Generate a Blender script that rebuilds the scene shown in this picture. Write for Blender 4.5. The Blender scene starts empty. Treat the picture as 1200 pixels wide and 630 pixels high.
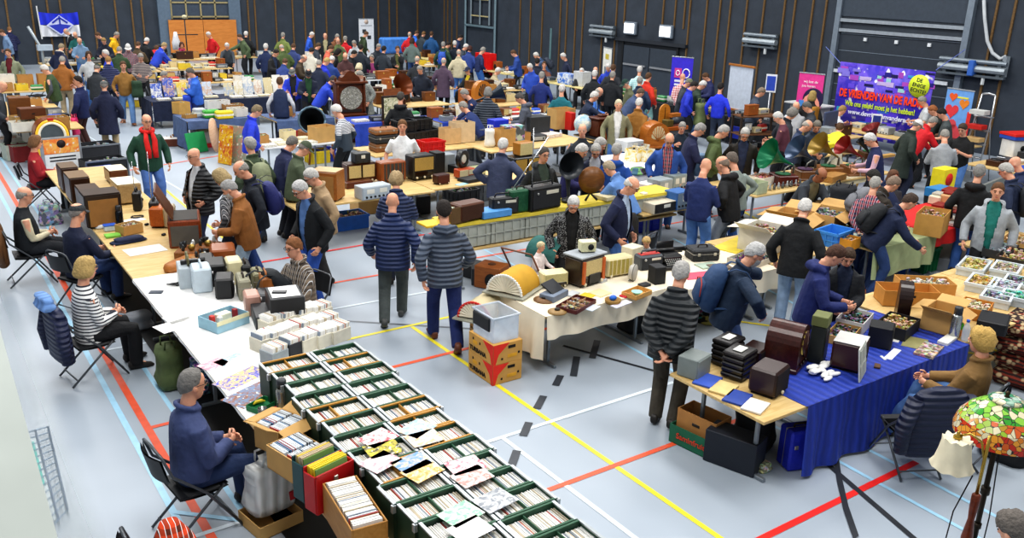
import bpy,bmesh,math,random
import numpy as np
from mathutils import Vector,Matrix,Euler
random.seed(7)
SC=bpy.context.scene
COL=SC.collection
PI=math.pi
# ------------------------------------------------------------------ camera (calibrated on the court lines)
CR=Matrix(((0.82241102,-0.5681607,0.02887104),(-0.15906457,-0.27837785,-0.94720866),(0.54620379,0.77440248,-0.31931524)))
CF,CH=1029.67,4.45
CRT=CR.transposed()
CAMP=Vector((0,0,CH))
cd=bpy.data.cameras.new('camera');cam=bpy.data.objects.new('camera',cd);COL.objects.link(cam)
cd.sensor_width=36;cd.lens=36*CF/1200;cd.clip_end=300;cd.clip_start=0.05
M4=(CRT@Matrix(((1,0,0),(0,-1,0),(0,0,-1)))).to_4x4();M4.translation=CAMP
cam.matrix_world=M4
SC.camera=cam
def ray(px,py):return CRT@Vector(((px-600)/CF,(py-315)/CF,1))
def at(px,py,z=0.0):
 d=ray(px,py);t=(z-CH)/d.z
 return CAMP+d*t
XW,YW=24.9,44.5
def wr(px,py,off=0.0):
 d=ray(px,py);t=(XW-off)/d.x;return CAMP+d*t
def wb(px,py,off=0.0):
 d=ray(px,py);t=(YW-off)/d.y;return CAMP+d*t
# ------------------------------------------------------------------ materials
def lin(c):
 if isinstance(c,str):
  c=c.lstrip('#');c=tuple(int(c[i:i+2],16)/255 for i in(0,2,4))
 return tuple((x/12.92 if x<=0.04045 else((x+0.055)/1.055)**2.4) for x in c)
_mats={}
def mat(col,rough=0.6,metal=0.0,kind='plain',col2=None,scale=1.0,alpha=1.0,emit=0.0):
 key=(col,rough,metal,kind,col2,scale,alpha,emit)
 if key in _mats:return _mats[key]
 m=bpy.data.materials.new(f'{kind}_{str(col).lstrip("#")}');m.use_nodes=True
 nt=m.node_tree;N=nt.nodes;L=nt.links
 b=N['Principled BSDF'];b.inputs['Roughness'].default_value=rough;b.inputs['Metallic'].default_value=metal
 c1=(*lin(col),1);c2=(*lin(col2),1) if col2 else tuple(x*0.72 for x in c1[:3])+(1,)
 tc=N.new('ShaderNodeTexCoord')
 def noise(s,det=3,src='Object'):
  n=N.new('ShaderNodeTexNoise');n.inputs['Scale'].default_value=s;n.inputs['Detail'].default_value=det
  L.new(tc.outputs[src],n.inputs['Vector']);return n
 def mixc(fac,a,bb):
  x=N.new('ShaderNodeMix');x.data_type='RGBA'
  if hasattr(fac,'links'):L.new(fac,x.inputs['Factor'])
  else:x.inputs['Factor'].default_value=fac
  for v,s in((a,'A'),(bb,'B')):
   if isinstance(v,tuple):x.inputs[[i for i,q in enumerate(x.inputs) if q.name==s and q.type=='RGBA'][0]].default_value=v
   else:L.new(v,x.inputs[[i for i,q in enumerate(x.inputs) if q.name==s and q.type=='RGBA'][0]])
  return[o for o in x.outputs if o.type=='RGBA'][0]
 def ramp(src,p0,p1,a=(0,0,0,1),bb=(1,1,1,1),const=False):
  r=N.new('ShaderNodeValToRGB');r.color_ramp.elements[0].position=p0;r.color_ramp.elements[1].position=p1
  r.color_ramp.elements[0].color=a;r.color_ramp.elements[1].color=bb
  if const:r.color_ramp.interpolation='CONSTANT'
  L.new(src,r.inputs['Fac']);return r.outputs['Color']
 def bump(h,s,d=0.02):
  n=N.new('ShaderNodeBump');n.inputs['Strength'].default_value=s;n.inputs['Distance'].default_value=d
  L.new(h,n.inputs['Height']);L.new(n.outputs['Normal'],b.inputs['Normal'])
 def wave(s,axis='Z',dist=0.0,prof='SIN',typ='BANDS',detail=2,dscale=1.0):
  w=N.new('ShaderNodeTexWave');w.wave_type=typ;w.bands_direction=axis;w.wave_profile=prof
  w.inputs['Scale'].default_value=s;w.inputs['Distortion'].default_value=dist;w.inputs['Detail'].default_value=detail
  w.inputs['Detail Scale'].default_value=dscale
  L.new(tc.outputs['Object'],w.inputs['Vector']);return w
 out=None
 if kind=='plain':
  n=noise(9*scale);out=mixc(ramp(n.outputs['Fac'],.35,.7),c1,tuple(x*.86 for x in c1[:3])+(1,))
 elif kind=='fabric':
  n=noise(7*scale,4);out=mixc(ramp(n.outputs['Fac'],.3,.75),c1,tuple(x*.7 for x in c1[:3])+(1,))
  n2=noise(11*scale,2);bump(n2.outputs['Fac'],.55,.03)
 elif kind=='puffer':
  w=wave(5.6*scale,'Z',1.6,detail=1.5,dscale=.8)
  out=mixc(ramp(w.outputs['Fac'],.0,.45),tuple(x*.8 for x in c1[:3])+(1,),c1);bump(w.outputs['Fac'],.6,.04)  # seams darkened in the colour as quilting shade
 elif kind=='stripes':
  w=wave(8.5*scale,'Z',.25);out=mixc(ramp(w.outputs['Fac'],.68,.72),c1,c2)
  n2=noise(9,2);bump(n2.outputs['Fac'],.4,.02)
 elif kind=='plaid':
  w1=wave(5*scale,'Z',.3);w2=wave(5*scale,'X',.3)
  a=mixc(ramp(w1.outputs['Fac'],.42,.52),c1,c2)
  o2=mixc(ramp(w2.outputs['Fac'],.45,.55),c1,c2);out=mixc(.5,a,o2)
  w3=wave(10*scale,'X',.2);out=mixc(ramp(w3.outputs['Fac'],.95,.97),out,(.75,.75,.75,1))
 elif kind=='speckle':
  n=N.new('ShaderNodeTexVoronoi');n.inputs['Scale'].default_value=55*scale;L.new(tc.outputs['Object'],n.inputs['Vector'])
  out=mixc(ramp(n.outputs['Distance'],.38,.44),c1,c2)
 elif kind=='nordic':
  sp=N.new('ShaderNodeSeparateXYZ');L.new(tc.outputs['Object'],sp.inputs[0])
  w1=wave(14,'Z',2.5);pat=mixc(ramp(w1.outputs['Fac'],.45,.5),c1,c2)
  mr=N.new('ShaderNodeMapRange');mr.inputs['From Min'].default_value=1.16;mr.inputs['From Max'].default_value=1.18;L.new(sp.outputs['Z'],mr.inputs['Value']);out=mixc(mr.outputs['Result'],c1,pat)
 elif kind=='wood':
  mp=N.new('ShaderNodeMapping');mp.inputs['Scale'].default_value=(2.2*scale,14*scale,14*scale);L.new(tc.outputs['Object'],mp.inputs['Vector'])
  n=N.new('ShaderNodeTexNoise');n.inputs['Scale'].default_value=2.4;n.inputs['Detail'].default_value=5;n.inputs['Distortion'].default_value=1.2
  L.new(mp.outputs['Vector'],n.inputs['Vector']);out=mixc(ramp(n.outputs['Fac'],.32,.68),c2,c1);bump(n.outputs['Fac'],.08,.005)
 elif kind=='paper':
  br=N.new('ShaderNodeTexBrick');br.inputs['Scale'].default_value=14*scale;br.inputs['Mortar Size'].default_value=.25
  br.inputs['Color1'].default_value=c2;br.inputs['Color2'].default_value=tuple(.5*(x+y) for x,y in zip(c1,c2));br.inputs['Mortar'].default_value=c1
  L.new(tc.outputs['Object'],br.inputs['Vector']);out=br.outputs['Color']
 elif kind=='picture':
  n=noise(6*scale,2);n.inputs['Distortion'].default_value=1.5;n2=noise(13*scale,1)
  a=mixc(ramp(n.outputs['Fac'],.40,.62),c1,c2);out=mixc(ramp(n2.outputs['Fac'],.62,.7),a,(.8,.78,.7,1))
 elif kind=='multi':
  v=N.new('ShaderNodeTexVoronoi');v.inputs['Scale'].default_value=30*scale;L.new(tc.outputs['Object'],v.inputs['Vector'])
  n=noise(26*scale,1);out=mixc(.62,v.outputs['Color'],c1);out=mixc(ramp(n.outputs['Fac'],.5,.56),out,tuple(x*.35 for x in c1[:3])+(1,))
 elif kind=='grille':
  n=noise(120,1);out=mixc(ramp(n.outputs['Fac'],.3,.7),c1,c2)
  w=wave(40,'X');bump(w.outputs['Fac'],.3,.002)
 elif kind=='carpet':
  v=N.new('ShaderNodeTexVoronoi');v.inputs['Scale'].default_value=12*scale;L.new(tc.outputs['Object'],v.inputs['Vector'])
  w=wave(7*scale,'Z',4);a=mixc(ramp(w.outputs['Fac'],.4,.6),c1,c2)
  out=mixc(ramp(v.outputs['Distance'],.25,.45),(.55,.42,.24,1),a);n2=noise(60,2);bump(n2.outputs['Fac'],.5,.01)
 elif kind=='glassmosaic':
  v=N.new('ShaderNodeTexVoronoi');v.inputs['Scale'].default_value=20*scale;L.new(tc.outputs['Object'],v.inputs['Vector'])
  v2=N.new('ShaderNodeTexVoronoi');v2.feature='DISTANCE_TO_EDGE';v2.inputs['Scale'].default_value=20*scale;L.new(tc.outputs['Object'],v2.inputs['Vector'])
  sc=N.new('ShaderNodeSeparateColor');L.new(v.outputs['Color'],sc.inputs[0])
  a=mixc(ramp(sc.outputs[0],.4,.6),c1,c2);a=mixc(ramp(sc.outputs[1],.7,.75),a,(.75,.68,.45,1))
  out=mixc(ramp(v2.outputs['Distance'],.02,.05),(.02,.02,.02,1),a)
 elif kind=='skin':
  n=noise(20,2);out=mixc(ramp(n.outputs['Fac'],.3,.7),c1,(c1[0]*.93,c1[1]*.8,c1[2]*.78,1))
 elif kind=='wave':
  w=wave(3*scale,'X',3,detail=2);out=mixc(ramp(w.outputs['Fac'],.1,.8),tuple(x*.75 for x in c1[:3])+(1,),c1);bump(w.outputs['Fac'],.5,.05)
  if col2:out=mixc(.3,out,c2)
 if out is not None:L.new(out,b.inputs['Base Color'])
 if kind=='skin':b.inputs['Subsurface Weight'].default_value=0.0
 if alpha<1:
  b.inputs['Alpha'].default_value=alpha
 if emit:
  b.inputs['Emission Strength'].default_value=emit
  if out is not None:L.new(out,b.inputs['Emission Color'])
  else:b.inputs['Emission Color'].default_value=c1
 _mats[key]=m;return m
def plain(c,r=.6,m=0.0):return mat(c,r,m)
# ------------------------------------------------------------------ mesh builder
class MB:
 def __init__(s):s.v=[];s.f=[];s.m=[];s.mi=0
 def add(s,vs,fs,M=None):
  o=len(s.v)
  for p in vs:
   p=Vector(p)
   s.v.append(tuple(M@p) if M is not None else tuple(p))
  for q in fs:s.f.append(tuple(i+o for i in q));s.m.append(s.mi)
  return s
 def box(s,c,d,b=0.0,M=None,rz=0.0):
  x,y,z=d[0]/2,d[1]/2,d[2]/2
  R=Matrix.Translation(c)@Matrix.Rotation(rz,4,'Z')
  if M is not None:R=M@R
  if b<=0:
   vs=[(i*x,j*y,k*z) for i in(-1,1) for j in(-1,1) for k in(-1,1)]
   return s.add(vs,[(0,1,3,2),(4,6,7,5),(0,4,5,1),(2,3,7,6),(0,2,6,4),(1,5,7,3)],R)
  b=min(b,x*.9,y*.9,z*.9)
  vs,idx=[],{}
  for i in(-1,1):
   for j in(-1,1):
    for k in(-1,1):
     for a in range(3):
      p=[i*(x-b),j*(y-b),k*(z-b)];p[a]+=(i,j,k)[a]*b
      idx[(i,j,k,a)]=len(vs);vs.append(p)
  fs=[]
  for a in range(3):
   o=[t for t in range(3) if t!=a]
   for sg in(-1,1):
    q=[]
    for u,w in((-1,-1),(1,-1),(1,1),(-1,1)):
     t=[0,0,0];t[a]=sg;t[o[0]]=u;t[o[1]]=w;q.append(idx[(*t,a)])
    fs.append(q if(sg>0)!=(a==1) else q[::-1])
   for u in(-1,1):
    for w in(-1,1):
     t0=[0,0,0];t0[o[0]]=u;t0[o[1]]=w;t0[a]=-1;t1=list(t0);t1[a]=1
     fs.append((idx[(*t0,o[0])],idx[(*t1,o[0])],idx[(*t1,o[1])],idx[(*t0,o[1])]))
  for i in(-1,1):
   for j in(-1,1):
    for k in(-1,1):fs.append(tuple(idx[(i,j,k,a)] for a in range(3)))
  return s.add(vs,fs,R)
 def tube(s,pts,r,n=8,cap=True,M=None,flat=1.0,up=None):
  pts=[Vector(p) for p in pts];rs=r if isinstance(r,(list,tuple)) else[r]*len(pts)
  prev=None;vs=[];fs=[]
  for i,p in enumerate(pts):
   t=(pts[min(i+1,len(pts)-1)]-pts[max(i-1,0)])
   t=t.normalized() if t.length>1e-9 else Vector((0,0,1))
   if prev is None:
    u=Vector(up) if up else(Vector((0,0,1)) if abs(t.z)<.9 else Vector((0,1,0)))
    prev=(u-t*u.dot(t)).normalized()
   else:
    prev=prev-t*prev.dot(t)
    prev=prev.normalized() if prev.length>1e-6 else t.orthogonal().normalized()
   w=t.cross(prev)
   for k in range(n):
    a=2*PI*k/n;vs.append(p+(prev*math.cos(a)*flat+w*math.sin(a))*rs[i])
  for i in range(len(pts)-1):
   for k in range(n):fs.append((i*n+k,i*n+(k+1)%n,(i+1)*n+(k+1)%n,(i+1)*n+k))
  if cap:fs.append(tuple(range(n))[::-1]);fs.append(tuple((len(pts)-1)*n+k for k in range(n)))
  return s.add(vs,fs,M)
 def rings(s,rs,n=12,M=None,cap=True,pw=1.0):
  vs,fs=[],[]
  for cx,cy,z,rx,ry in rs:
   for k in range(n):
    a=2*PI*k/n;ca,sa=math.cos(a),math.sin(a)
    if pw!=1:ca=math.copysign(abs(ca)**pw,ca);sa=math.copysign(abs(sa)**pw,sa)
    vs.append((cx+rx*ca,cy+ry*sa,z))
  for i in range(len(rs)-1):
   for k in range(n):fs.append((i*n+k,i*n+(k+1)%n,(i+1)*n+(k+1)%n,(i+1)*n+k))
  if cap:fs.append(tuple(range(n))[::-1]);fs.append(tuple((len(rs)-1)*n+k for k in range(n)))
  return s.add(vs,fs,M)
 def lathe(s,prof,n=16,M=None,cap=True):
  return s.rings([(0,0,z,r,r) for r,z in prof],n,M,cap)
 def ell(s,c,r,M=None,n=10,m=7):
  rs=[]
  for i in range(m+1):
   t=-PI/2+PI*i/m;rs.append((c[0],c[1],c[2]+r[2]*math.sin(t),max(1e-4,r[0]*math.cos(t)),max(1e-4,r[1]*math.cos(t))))
  return s.rings(rs,n,M)
 def poly(s,pts,h,M=None):
  n=len(pts);vs=[(x,y,0) for x,y in pts]+[(x,y,h) for x,y in pts]
  return s.add(vs,[tuple(range(n))[::-1],tuple(range(n,2*n))]+[(i,(i+1)%n,n+(i+1)%n,n+i) for i in range(n)],M)
 def quad(s,a,b,c,d):return s.add([a,b,c,d],[(0,1,2,3)])
 def grid(s,fn,nu,nv,M=None):
  vs=[fn(i/nu,j/nv) for j in range(nv+1) for i in range(nu+1)]
  return s.add(vs,[(j*(nu+1)+i,j*(nu+1)+i+1,(j+1)*(nu+1)+i+1,(j+1)*(nu+1)+i) for j in range(nv) for i in range(nu)],M)
 def mesh(s,name,smooth=False):
  me=bpy.data.meshes.new(name);me.from_pydata(s.v,[],s.f)
  if any(s.m):me.polygons.foreach_set('material_index',s.m)
  if smooth:me.polygons.foreach_set('use_smooth',[True]*len(s.f))
  me.update();return me
def link(name,me,mats,parent=None,loc=None,rz=None):
 o=bpy.data.objects.new(name,me);COL.objects.link(o)
 if mats is not None:
  mats=mats if isinstance(mats,(list,tuple)) else[mats]
  while len(me.materials)<len(mats):me.materials.append(mats[len(me.materials)])
  for i,m in enumerate(mats):
   if me.materials[i] is not m:o.material_slots[i].link='OBJECT';o.material_slots[i].material=m
 if parent:o.parent=parent
 if loc is not None:o.location=loc
 if rz is not None:o.rotation_euler=(0,0,rz)
 return o
def thing(name,label,cat,loc=(0,0,0),rz=0.0,group=None):
 o=bpy.data.objects.new(name,None);COL.objects.link(o);o.location=loc;o.rotation_euler=(0,0,rz)
 o.empty_display_size=.1
 return tag(o,label,cat,group)
def tag(o,label,cat,group=None,kind=None):
 o['label']=label;o['category']=cat
 if group:o['group']=group
 if kind:o['kind']=kind
 return o
def struct(name,mb,m,smooth=False):
 o=link(name,mb.mesh(name,smooth),m);o['kind']='structure';return o
_cache={};TEXTS=[]
def texts_to_meshes():
 dg=bpy.context.evaluated_depsgraph_get();dg.update();ms=[bpy.data.meshes.new_from_object(o.evaluated_get(dg),depsgraph=dg) for o in TEXTS]
 for o,me in zip(TEXTS,ms):
  n=link('lettering',me,None,o.parent,o.location);n.rotation_euler=o.rotation_euler;n.scale=o.scale;bpy.data.objects.remove(o)
def cmesh(key,fn,smooth=False):
 if key not in _cache:_cache[key]=fn().mesh(str(key[0]),smooth)
 return _cache[key]
def text(s,size,m,parent,loc,rot,name='lettering',depth=.002,align='CENTER',bold=0.0):
 cu=bpy.data.curves.new(name,'FONT');cu.body=s;cu.size=size;cu.align_x=align;cu.align_y='CENTER';cu.extrude=depth;cu.offset=bold
 cu.materials.append(m);o=bpy.data.objects.new(name,cu);COL.objects.link(o);TEXTS.append(o);o.parent=parent;o.location=loc;o.rotation_euler=rot;return o
# ================================================================== PEOPLE
def ik(S,W,a,b,pole):
 d=W-S;L=min(d.length,(a+b)*.995);dn=d.normalized();W=S+dn*L
 k=(a*a-b*b+L*L)/(2*L);h=math.sqrt(max(a*a-k*k,1e-6))
 p=Vector(pole);p=p-dn*p.dot(dn);p=p.normalized() if p.length>1e-5 else dn.orthogonal()
 return S+dn*k+p*h,W
A0=((-.10,.03,.085),(.10,.0,.085));AW=((-.09,.27,.09),(.10,-.30,.13));AS=((-.13,.46,.085),(.13,.42,.085))
POSES=dict(stand=dict(w=((-.30,.07,.86),(.30,.09,.86))),walk=dict(w=((-.27,-.12,.88),(.27,.22,.92)),a=AW,lean=4),walk2=dict(w=((-.30,.20,.90),(.30,-.10,.88)),a=((-.10,-.22,.11),(.09,.24,.09)),lean=3),pocket=dict(w=((-.225,.10,.98),(.225,.10,.98)),pole=(.8,-.8,0)),behind=dict(w=((-.04,-.20,.90),(.04,-.215,.88)),pole=(1,-.3,0),lean=6,head=(14,0)),browse=dict(w=((-.14,.36,1.02),(.16,.38,1.05)),lean=10,head=(32,0)),browseL=dict(w=((-.20,.42,1.0),(.27,.10,.88)),lean=14,head=(30,15)),look=dict(w=((-.28,.12,.88),(.26,.14,.92)),lean=8,head=(28,0)),phone=dict(w=((-.10,.30,1.16),(.13,.26,1.14)),lean=4,head=(25,0)),face=dict(w=((-.05,.20,1.40),(.10,.27,1.05)),head=(10,0)),cross=dict(w=((.12,.22,1.12),(-.10,.25,1.16)),pole=(1,.1,-.6)),hips=dict(w=((-.22,.06,1.0),(.22,.06,1.0)),pole=(1,-.5,.2),lean=12,head=(15,0)),lean=dict(w=((-.20,.58,.84),(.22,.56,.84)),lean=32,head=(25,0),pel=.9),leanL=dict(w=((-.30,.75,.86),(.20,.45,.95)),lean=38,head=(22,0),pel=.9),bent=dict(w=((-.18,.62,.62),(.18,.66,.60)),lean=68,head=(0,0),pel=.88,py=-.12),wave=dict(w=((-.28,.10,.88),(.30,.28,1.42)),head=(0,40),pole=(.6,-.3,-.7)),reach=dict(w=((-.26,.10,.9),(.20,.60,1.08)),lean=14,head=(20,0)),bag=dict(w=((-.10,.16,1.36),(.28,.30,1.0)),lean=14,head=(22,0),pole=(.9,.3,-.4)),sit=dict(w=((-.16,.40,.66),(.16,.40,.66)),a=AS,pel=.53,lean=4),sitlap=dict(w=((-.05,.30,.67),(.07,.28,.69)),a=AS,pel=.53,lean=2,head=(4,0)),sitwork=dict(w=((-.16,.42,.82),(.16,.42,.82)),a=AS,pel=.53,lean=14,head=(22,0)),sitcross=dict(w=((-.10,.34,.68),(.10,.40,.68)),a=((-.10,.62,.10),(.02,.60,.32)),pel=.53,lean=-6,head=(2,0)),child=dict(w=((-.10,.30,1.0),(.14,.30,.98)),lean=2,head=(30,0)),)
TORSO={'slim':[(-.06,.135,.095,0),(.08,.13,.09,0),(.22,.14,.095,0),(.36,.15,.09,0),(.46,.12,.075,0),(.52,.06,.06,-.005),(.60,.05,.052,.005)],'J':[(-.17,.205,.152,.008),(-.04,.207,.162,.012),(.10,.20,.166,.018),(.24,.204,.156,.012),(.35,.21,.135,0),(.42,.19,.115,-.008),(.475,.125,.092,-.01),(.515,.082,.08,-.006),(.55,.08,.08,0)],'S':[(-.12,.18,.138,.012),(-.02,.188,.152,.018),(.10,.186,.158,.022),(.24,.192,.146,.012),(.35,.198,.125,0),(.42,.172,.105,-.008),(.475,.11,.08,-.008),(.53,.066,.068,-.004)],'C':[(-.42,.235,.185,.0),(-.20,.215,.17,.008),(-.02,.20,.165,.012),(.12,.195,.165,.015),(.25,.20,.155,.01),(.37,.203,.135,0),(.44,.175,.115,-.008),(.49,.115,.095,-.01),(.53,.082,.085,-.006),(.58,.082,.084,0)],'shirt':[(-.14,.16,.122,.016),(.1,.168,.142,.022),(.24,.172,.13,.012),(.36,.175,.112,0),(.43,.15,.096,-.006),(.50,.085,.078,-.004),(.555,.066,.068,0)],}
TORSO['P']=[(z,rx+.022,ry+.02,y) for z,rx,ry,y in TORSO['J']]
TORSO['H']=TORSO['J'];TORSO['V']=[(z,rx*.97,ry,y) for z,rx,ry,y in TORSO['J']];TORSO['T']=TORSO['S']
def skeleton(pose,wide=1.0):
 p=POSES[pose];pel=p.get('pel',.93);lean=math.radians(p.get('lean',0));sit=pel<.7
 hy=p.get('py',-.02 if lean>.3 else 0)
 T=Matrix.Translation((0,hy,pel))@Matrix.Rotation(-lean,4,'X')
 J=dict(T=T,sit=sit,pel=pel,lean=lean,hy=hy)
 hp,hyw=p.get('head',(6,0))
 J['H']=T@Matrix.Translation((0,.012,.575))@Matrix.Rotation(lean*.75-math.radians(hp),4,'X')@Matrix.Rotation(math.radians(hyw),4,'Z')@Matrix.Translation((0,.022,.125))
 po=p.get('pole',(.55,-.75,-.35));w=p['w']
 for i,sd in enumerate((-1,1)):
  S=T@Vector((sd*.185,-.005,.412));W=Vector(w[i])
  E_,W=ik(S,W,.30,.27,(sd*po[0],po[1],po[2]));J['arm%d'%i]=(S,E_,W)
  hip=Vector((sd*.092,hy,pel-.03));an=Vector(p.get('a',A0)[i])
  K,an=ik(hip,an,.44,.43,(sd*.12,1,.15));J['leg%d'%i]=(hip,K,an)
 return J
def curve_pts(a,b,c,n=3):
 out=[]
 for i in range(n):out.append(a.lerp(b,i/n))
 out.append(b+((a+c)/2-b)*.10)
 for i in range(1,n+1):out.append(b.lerp(c,i/n))
 return out
def fade(r0,r1,r2,n=3):return[r0+(r1-r0)*i/n for i in range(n)]+[r1]+[r1+(r2-r1)*i/n for i in range(1,n+1)]
def torso_rings(mb,T,prof,lo=-9):
 mb.rings([(0,y,z,rx,ry) for z,rx,ry,y in prof if z>=lo],16,T,True,.9)
def raw_body(J,armskin):
 mb=MB();torso_rings(mb,J['T'],TORSO['slim']);H=J['H']
 hd=[(0,.03,-.122,.018,.02),(0,.03,-.112,.036,.04),(0,.022,-.085,.05,.062),(0,.012,-.05,.062,.078),(0,.004,-.01,.071,.09),(0,.0,.03,.076,.097),(0,-.004,.07,.071,.09),(0,-.008,.1,.052,.066),(0,-.008,.117,.02,.026)]
 mb.rings(hd,14,H)
 mb.tube([H@Vector((0,.088,.02)),H@Vector((0,.108,-.018)),H@Vector((0,.09,-.03))],[.008,.016,.010],7)
 for s in(-1,1):mb.ell((s*.077,-.006,-.012),(.012,.021,.033),H,7,5)
 nb=J['T']@Vector((0,-.005,.50));mb.tube([nb,H@Vector((0,-.02,-.06))],[.06,.052],10)
 for i in(0,1):
  S,E_,W=J['arm%d'%i];mb.tube(curve_pts(S,E_,W),fade(.05,.041,.028),9)
  d=(W-E_).normalized();mb.tube([W-d*.02,W+d*.02,W+d*.06,W+d*.085],[.027,.034,.038,.03],8,flat=.55,up=side_of(i,d))
  h,K,an=J['leg%d'%i];mb.tube(curve_pts(h,K,an),fade(.075,.05,.036),9)
  mb.tube([an+Vector((0,-.02,-.02)),an+Vector((0,.1,-.05))],[.036,.03],8)
 return mb
def side_of(i,d):
 n=Vector((1 if i==0 else-1,-.3,0));n=n-d*n.dot(d)
 return n.normalized()
def add_fingers(mb,J):
 for i in(0,1):
  S,E_,W=J['arm%d'%i];d=(W-E_).normalized();n=side_of(i,d);u=d.cross(n)
  if u.y<0 and abs(u.y)>.2:u=-u
  for k,L in enumerate((.062,.074,.07,.054)):
   a=W+d*.078+u*(.03-.02*k);b=a+d*L*.5+n*.012;c=b+(d*.7+n*.75)*L*.35;e=c+(d*.25+n)*L*.28
   mb.tube([a,b,c,e],[.0098,.0092,.0085,.0065],6)
  a=W+d*.03+u*.03;mb.tube([a,a+u*.028+d*.022+n*.01,a+u*.036+d*.052+n*.022],[.0125,.011,.008],6)
def add_face(mb,J):
 H=J['H'];mb.mi=1
 for s in(-1,1):mb.ell((s*.03,.087,.008),(.0115,.008,.007),H,6,4)
 mb.mi=2;mb.ell((0,.089,-.062),(.024,.01,.006),H,6,4)
 mb.mi=3
 for s in(-1,1):mb.tube([H@Vector((s*.014,.094,.03)),H@Vector((s*.032,.092,.035)),H@Vector((s*.05,.078,.029))],.005,5)
 mb.mi=0
def raw_top(J,style,slim=0):
 mb=MB();key=style if style in TORSO else 'J'
 prof=TORSO[key];lo=-.12 if J['sit'] else-9
 torso_rings(mb,J['T'],prof,lo)
 r={'P':(.084,.078,.062),'S':(.07,.056,.043),'T':(.072,.06,.05),'shirt':(.062,.05,.04)}.get(style,(.078,.07,.056))
 if style!='V':
  for i in(0,1):
   S,E_,W=J['arm%d'%i];S=S-Vector((S.x*.12,0,0));W=W-(W-E_).normalized()*.005
   if style=='T':mb.tube([S,S.lerp(E_,.45),S.lerp(E_,.8)],[.08,.07,.066],10)
   else:mb.tube(curve_pts(S,E_,W),fade(*r),11)
 if style=='H':
  T=J['T'];mb.tube([T@Vector((-.11,.04,.49)),T@Vector((-.10,-.08,.51)),T@Vector((0,-.135,.50)),T@Vector((.10,-.08,.51)),T@Vector((.11,.04,.49))],[.03,.05,.062,.05,.03],9)
 if style in 'JCP':
  T=J['T'];mb.tube([T@Vector((.085*math.sin(a),.085*math.cos(a)-.004,.537-.03*math.cos(a))) for a in[PI*.12+i*PI*1.76/10 for i in range(11)]],.022,7)
 return mb
def raw_trousers(J):
 mb=MB();hy,pel=J['hy'],J['pel']
 if J['sit']:mb.rings([(0,hy,pel-.10,.15,.11),(0,hy,pel-.04,.175,.13),(0,hy,pel+.05,.165,.12),(0,hy-.01,pel+.12,.155,.115)],14)
 else:mb.rings([(0,hy,pel-.11,.13,.095),(0,hy,pel-.05,.168,.125),(0,hy,pel+.03,.165,.122),(0,hy,pel+.10,.155,.115)],14)
 for i in(0,1):
  h,K,an=J['leg%d'%i];h=h+Vector((0,0,.0));d=(an-K).normalized()
  mb.tube(curve_pts(h,K,an+d*.03),fade(.104,.082,.072),11)
 return mb
def shoe_mb(J,i):
 h,K,an=J['leg%d'%i];mb=MB();d=(an-K).normalized();toe=8 if i else-8
 up=-d if abs(d.z)>.5 else Vector((0,0,1));f=Vector((0,1,0));f=(f-up*f.dot(up)).normalized();x=f.cross(up)
 M=Matrix((x,f,up)).transposed().to_4x4();M.translation=an+d*.085
 M=M@Matrix.Rotation(math.radians(-toe),4,'Z')
 R=[(-.085,.03,.03,.07),(-.07,.04,.0,.1),(0,.04,.0,.1),(.05,.045,.0,.075),(.11,.05,.0,.058),(.16,.042,.004,.045),(.185,.02,.012,.03)]
 vs,fs=[],[];n=10
 for y,w,z0,z1 in R:
  for k in range(n):
   a=2*PI*k/n;ca,sa=math.cos(a),math.sin(a);ca=math.copysign(abs(ca)**.7,ca);sa=math.copysign(abs(sa)**.7,sa)
   vs.append((w*ca,y,(z0+z1)/2+(z1-z0)/2*sa))
 for i_ in range(len(R)-1):
  for k in range(n):fs.append((i_*n+k,i_*n+(k+1)%n,(i_+1)*n+(k+1)%n,(i_+1)*n+k))
 fs.append(tuple(range(n))[::-1]);fs.append(tuple((len(R)-1)*n+k for k in range(n)))
 return mb.add(vs,fs,M)
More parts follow.
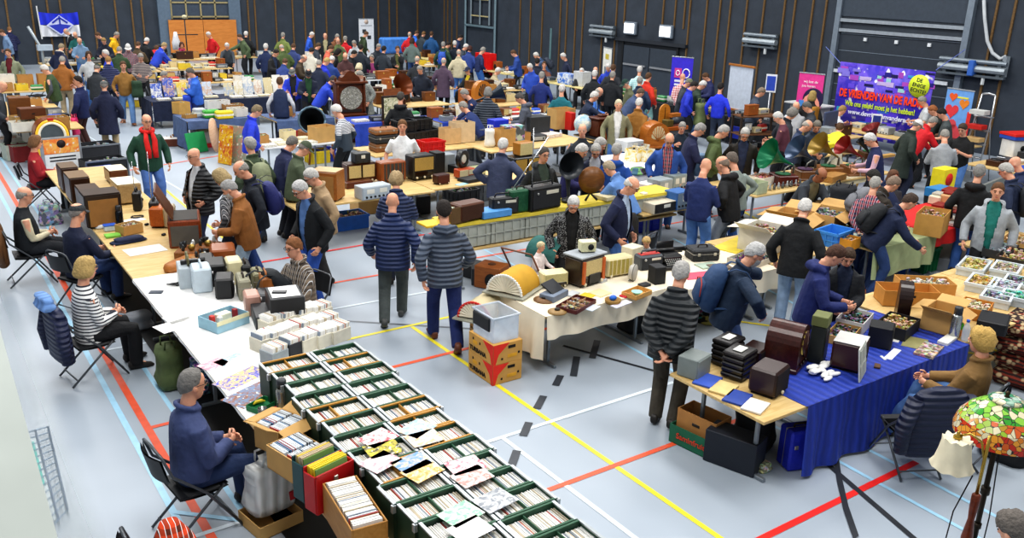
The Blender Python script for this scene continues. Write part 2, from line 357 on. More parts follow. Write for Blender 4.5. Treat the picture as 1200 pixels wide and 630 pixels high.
def hair_mb(J,style):
 H=J['H'];mb=MB();rnd=random.Random(hash(style)%97)
 if style in('flatcap','cap','beanie'):
  R=(.088,.108,.125)
  lo=14 if style!='beanie' else 5
  def fn(u,v):
   a=2*PI*u;e=math.radians(lo+(90-lo)*v);k=1.0+(.10*math.sin(PI*v) if style=='flatcap' else .02)
   return(R[0]*k*math.cos(e)*math.sin(a),R[1]*k*math.cos(e)*math.cos(a)-.004,.008+R[2]*math.sin(e)*(.86 if style=='flatcap' else 1))
  mb.grid(fn,16,7,H)
  if style!='beanie':
   L=.07 if style=='cap' else .045
   def br(u,v):
    a=-1.15+2.3*u;q=1+v*L/.1*math.cos(a)**.5
    return(.088*q*math.sin(a),.105*q*math.cos(a),.036-.022*v+.0)
   mb.grid(br,10,2,H);mb.grid(lambda u,v:(br(1-u,v)[0],br(1-u,v)[1],br(1-u,v)[2]-.006),10,2,H)
  return mb
 amp={'curly':.014,'fluffy':.010}.get(style,.005);t={'curly':.028,'long':.018,'fluffy':.022,'bob':.02,'short':.011,'bald':.008,'reced':.009}.get(style,.011)
 def low(a):
  x=abs(a)/PI
  if style=='reced':pts=[(0,62),(.25,45),(.38,14),(.5,2),(.62,-14),(1,-34)]
  elif style in('long','bob','curly'):pts=[(0,34),(.22,18),(.34,-22),(.5,-46),(.7,-55),(1,-58)]
  elif style=='bald':pts=[(0,0),(.36,10),(.5,2),(.62,-14),(1,-30)]
  else:pts=[(0,36),(.25,24),(.36,4),(.5,0),(.62,-16),(1,-36)]
  for(x0,y0),(x1,y1) in zip(pts,pts[1:]):
   if x<=x1:return y0+(y1-y0)*(x-x0)/(x1-x0)
  return pts[-1][1]
 def fn(u,v):
  a=-PI+2*PI*u
  if style=='bald':a=PI-(PI*.58)+2*(PI*.58)*u;a=(a+PI)%(2*PI)-PI
  l=low(a);hi=90 if style!='bald' else 14+22*(1-math.cos(a))/2;e=math.radians(l+(hi-l)*v)
  edge=min(1,v*5);tt=t*(.25+.75*edge)+(rnd.uniform(-amp,amp) if 0<v<1 and 0<u<1 else 0)
  if style=='bald':tt=t*math.sin(PI*min(1,max(0,v)))**.5+(.0 if 0<v<1 else-.004)
  ce=max(0,math.cos(e))**.72;x=(.077+tt)*ce*math.sin(a);y=(.098+tt)*ce*math.cos(a)-.004;z=.004+(.117+tt*.7)*math.sin(e)
  if style in('long','bob') and e<0:k=1+(-e)*.55;x*=k;y*=k;z*=(1.5 if style=='long' else 1.0)
  return(x,y,z)
 mb.grid(fn,20,9,H)
 return mb
def glasses_mb(J):
 mb=MB();H=J['H']
 for s in(-1,1):
  mb.tube([H@Vector((s*.032+.021*math.cos(a),.103,.01+.016*math.sin(a))) for a in[2*PI*i/10 for i in range(11)]],.0028,5)
  mb.tube([H@Vector((s*.052,.101,.014)),H@Vector((s*.078,.06,.016)),H@Vector((s*.082,-.01,.008))],.0026,5)
 mb.tube([H@Vector((-.011,.104,.014)),H@Vector((.011,.104,.014))],.0026,5);return mb
def beard_mb(J):
 mb=MB();H=J['H'];rnd=random.Random(3)
 def fn(u,v):
  a=-1.35+2.7*u;z=-.035-.092*v*(1 if True else 0);k=(1-.45*v*v);edge=.5 if(u in(0,1) or v==0) else 1
  return((.066+.012*edge)*k*math.sin(a),.012+(.078+.016*edge)*k*math.cos(a)+rnd.uniform(0,.004),z-.018*math.cos(a)*v)
 mb.grid(fn,12,5,H);return mb
def scarf_mb(J):
 mb=MB();T=J['T']
 mb.tube([T@Vector((.10*math.sin(a),.095*math.cos(a)-.005,.535-.02*math.cos(a))) for a in[2*PI*i/12 for i in range(13)]],.035,8)
 for s in(-1,1):mb.tube([T@Vector((s*.05,.09,.52)),T@Vector((s*.07,.155,.38)),T@Vector((s*.055,.185,.2)),T@Vector((s*.06,.19,.08))],[.03,.045,.048,.045],8,flat=.4,up=(0,1,0))
 return mb
def ponytail_mb(J):
 mb=MB();H=J['H'];mb.tube([H@Vector(p) for p in((0,-.09,.04),(0,-.13,.02),(0,-.14,-.06),(0,-.12,-.16))],[.02,.035,.03,.012],8);return mb
LODV=(.0115,.017,.026)
RAW,PEOPLE,TABLES={},[],[]
def need(key,fn,vox,it):
 if key not in RAW:RAW[key]=(fn(),vox,it)
 return key
SK={}
def P(px,py,pose,ang,top,legs,hair,label,sc=1.02,glasses=False,beard=None,scarf=None,shoes='26221f',skin='e3ac8e',group=None,name='person',cat='person',tail=False,wide=1.0,loc=None,zoff=0.0,back=0.0,nohands=False):
 """a person whose head is seen near (px, py); ang: 0 faces away from the gallery, 90 to the right, 180 towards it"""
 J=SK.setdefault(pose,skeleton(pose));hc=J['H'].translation*sc
 q=at(px,py,hc.z+zoff);view=math.atan2(q.y,q.x)
 head=view-math.radians(ang)-PI/2;Rz=Matrix.Rotation(head,3,'Z')
 root=q-Rz@Vector((hc.x,hc.y,hc.z));root.z=zoff
 vd=Vector((q.x,q.y,0)).normalized();root=root+vd*back;sit=J['sit'];best=None
 for d in(0,.12,-.12,.24,-.24,.36,-.36,.5,-.5,.65):
  c=root+vd*d;bad=0
  for o in PEOPLE:
   g=math.hypot(c.x-o['root'].x,c.y-o['root'].y)
   if g<.44:bad+=.44-g
  if not sit:
   for x0,x1,y0,y1 in TABLES:
    if x0-.06<c.x<x1+.06 and y0-.06<c.y<y1+.06:bad+=.3
  if best is None or bad<best[0]-.02:best=(bad,c)
  if bad==0:break
 if sc>.8:root=best[1]
 if loc:root=Vector(loc)
 dist=root.length;lod=0 if dist<12.5 else(1 if dist<22 else 2)
 st=top[0]
 ks=dict(body=need(('body',pose,lod),lambda:raw_body(J,0),LODV[lod]*.85,1),top=need(('top',pose,st,lod),lambda:raw_top(J,st),LODV[lod],3),trousers=need(('trousers',pose,lod),lambda:raw_trousers(J),LODV[lod],3))
 inner=None
 if st=='V':inner=need(('shirt',pose,lod),lambda:raw_top(J,'shirt'),LODV[lod],2)
 elif len(top)>3 and top[3]:inner=need(('inner',pose,lod),lambda:inner_raw(J),LODV[lod],2)
 rec=dict(J=J,pose=pose,root=root,head=head,lod=lod,ks=ks,inner=inner,top=top,legs=legs,hair=hair,label=label,sc=sc,glasses=glasses,beard=beard,scarf=scarf,shoes=shoes,skin=skin,group=group,name=name,cat=cat,tail=tail,wide=wide)
 PEOPLE.append(rec);return rec
def inner_raw(J):
 mb=MB();torso_rings(mb,J['T'],TORSO['shirt'],-.12 if J['sit'] else-9);return mb
TOPKIND={'J':('jacket','fabric'),'H':('jacket','fabric'),'P':('jacket','puffer'),'S':('sweater','fabric'),'C':('coat','fabric'),'V':('vest','fabric'),'T':('shirt','fabric')}
def build_people():
 obs={}
 for k,(mb,vox,it) in RAW.items():
  o=bpy.data.objects.new('tmp',mb.mesh('tmp'));COL.objects.link(o);obs[k]=o
  r=o.modifiers.new('r','REMESH');r.mode='VOXEL';r.voxel_size=vox;r.use_smooth_shade=True
  s=o.modifiers.new('s','SMOOTH');s.factor=.5;s.iterations=it
 dg=bpy.context.evaluated_depsgraph_get();dg.update()
 done={}
 for k,o in obs.items():
  done[k]=bpy.data.meshes.new_from_object(o.evaluated_get(dg),depsgraph=dg);done[k].name=k[0]
 for o in obs.values():
  me=o.data;bpy.data.objects.remove(o);bpy.data.meshes.remove(me)
 def opened(key,J):
  k2=key+('open',)
  if k2 in done:return done[k2]
  me=done[key].copy();bm=bmesh.new();bm.from_mesh(me);Ti=J['T'].inverted();kill=[]
  for f in bm.faces:
   c=Ti@f.calc_center_median()
   if c.y>.03 and abs(c.x)<.035+.065*max(0,min(1,(c.z+.1)/.6)) and-.3<c.z<.62:
    wrist=min((f.calc_center_median()-J['arm%d'%i][2]).length for i in(0,1));el=min((f.calc_center_median()-J['arm%d'%i][1].lerp(J['arm%d'%i][2],.5)).length for i in(0,1))
    if wrist>.10 and el>.12:kill.append(f)
  bmesh.ops.delete(bm,geom=kill,context='FACES');bm.to_mesh(me);bm.free();done[k2]=me;return me
 def finish_body(key,J):
  k2=key+('done',)
  if k2 in done:return done[k2]
  ex=MB();add_fingers(ex,J);add_face(ex,J);me=done[key];em=ex.mesh('x',True)
  bm=bmesh.new();bm.from_mesh(me);bm.from_mesh(em);bm.to_mesh(me);bm.free();bpy.data.meshes.remove(em)
  me.polygons.foreach_set('use_smooth',[True]*len(me.polygons));done[k2]=me;return me
 for r in PEOPLE:
  J,pose,sc=r['J'],r['pose'],r['sc']
  root=thing(r['name'],r['label'],r['cat'],r['root'],r['head'],r['group']);root.scale=(sc*r['wide'],sc*r['wide'],sc)
  r['ob']=root
  hs,hc=r['hair']
  hm=mat(hc,.8,kind='fabric',scale=4) if hc else None
  brow=plain(hc if hs not in('flatcap','cap','beanie') and hc else '6b5a4c',.8)
  link('body',finish_body(r['ks']['body'],J),[mat(r['skin'],.55,kind='skin'),plain('1b1614',.3),plain('b8685c',.5),brow],root)
  st=r['top'][0];nm,kd=TOPKIND[st];col=r['top'][1];ex=r['top'][2] if len(r['top'])>2 else None
  c2=None
  if ex and ':' in ex:kd,c2=ex.split(':')
  elif ex:kd=ex
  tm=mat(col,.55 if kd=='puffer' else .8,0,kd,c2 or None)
  inn=r['top'][3] if len(r['top'])>3 else None
  me=done[r['ks']['top']]
  if inn and st!='V':me=opened(r['ks']['top'],J)
  link(nm,me,[tm],root)
  if r['inner']:
   ik_=(inn or 'd8d4cc').split(':');im=mat(ik_[0],.8,0,ik_[1] if len(ik_)>1 else 'fabric',ik_[2] if len(ik_)>2 else None)
   link('shirt',done[r['inner']],[im],root)
  lg=r['legs'].split(':');link('trousers',done[r['ks']['trousers']],[mat(lg[0],.85,0,'fabric',None,1.2)],root)
  for i in(0,1):link('shoe',cmesh(('shoe',pose,i),lambda:shoe_mb(J,i),True),[plain(r['shoes'],.5)],root)
  if hs and hs!='none':
   pn='hair' if hs not in('flatcap','cap','beanie') else{'flatcap':'flat_cap','cap':'cap','beanie':'beanie'}[hs]
   link(pn,cmesh((pn,pose,hs),lambda:hair_mb(J,hs),True),[hm],root)
   if pn!='hair':link('hair',cmesh(('hair',pose,'bald'),lambda:hair_mb(J,'bald'),True),[mat('8d8680',.8,kind='fabric',scale=4)],root)
  if r['tail']:link('ponytail',cmesh(('ponytail',pose),lambda:ponytail_mb(J),True),[hm],root)
  if r['glasses']:link('glasses',cmesh(('glasses',pose),lambda:glasses_mb(J)),[plain('2a2622',.3)],root)
  if r['beard']:link('beard',cmesh(('beard',pose),lambda:beard_mb(J),True),[mat(r['beard'],.9,kind='fabric',scale=4)],root)
  if r['scarf']:link('scarf',cmesh(('scarf',pose),lambda:scarf_mb(J),True),[mat(r['scarf'],.8,kind='fabric')],root)
def on_person(r,v):
 """a point given in a person's own frame, in the hall"""
 return r['root']+Matrix.Rotation(r['head'],3,'Z')@(Vector(v)*r['sc'])
# ================================================================== THE HALL
def box2(x0,x1,y0,y1,z0,z1,b=0):return MB().box(((x0+x1)/2,(y0+y1)/2,(z0+z1)/2),(x1-x0,y1-y0,z1-z0),b)
floor=struct('floor',box2(-14,XW,-6,YW,-.1,0),mat('a9b3be',.38,0,'plain',None,.06))
WALLM=mat('3b434e',.75,0,'fabric',None,.25)
struct('wall_right',box2(XW,XW+.2,-6,YW+.2,-.1,11),WALLM)
struct('wall_back',box2(-14,XW,YW,YW+.2,-.1,11),WALLM)
def line(a,b,w,col,e0=0.0,e1=0.0,z=.002):
 A,B=at(*a),at(*b);d=(B-A).normalized();A=A-d*e0;B=B+d*e1;n=Vector((-d.y,d.x,0))*w/2
 mb=MB();mb.quad(A+n,A-n,B-n,B+n);mb.v=[(x,y,z) for x,y,_ in mb.v]
 return link('court_line',mb.mesh('court_line'),plain(col,.4),floor)
OR,LB,YE,RD,BK,WH='f0603a','a9d6f0','f2e23a','f02a20','2a2d33','dfeaf2'
line((137.3,440),(241.3,618),.075,OR,16,6);line((116.1,440),(215.7,622.5),.06,LB,16,6,.0024);line((175,440),(298.6,621),.05,LB,14,6,.0026)
line((482.9,382.7),(834.9,624),.055,YE,0,6,.003);line((400.3,399.2),(549,366.2),.055,YE,1.2,.9,.0032);line((590.6,513.9),(736.9,624.6),.05,WH,.05,6,.0034)
line((956.5,526),(1133,622.5),.045,LB,14,4,.0036);line((992.7,513.9),(1172.2,607.4),.045,LB,12,4,.0038)
line((642.1,574.2),(813.8,510.9),.06,OR,3,3,.004);line((448.6,433),(565.4,403.8),.06,OR,2.6,1.5,.0042);line((905.3,624.6),(1053,551.6),.07,RD,4,.3,.0044)
line((580,515),(752,459.6),.05,WH,3,.5,.0046);line((391.4,331.4),(490.5,314),.05,OR,3,9,.0048);line((395.3,361.1),(500.7,342),.045,WH,3,.1,.005)
line((386.4,293.7),(435.9,285.3),.06,RD,3,12,.0052);line((180,195),(260,182),.06,OR,3,6,.0052);line((185,215),(215,240),.05,YE,0,3,.0054);line((90,152),(135,178),.04,WH,3,6,.0054)
pass
line((395,375.5),(568,386),.05,'6a7078',1,0,.0028);line((950,527),(1064,625),.06,BK,.5,2,.0056)
line((660,405),(754,431),.045,BK,0,1,.0056);line((890,380),(1000,395),.05,YE,1,3,.0056);line((910,345),(960,372),.05,LB,3,1,.0056);line((1040,212),(1200,330),.05,BK,0,0,.0056);line((1020,330),(1060,352),.06,YE,8,2,.0058)
line((1100,330),(1126,320),.07,RD,1.5,0,.006);line((205,600),(300,612),.05,LB,0,0,.0058)
for a,b in(((672,441),(676,418)),((651,452),(657,440)),((629,479),(637,464)),((613,511),(620,495)),((599,547),(606,528)),((694,420),(700,399))):line(a,b,.085,'3a3f47',0,0,.007)
mb=MB();prev=None
for p in[(977,500),(979,530),(983,560),(991,595),(1003,630)]:
 q=at(*p);c=[Vector((q.x-.04,q.y,.008)),Vector((q.x+.04,q.y,.008))]
 if prev:mb.quad(prev[0],prev[1],c[1],c[0])
 prev=c
link('court_line',mb.mesh('court_line'),plain(BK,.4),floor)
# wooden battens on the walls
BATM=mat('80633b',.7,0,'wood','5d4526',1)
n_trim=0
for px in(9,38,57,72,110,136,155,167,188,291,299,323,343,357,367,382,400,426,443,456,465,489):
 q=wb(px+(.0),20);n_trim+=1
 struct('trim_%d'%n_trim,box2(q.x-.038,q.x+.038,YW-.05,YW,0,11),BATM)
for px in(521,525,530,536,610,622,636,657,664.5,675,683.5,707,722.5,732,756.5,777,791,802,808,827.5,843,855,874,894,918,930,951,966.5,1135,1166,1187):
 q=wr(px,25);n_trim+=1;zb=2.62 if 724<px<805 else 0
 struct('trim_%d'%n_trim,box2(XW-.05,XW,q.y-.03,q.y+.03,zb if zb else 0,11),BATM)
# dark recess with double doors in the right wall
a,b=wr(725,47),wr(804,56);zt=a.z
yA,yB=a.y,b.y
DK=plain('1f242b',.7)
struct('door_1',box2(XW-.03,XW-.004,yB,yA,0,zt),DK)
for i in range(2):
 o=link('door_leaf',box2(XW-.06,XW-.03,yB+.35+i*(yA-yB-.7)/2,yB+.30+(i+1)*(yA-yB-.7)/2,0,zt-.15).mesh('door_leaf'),plain('39424d',.6));o['kind']='structure';o.name='door_%d'%(i+2)
 link('push_bar',MB().box((XW-.1,yB+.35+(i+.5)*(yA-yB-.7)/2,1.05),(.06,1.3,.07)).mesh('push_bar'),plain('b9bdc2',.3,.6),o)
 link('door_frame',MB().box((XW-.075,yB+.36+i*(yA-yB-.72),zt/2),(.03,.1,zt)).mesh('door_frame'),plain('15181c',.6),o)
mbx=MB();mbx.box((XW-.08,(yA+yB)/2,zt+.06),(.16,yA-yB+.2,.12));struct('trim_60',mbx,plain('2a2f37',.7))
# roller door with guide rails
q0,q1=wr(985,20),wr(1124,100);yS0,yS1=q1.y,q0.y
sh=struct('door_4',box2(XW-.05,XW-.004,yS0+.1,yS1-.1,0,11),mat('343c46',.6))
mb=MB()
for i in range(16):mb.box((XW-.055,(yS0+yS1)/2,.35+i*.52),(.02,yS1-yS0-.3,.018))
link('slat_joint',mb.mesh('slat_joint'),plain('7c8894',.5),sh)
zA,zB=wr(1040,34).z,wr(1040,37).z
link('panel',box2(XW-.09,XW-.05,yS0+.1,yS1-.1,zA+.3,11).mesh('panel'),mat('414b57',.6),sh)
for z in(zA+.18,zA-.12):link('rail',box2(XW-.14,XW-.06,yS0+.1,yS1-.1,z-.05,z+.05).mesh('rail'),plain('b7c0c8',.35,.5),sh)
zL=wr(980,82).z;link('bar',box2(XW-.12,XW-.06,yS0+.3,yS1-.1,zL-.05,zL+.05).mesh('bar'),plain('d8dde2',.4),sh)
for y in(yS0,yS1):link('guide',box2(XW-.16,XW,y-.09,y+.09,0,11).mesh('guide'),plain('8d99a5',.4,.4),sh)
for i in range(3):
 for z in(zA-.35,zA-1.6):
  link('spot',MB().box((XW-.08,yS0+(i+1)*(yS1-yS0)/4,z),(.05,.1,.1)).mesh('spot'),plain('e8ecef',.4),sh)
# window with steel grid above the plywood board, and its pillars
wx0,wx1,wz0=wb(200,10).x,wb(268,10).x,wb(235,22).z
win=struct('window_1',box2(wx0,wx1,YW-.03,YW-.004,wz0,11),plain('4c5765',.3))
mb=MB()
for i in range(5):mb.box((wx0+(wx1-wx0)*i/4,YW-.06,(wz0+11)/2),(.07,.06,11-wz0))
for z in(wz0+.1,wz0+.75,wz0+1.4,wz0+2.05):mb.box(((wx0+wx1)/2,YW-.06,z),(wx1-wx0,.06,.07))
link('window_frame',mb.mesh('window_frame'),plain('a99c74',.6),win)
for a_ in(193,275):
 q=wb(a_,30);n_trim+=1;struct('trim_%d'%(n_trim+20),box2(q.x-.28,q.x+.28,YW-.16,YW,0,11),plain('66788a',.5))
def flat(name,label,cat,m,c,w,h,facing,th=.02,parent=None):
 """an upright flat panel: 'b' hangs parallel to the back wall, 'r' parallel to the right wall; c is its lower middle"""
 d=(w,th,h) if facing=='b' else(th,w,h)
 o=link(name,MB().box((0,0,h/2),d,.004).mesh(name),m,None,c);tag(o,label,cat);return o
p0,p1=wb(195,23),wb(277,57)
t=thing('plywood_board','pair of orange plywood sheets standing against the back wall below the gridded window','board',((p0.x+p1.x)/2,YW-.25,0))
for s in(0,1):link('sheet',MB().box(((s-.5)*(p1.x-p0.x)/2,0,p0.z/2),((p1.x-p0.x)/2-.02,.05,p0.z)).mesh('sheet'),mat('d98f45',.5,0,'wood','c67a35',.35),t)
# flag of a radio club
a,b,c=wb(45,14,.3),wb(91,16,.3),wb(48,43,.3)
fw,fh=b.x-a.x,a.z-c.z
t=thing('flag','blue and white flag with a rhombus emblem hung on the dark back wall','flag',((a.x+b.x)/2,YW-.3,c.z))
def fl(z0,z1):return MB().grid(lambda u,v:(-fw/2+fw*u,.05*math.sin(u*16+v*3)*(.4+u*.6),(z0+(z1-z0)*v)-.12*math.sin(PI*u)*v*.6),30,8)
link('upper_band',fl(fh*.48,fh).mesh('upper_band',True),mat('2438d8',.7,0,'wave',None,.35),t,(0,0,0))
link('lower_band',fl(0,fh*.48).mesh('lower_band',True),mat('e6e8ee',.7,0,'wave',None,.35),t)
link('hoist',MB().tube([(-fw/2,0,-.1),(-fw/2-.05,0,fh+.25)],.03,6).mesh('hoist'),plain('e8e8e8'),t)
mb=MB();mb.add([(0,-.09,fh*.05),(.55,-.09,fh*.46),(0,-.09,fh*.88),(-.55,-.09,fh*.46)],[(0,1,2,3)]);em=link('emblem',mb.mesh('emblem'),plain('cdd3f2'),t)
mb=MB();mb.add([(0,-.095,fh*.11),(.45,-.095,fh*.46),(0,-.095,fh*.52),(-.45,-.095,fh*.46)],[(0,1,2,3)]);mb.tube([(-.3,-.1,fh*.56),(0,-.1,fh*.78),(.3,-.1,fh*.56)],.04,4);mb.tube([(0,-.1,fh*.5),(0,-.1,fh*.84)],.03,4)
link('emblem_mark',mb.mesh('emblem_mark'),plain('2a3bb8'),em)
# steel climbing frame folded against the right wall near the corner
a,b=wr(548,5),wr(583,5)
t=thing('wall_bars','steel climbing frame with ladder rungs fixed flat on the wall near the corner','climbing frame',(XW-.12,(a.y+b.y)/2,0));W2=abs(a.y-b.y)/2
zb,zm=.9,wr(565,31).z
mb=MB()
for s in(-1,1):mb.tube([(0,s*W2,0),(0,s*W2,11)],.06,6)
mb.tube([(0,-W2,zm),(0,W2,zm)],.06,6);link('frame',mb.mesh('frame'),plain('8ba3ad',.4,.4),t)
for s in(-1,0,1):link('post',MB().tube([(0,s*W2*.62,zm+.1),(0,s*W2*.62,11)],.05,6).mesh('post'),plain('93a2ab',.4,.4),t)
for i in range(4):
 link('rung',MB().tube([(0,-W2*.62,zm+.5+i*.8),(0,W2*.62,zm+.5+i*.8)],.035,6).mesh('rung'),plain('c7b98a',.5),t)
# goods on the wall: lamps, pipe brackets, pole, cable
for px,py,nx in((741,33,'left'),(783,37,'right')):
 q=wr(px,py);t=thing('flood_lamp','square white wall lamp, %s one of the pair above the recessed doors'%nx,'lamp',(XW-.1,q.y,q.z),0,'wall lamps above the doors')
 link('housing',MB().box((0,0,0),(.14,.72,.5),.03).mesh('housing'),plain('7d8894',.5),t);link('diffuser',MB().box((-.08,0,0),(.03,.58,.38),.01).mesh('diffuser'),mat('ffffff',.4,emit=1.2),t)
for px,py,lb,k in((710.5,36.5,'steel pipe bracket on the dark wall left of the recessed doors',.75),(896,47.5,'steel pipe bracket high on the wall right of the leaning pale screen',.7),(1144,79,'steel pipe bracket with a blue strap on the wall right of the roller door',.95)):
 q=wr(px,py);t=thing('pipe_bracket',lb,'bracket',(XW-.25,q.y,q.z))
 link('upper_pipe',MB().tube([(0,-k,.18),(0,k,.18)],.06,8).mesh('upper_pipe'),plain('8b959d',.4,.4),t);link('lower_pipe',MB().tube([(0,-k,-.02),(0,k,-.02)],.1,8).mesh('lower_pipe'),plain('a4adb3',.35,.4),t)
 link('tray',MB().box((0,0,-.2),(.12,2*k,.06)).mesh('tray'),plain('5d666e',.5),t)
 for s in(-1,1):link('clamp',MB().box((.1,s*k*.8,0),(.24,.1,.5)).mesh('clamp'),plain('60696f',.4),t)
 link('hook',MB().tube([(0,-k*.4,-.2),(0,-k*.4,-.42)],.05,6).mesh('hook'),plain('d4d8da'),t)
 if px>1000:link('strap',MB().box((-.03,-.05,.0),(.26,.16,.42),.02).mesh('strap'),plain('3d6fc4'),t)
pts=[wr(x,y,.12) for x,y in((1153,0),(1154,22),(1157,48),(1163,62),(1172,69),(1179,66))]
tag(link('wall_cable',MB().tube(pts,.05,6).mesh('wall_cable',True),plain('c9ced2')),'thick pale cable looping down the wall above the blue strapped bracket','cable')
a,b=wr(1180,66,.1),wr(1175,90,.1);tag(link('cable_duct',MB().tube([a,b],.1,6).mesh('cable_duct'),plain('9aa3aa',.4,.3)),'short grey cable duct on a batten at the end of the looped cable','duct')
a=wr(646,33,.3);tag(link('long_pole',MB().tube([(a.x,a.y,0),(a.x,a.y,a.z)],.05,6).mesh('long_pole'),plain('6f8f92',.4,.2)),'pale green pole standing upright against the dark side wall','pole')
# ------------------------------------------------------------------ light
w=bpy.data.worlds.new('hall_air');SC.world=w;w.use_nodes=True
w.node_tree.nodes['Background'].inputs[0].default_value=(.86,.93,1,1);w.node_tree.nodes['Background'].inputs[1].default_value=.42
for ix,x in enumerate((1.5,9.5,18)):
 for iy,y in enumerate((4,15,26,37)):
  l=bpy.data.lights.new('ceiling_light','AREA');l.shape='RECTANGLE';l.size=2.2;l.size_y=6;l.energy=540;l.color=(1,.98,.95)
  o=bpy.data.objects.new('ceiling_light',l);COL.objects.link(o);o.location=(x,y,10)
SC.view_settings.view_transform='Standard';SC.view_settings.look='Medium High Contrast';SC.view_settings.exposure=0.0
# ------------------------------------------------------------------ gallery edge by the camera
def near(px,py,d):return CAMP+ray(px,py).normalized()*d
A,B=near(-60,168,3.2),near(75,656,2.4)
mb=MB();D=Vector((0,0,-2.6));Lf=Vector((-.12,0,0))
mb.add([A,B,B+D,A+D,A+Lf,B+Lf,B+D+Lf,A+D+Lf],[(0,1,2,3),(7,6,5,4),(0,4,5,1),(1,5,6,2),(2,6,7,3),(3,7,4,0)])
struct('wall_gallery',mb,mat('c3c9c2',.8,0,'plain',None,.4))
A,B=near(-40,190,3.6),near(120,600,2.9);D=Vector((0,0,-2.4));up=Vector((0,0,.0))  # pane by the gallery; its fading alpha paints the out-of-focus haze
gm=bpy.data.materials.new('haze_glass');gm.use_nodes=True;nt=gm.node_tree;b=nt.nodes['Principled BSDF'];b.inputs['Base Color'].default_value=(.9,.93,.93,1);b.inputs['Roughness'].default_value=.3
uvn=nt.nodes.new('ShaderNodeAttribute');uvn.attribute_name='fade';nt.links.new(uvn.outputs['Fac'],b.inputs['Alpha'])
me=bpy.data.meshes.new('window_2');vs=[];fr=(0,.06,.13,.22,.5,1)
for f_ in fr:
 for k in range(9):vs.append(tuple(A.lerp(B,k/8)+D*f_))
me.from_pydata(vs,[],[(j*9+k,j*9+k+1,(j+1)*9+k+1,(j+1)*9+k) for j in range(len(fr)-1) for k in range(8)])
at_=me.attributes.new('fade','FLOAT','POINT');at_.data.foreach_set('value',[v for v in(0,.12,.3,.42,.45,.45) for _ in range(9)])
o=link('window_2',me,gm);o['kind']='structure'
# ================================================================== FURNITURE AND GOODS (every kind built once per size, front towards local -y)
TZ=.75
STEEL=plain('8a9197',.35,.5)
WOODT=mat('d9bd86',.5,0,'wood','c5a468',.5)
def rd(a):return math.radians(a)
def T(name,label,cat,loc,rz=0,group=None):return thing(name,label,cat,loc,rd(rz),group)
def B(name,t,c,d,m,b=.004,smooth=False):
 """a box part; the same size shares its mesh"""
 k=(name,'box')+tuple(round(v,4) for v in(*d,b));me=cmesh(k,lambda:MB().box((0,0,0),d,b),smooth)
 return link(name,me,m,t,c)
def L(name,t,fn,m,key=None,smooth=True,loc=None):
 me=cmesh((name,)+key,fn,smooth) if key else fn().mesh(name,smooth)
 return link(name,me,m,t,loc)
def knob(t,x,y,z,r,m,n='knob'):
 return L(n,t,lambda:MB().lathe([(r,0),(r,r*.8),(r*.8,r),(0.001,r)],10,Matrix.Rotation(PI/2,4,'X')),m,(round(r,4),),True,(x,y,z))
def table(x0,x1,y0,y1,label,m=None,z=TZ,group=None,legs=True,inset=.25):
 cx,cy=(x0+x1)/2,(y0+y1)/2;w,d=x1-x0,y1-y0
 t=T('trestle_table',label,'table',(cx,cy,0),0,group)
 if z>.4:TABLES.append((x0,x1,y0,y1))
 B('tabletop',t,(0,0,z-.016),(w,d,.032),m or WOODT,.004)
 lx=w>=d
 for s in(-1,1):
  o=(w if lx else d)/2-inset;sp=(d if lx else w)*.36
  c=(s*o,0) if lx else(0,s*o)
  B('foot',t,(c[0],c[1],.02),(.04,2.3*sp,.04) if lx else(2.3*sp,.04,.04),STEEL,.004)
  for q in(-1,1):
   p=(s*o,q*sp*.8,z/2-.01) if lx else(q*sp*.8,s*o,z/2-.01)
   B('leg',t,p,(.035,.035,z-.06),STEEL,.003)
 return t
def cloth(x0,x1,y0,y1,m,label,drops,z=TZ,cat='tablecloth',group=None,seed=1):
 """a cloth over a table; drops: metres it hangs on each side {'f': -y, 'b': +y, 'l': -x, 'r': +x}"""
 mb=MB();e=.012;zt=z+.004
 nx,ny=max(2,int((x1-x0)*6)),max(2,int((y1-y0)*6));rn=random.Random(seed)
 mb.grid(lambda u,v:(x0-e+(x1-x0+2*e)*u,y0-e+(y1-y0+2*e)*v,zt+(.0015*math.sin(u*31+v*17) if 0<u<1 else 0)),nx,ny)
 for k,h in drops.items():
  h=min(h,z-.02)
  n=int(((x1-x0) if k in 'fb' else(y1-y0))*14)+2
  def fn(u,v,k=k,h=h):
   b=.004+v*min(.035,h*.09)*(1+math.sin(u*n*.9+2*math.sin(u*7)))
   zz=zt-h*v
   if k=='f':return(x0+(x1-x0)*u,y0-e-b,zz)
   if k=='b':return(x1-(x1-x0)*u,y1+e+b,zz)
   if k=='l':return(x0-e-b,y1-(y1-y0)*u,zz)
   return(x1+e+b,y0+(y1-y0)*u,zz)
  mb.grid(fn,n*2,5)
 o=link('tablecloth',mb.mesh('tablecloth',True),m);return tag(o,label,cat,group)
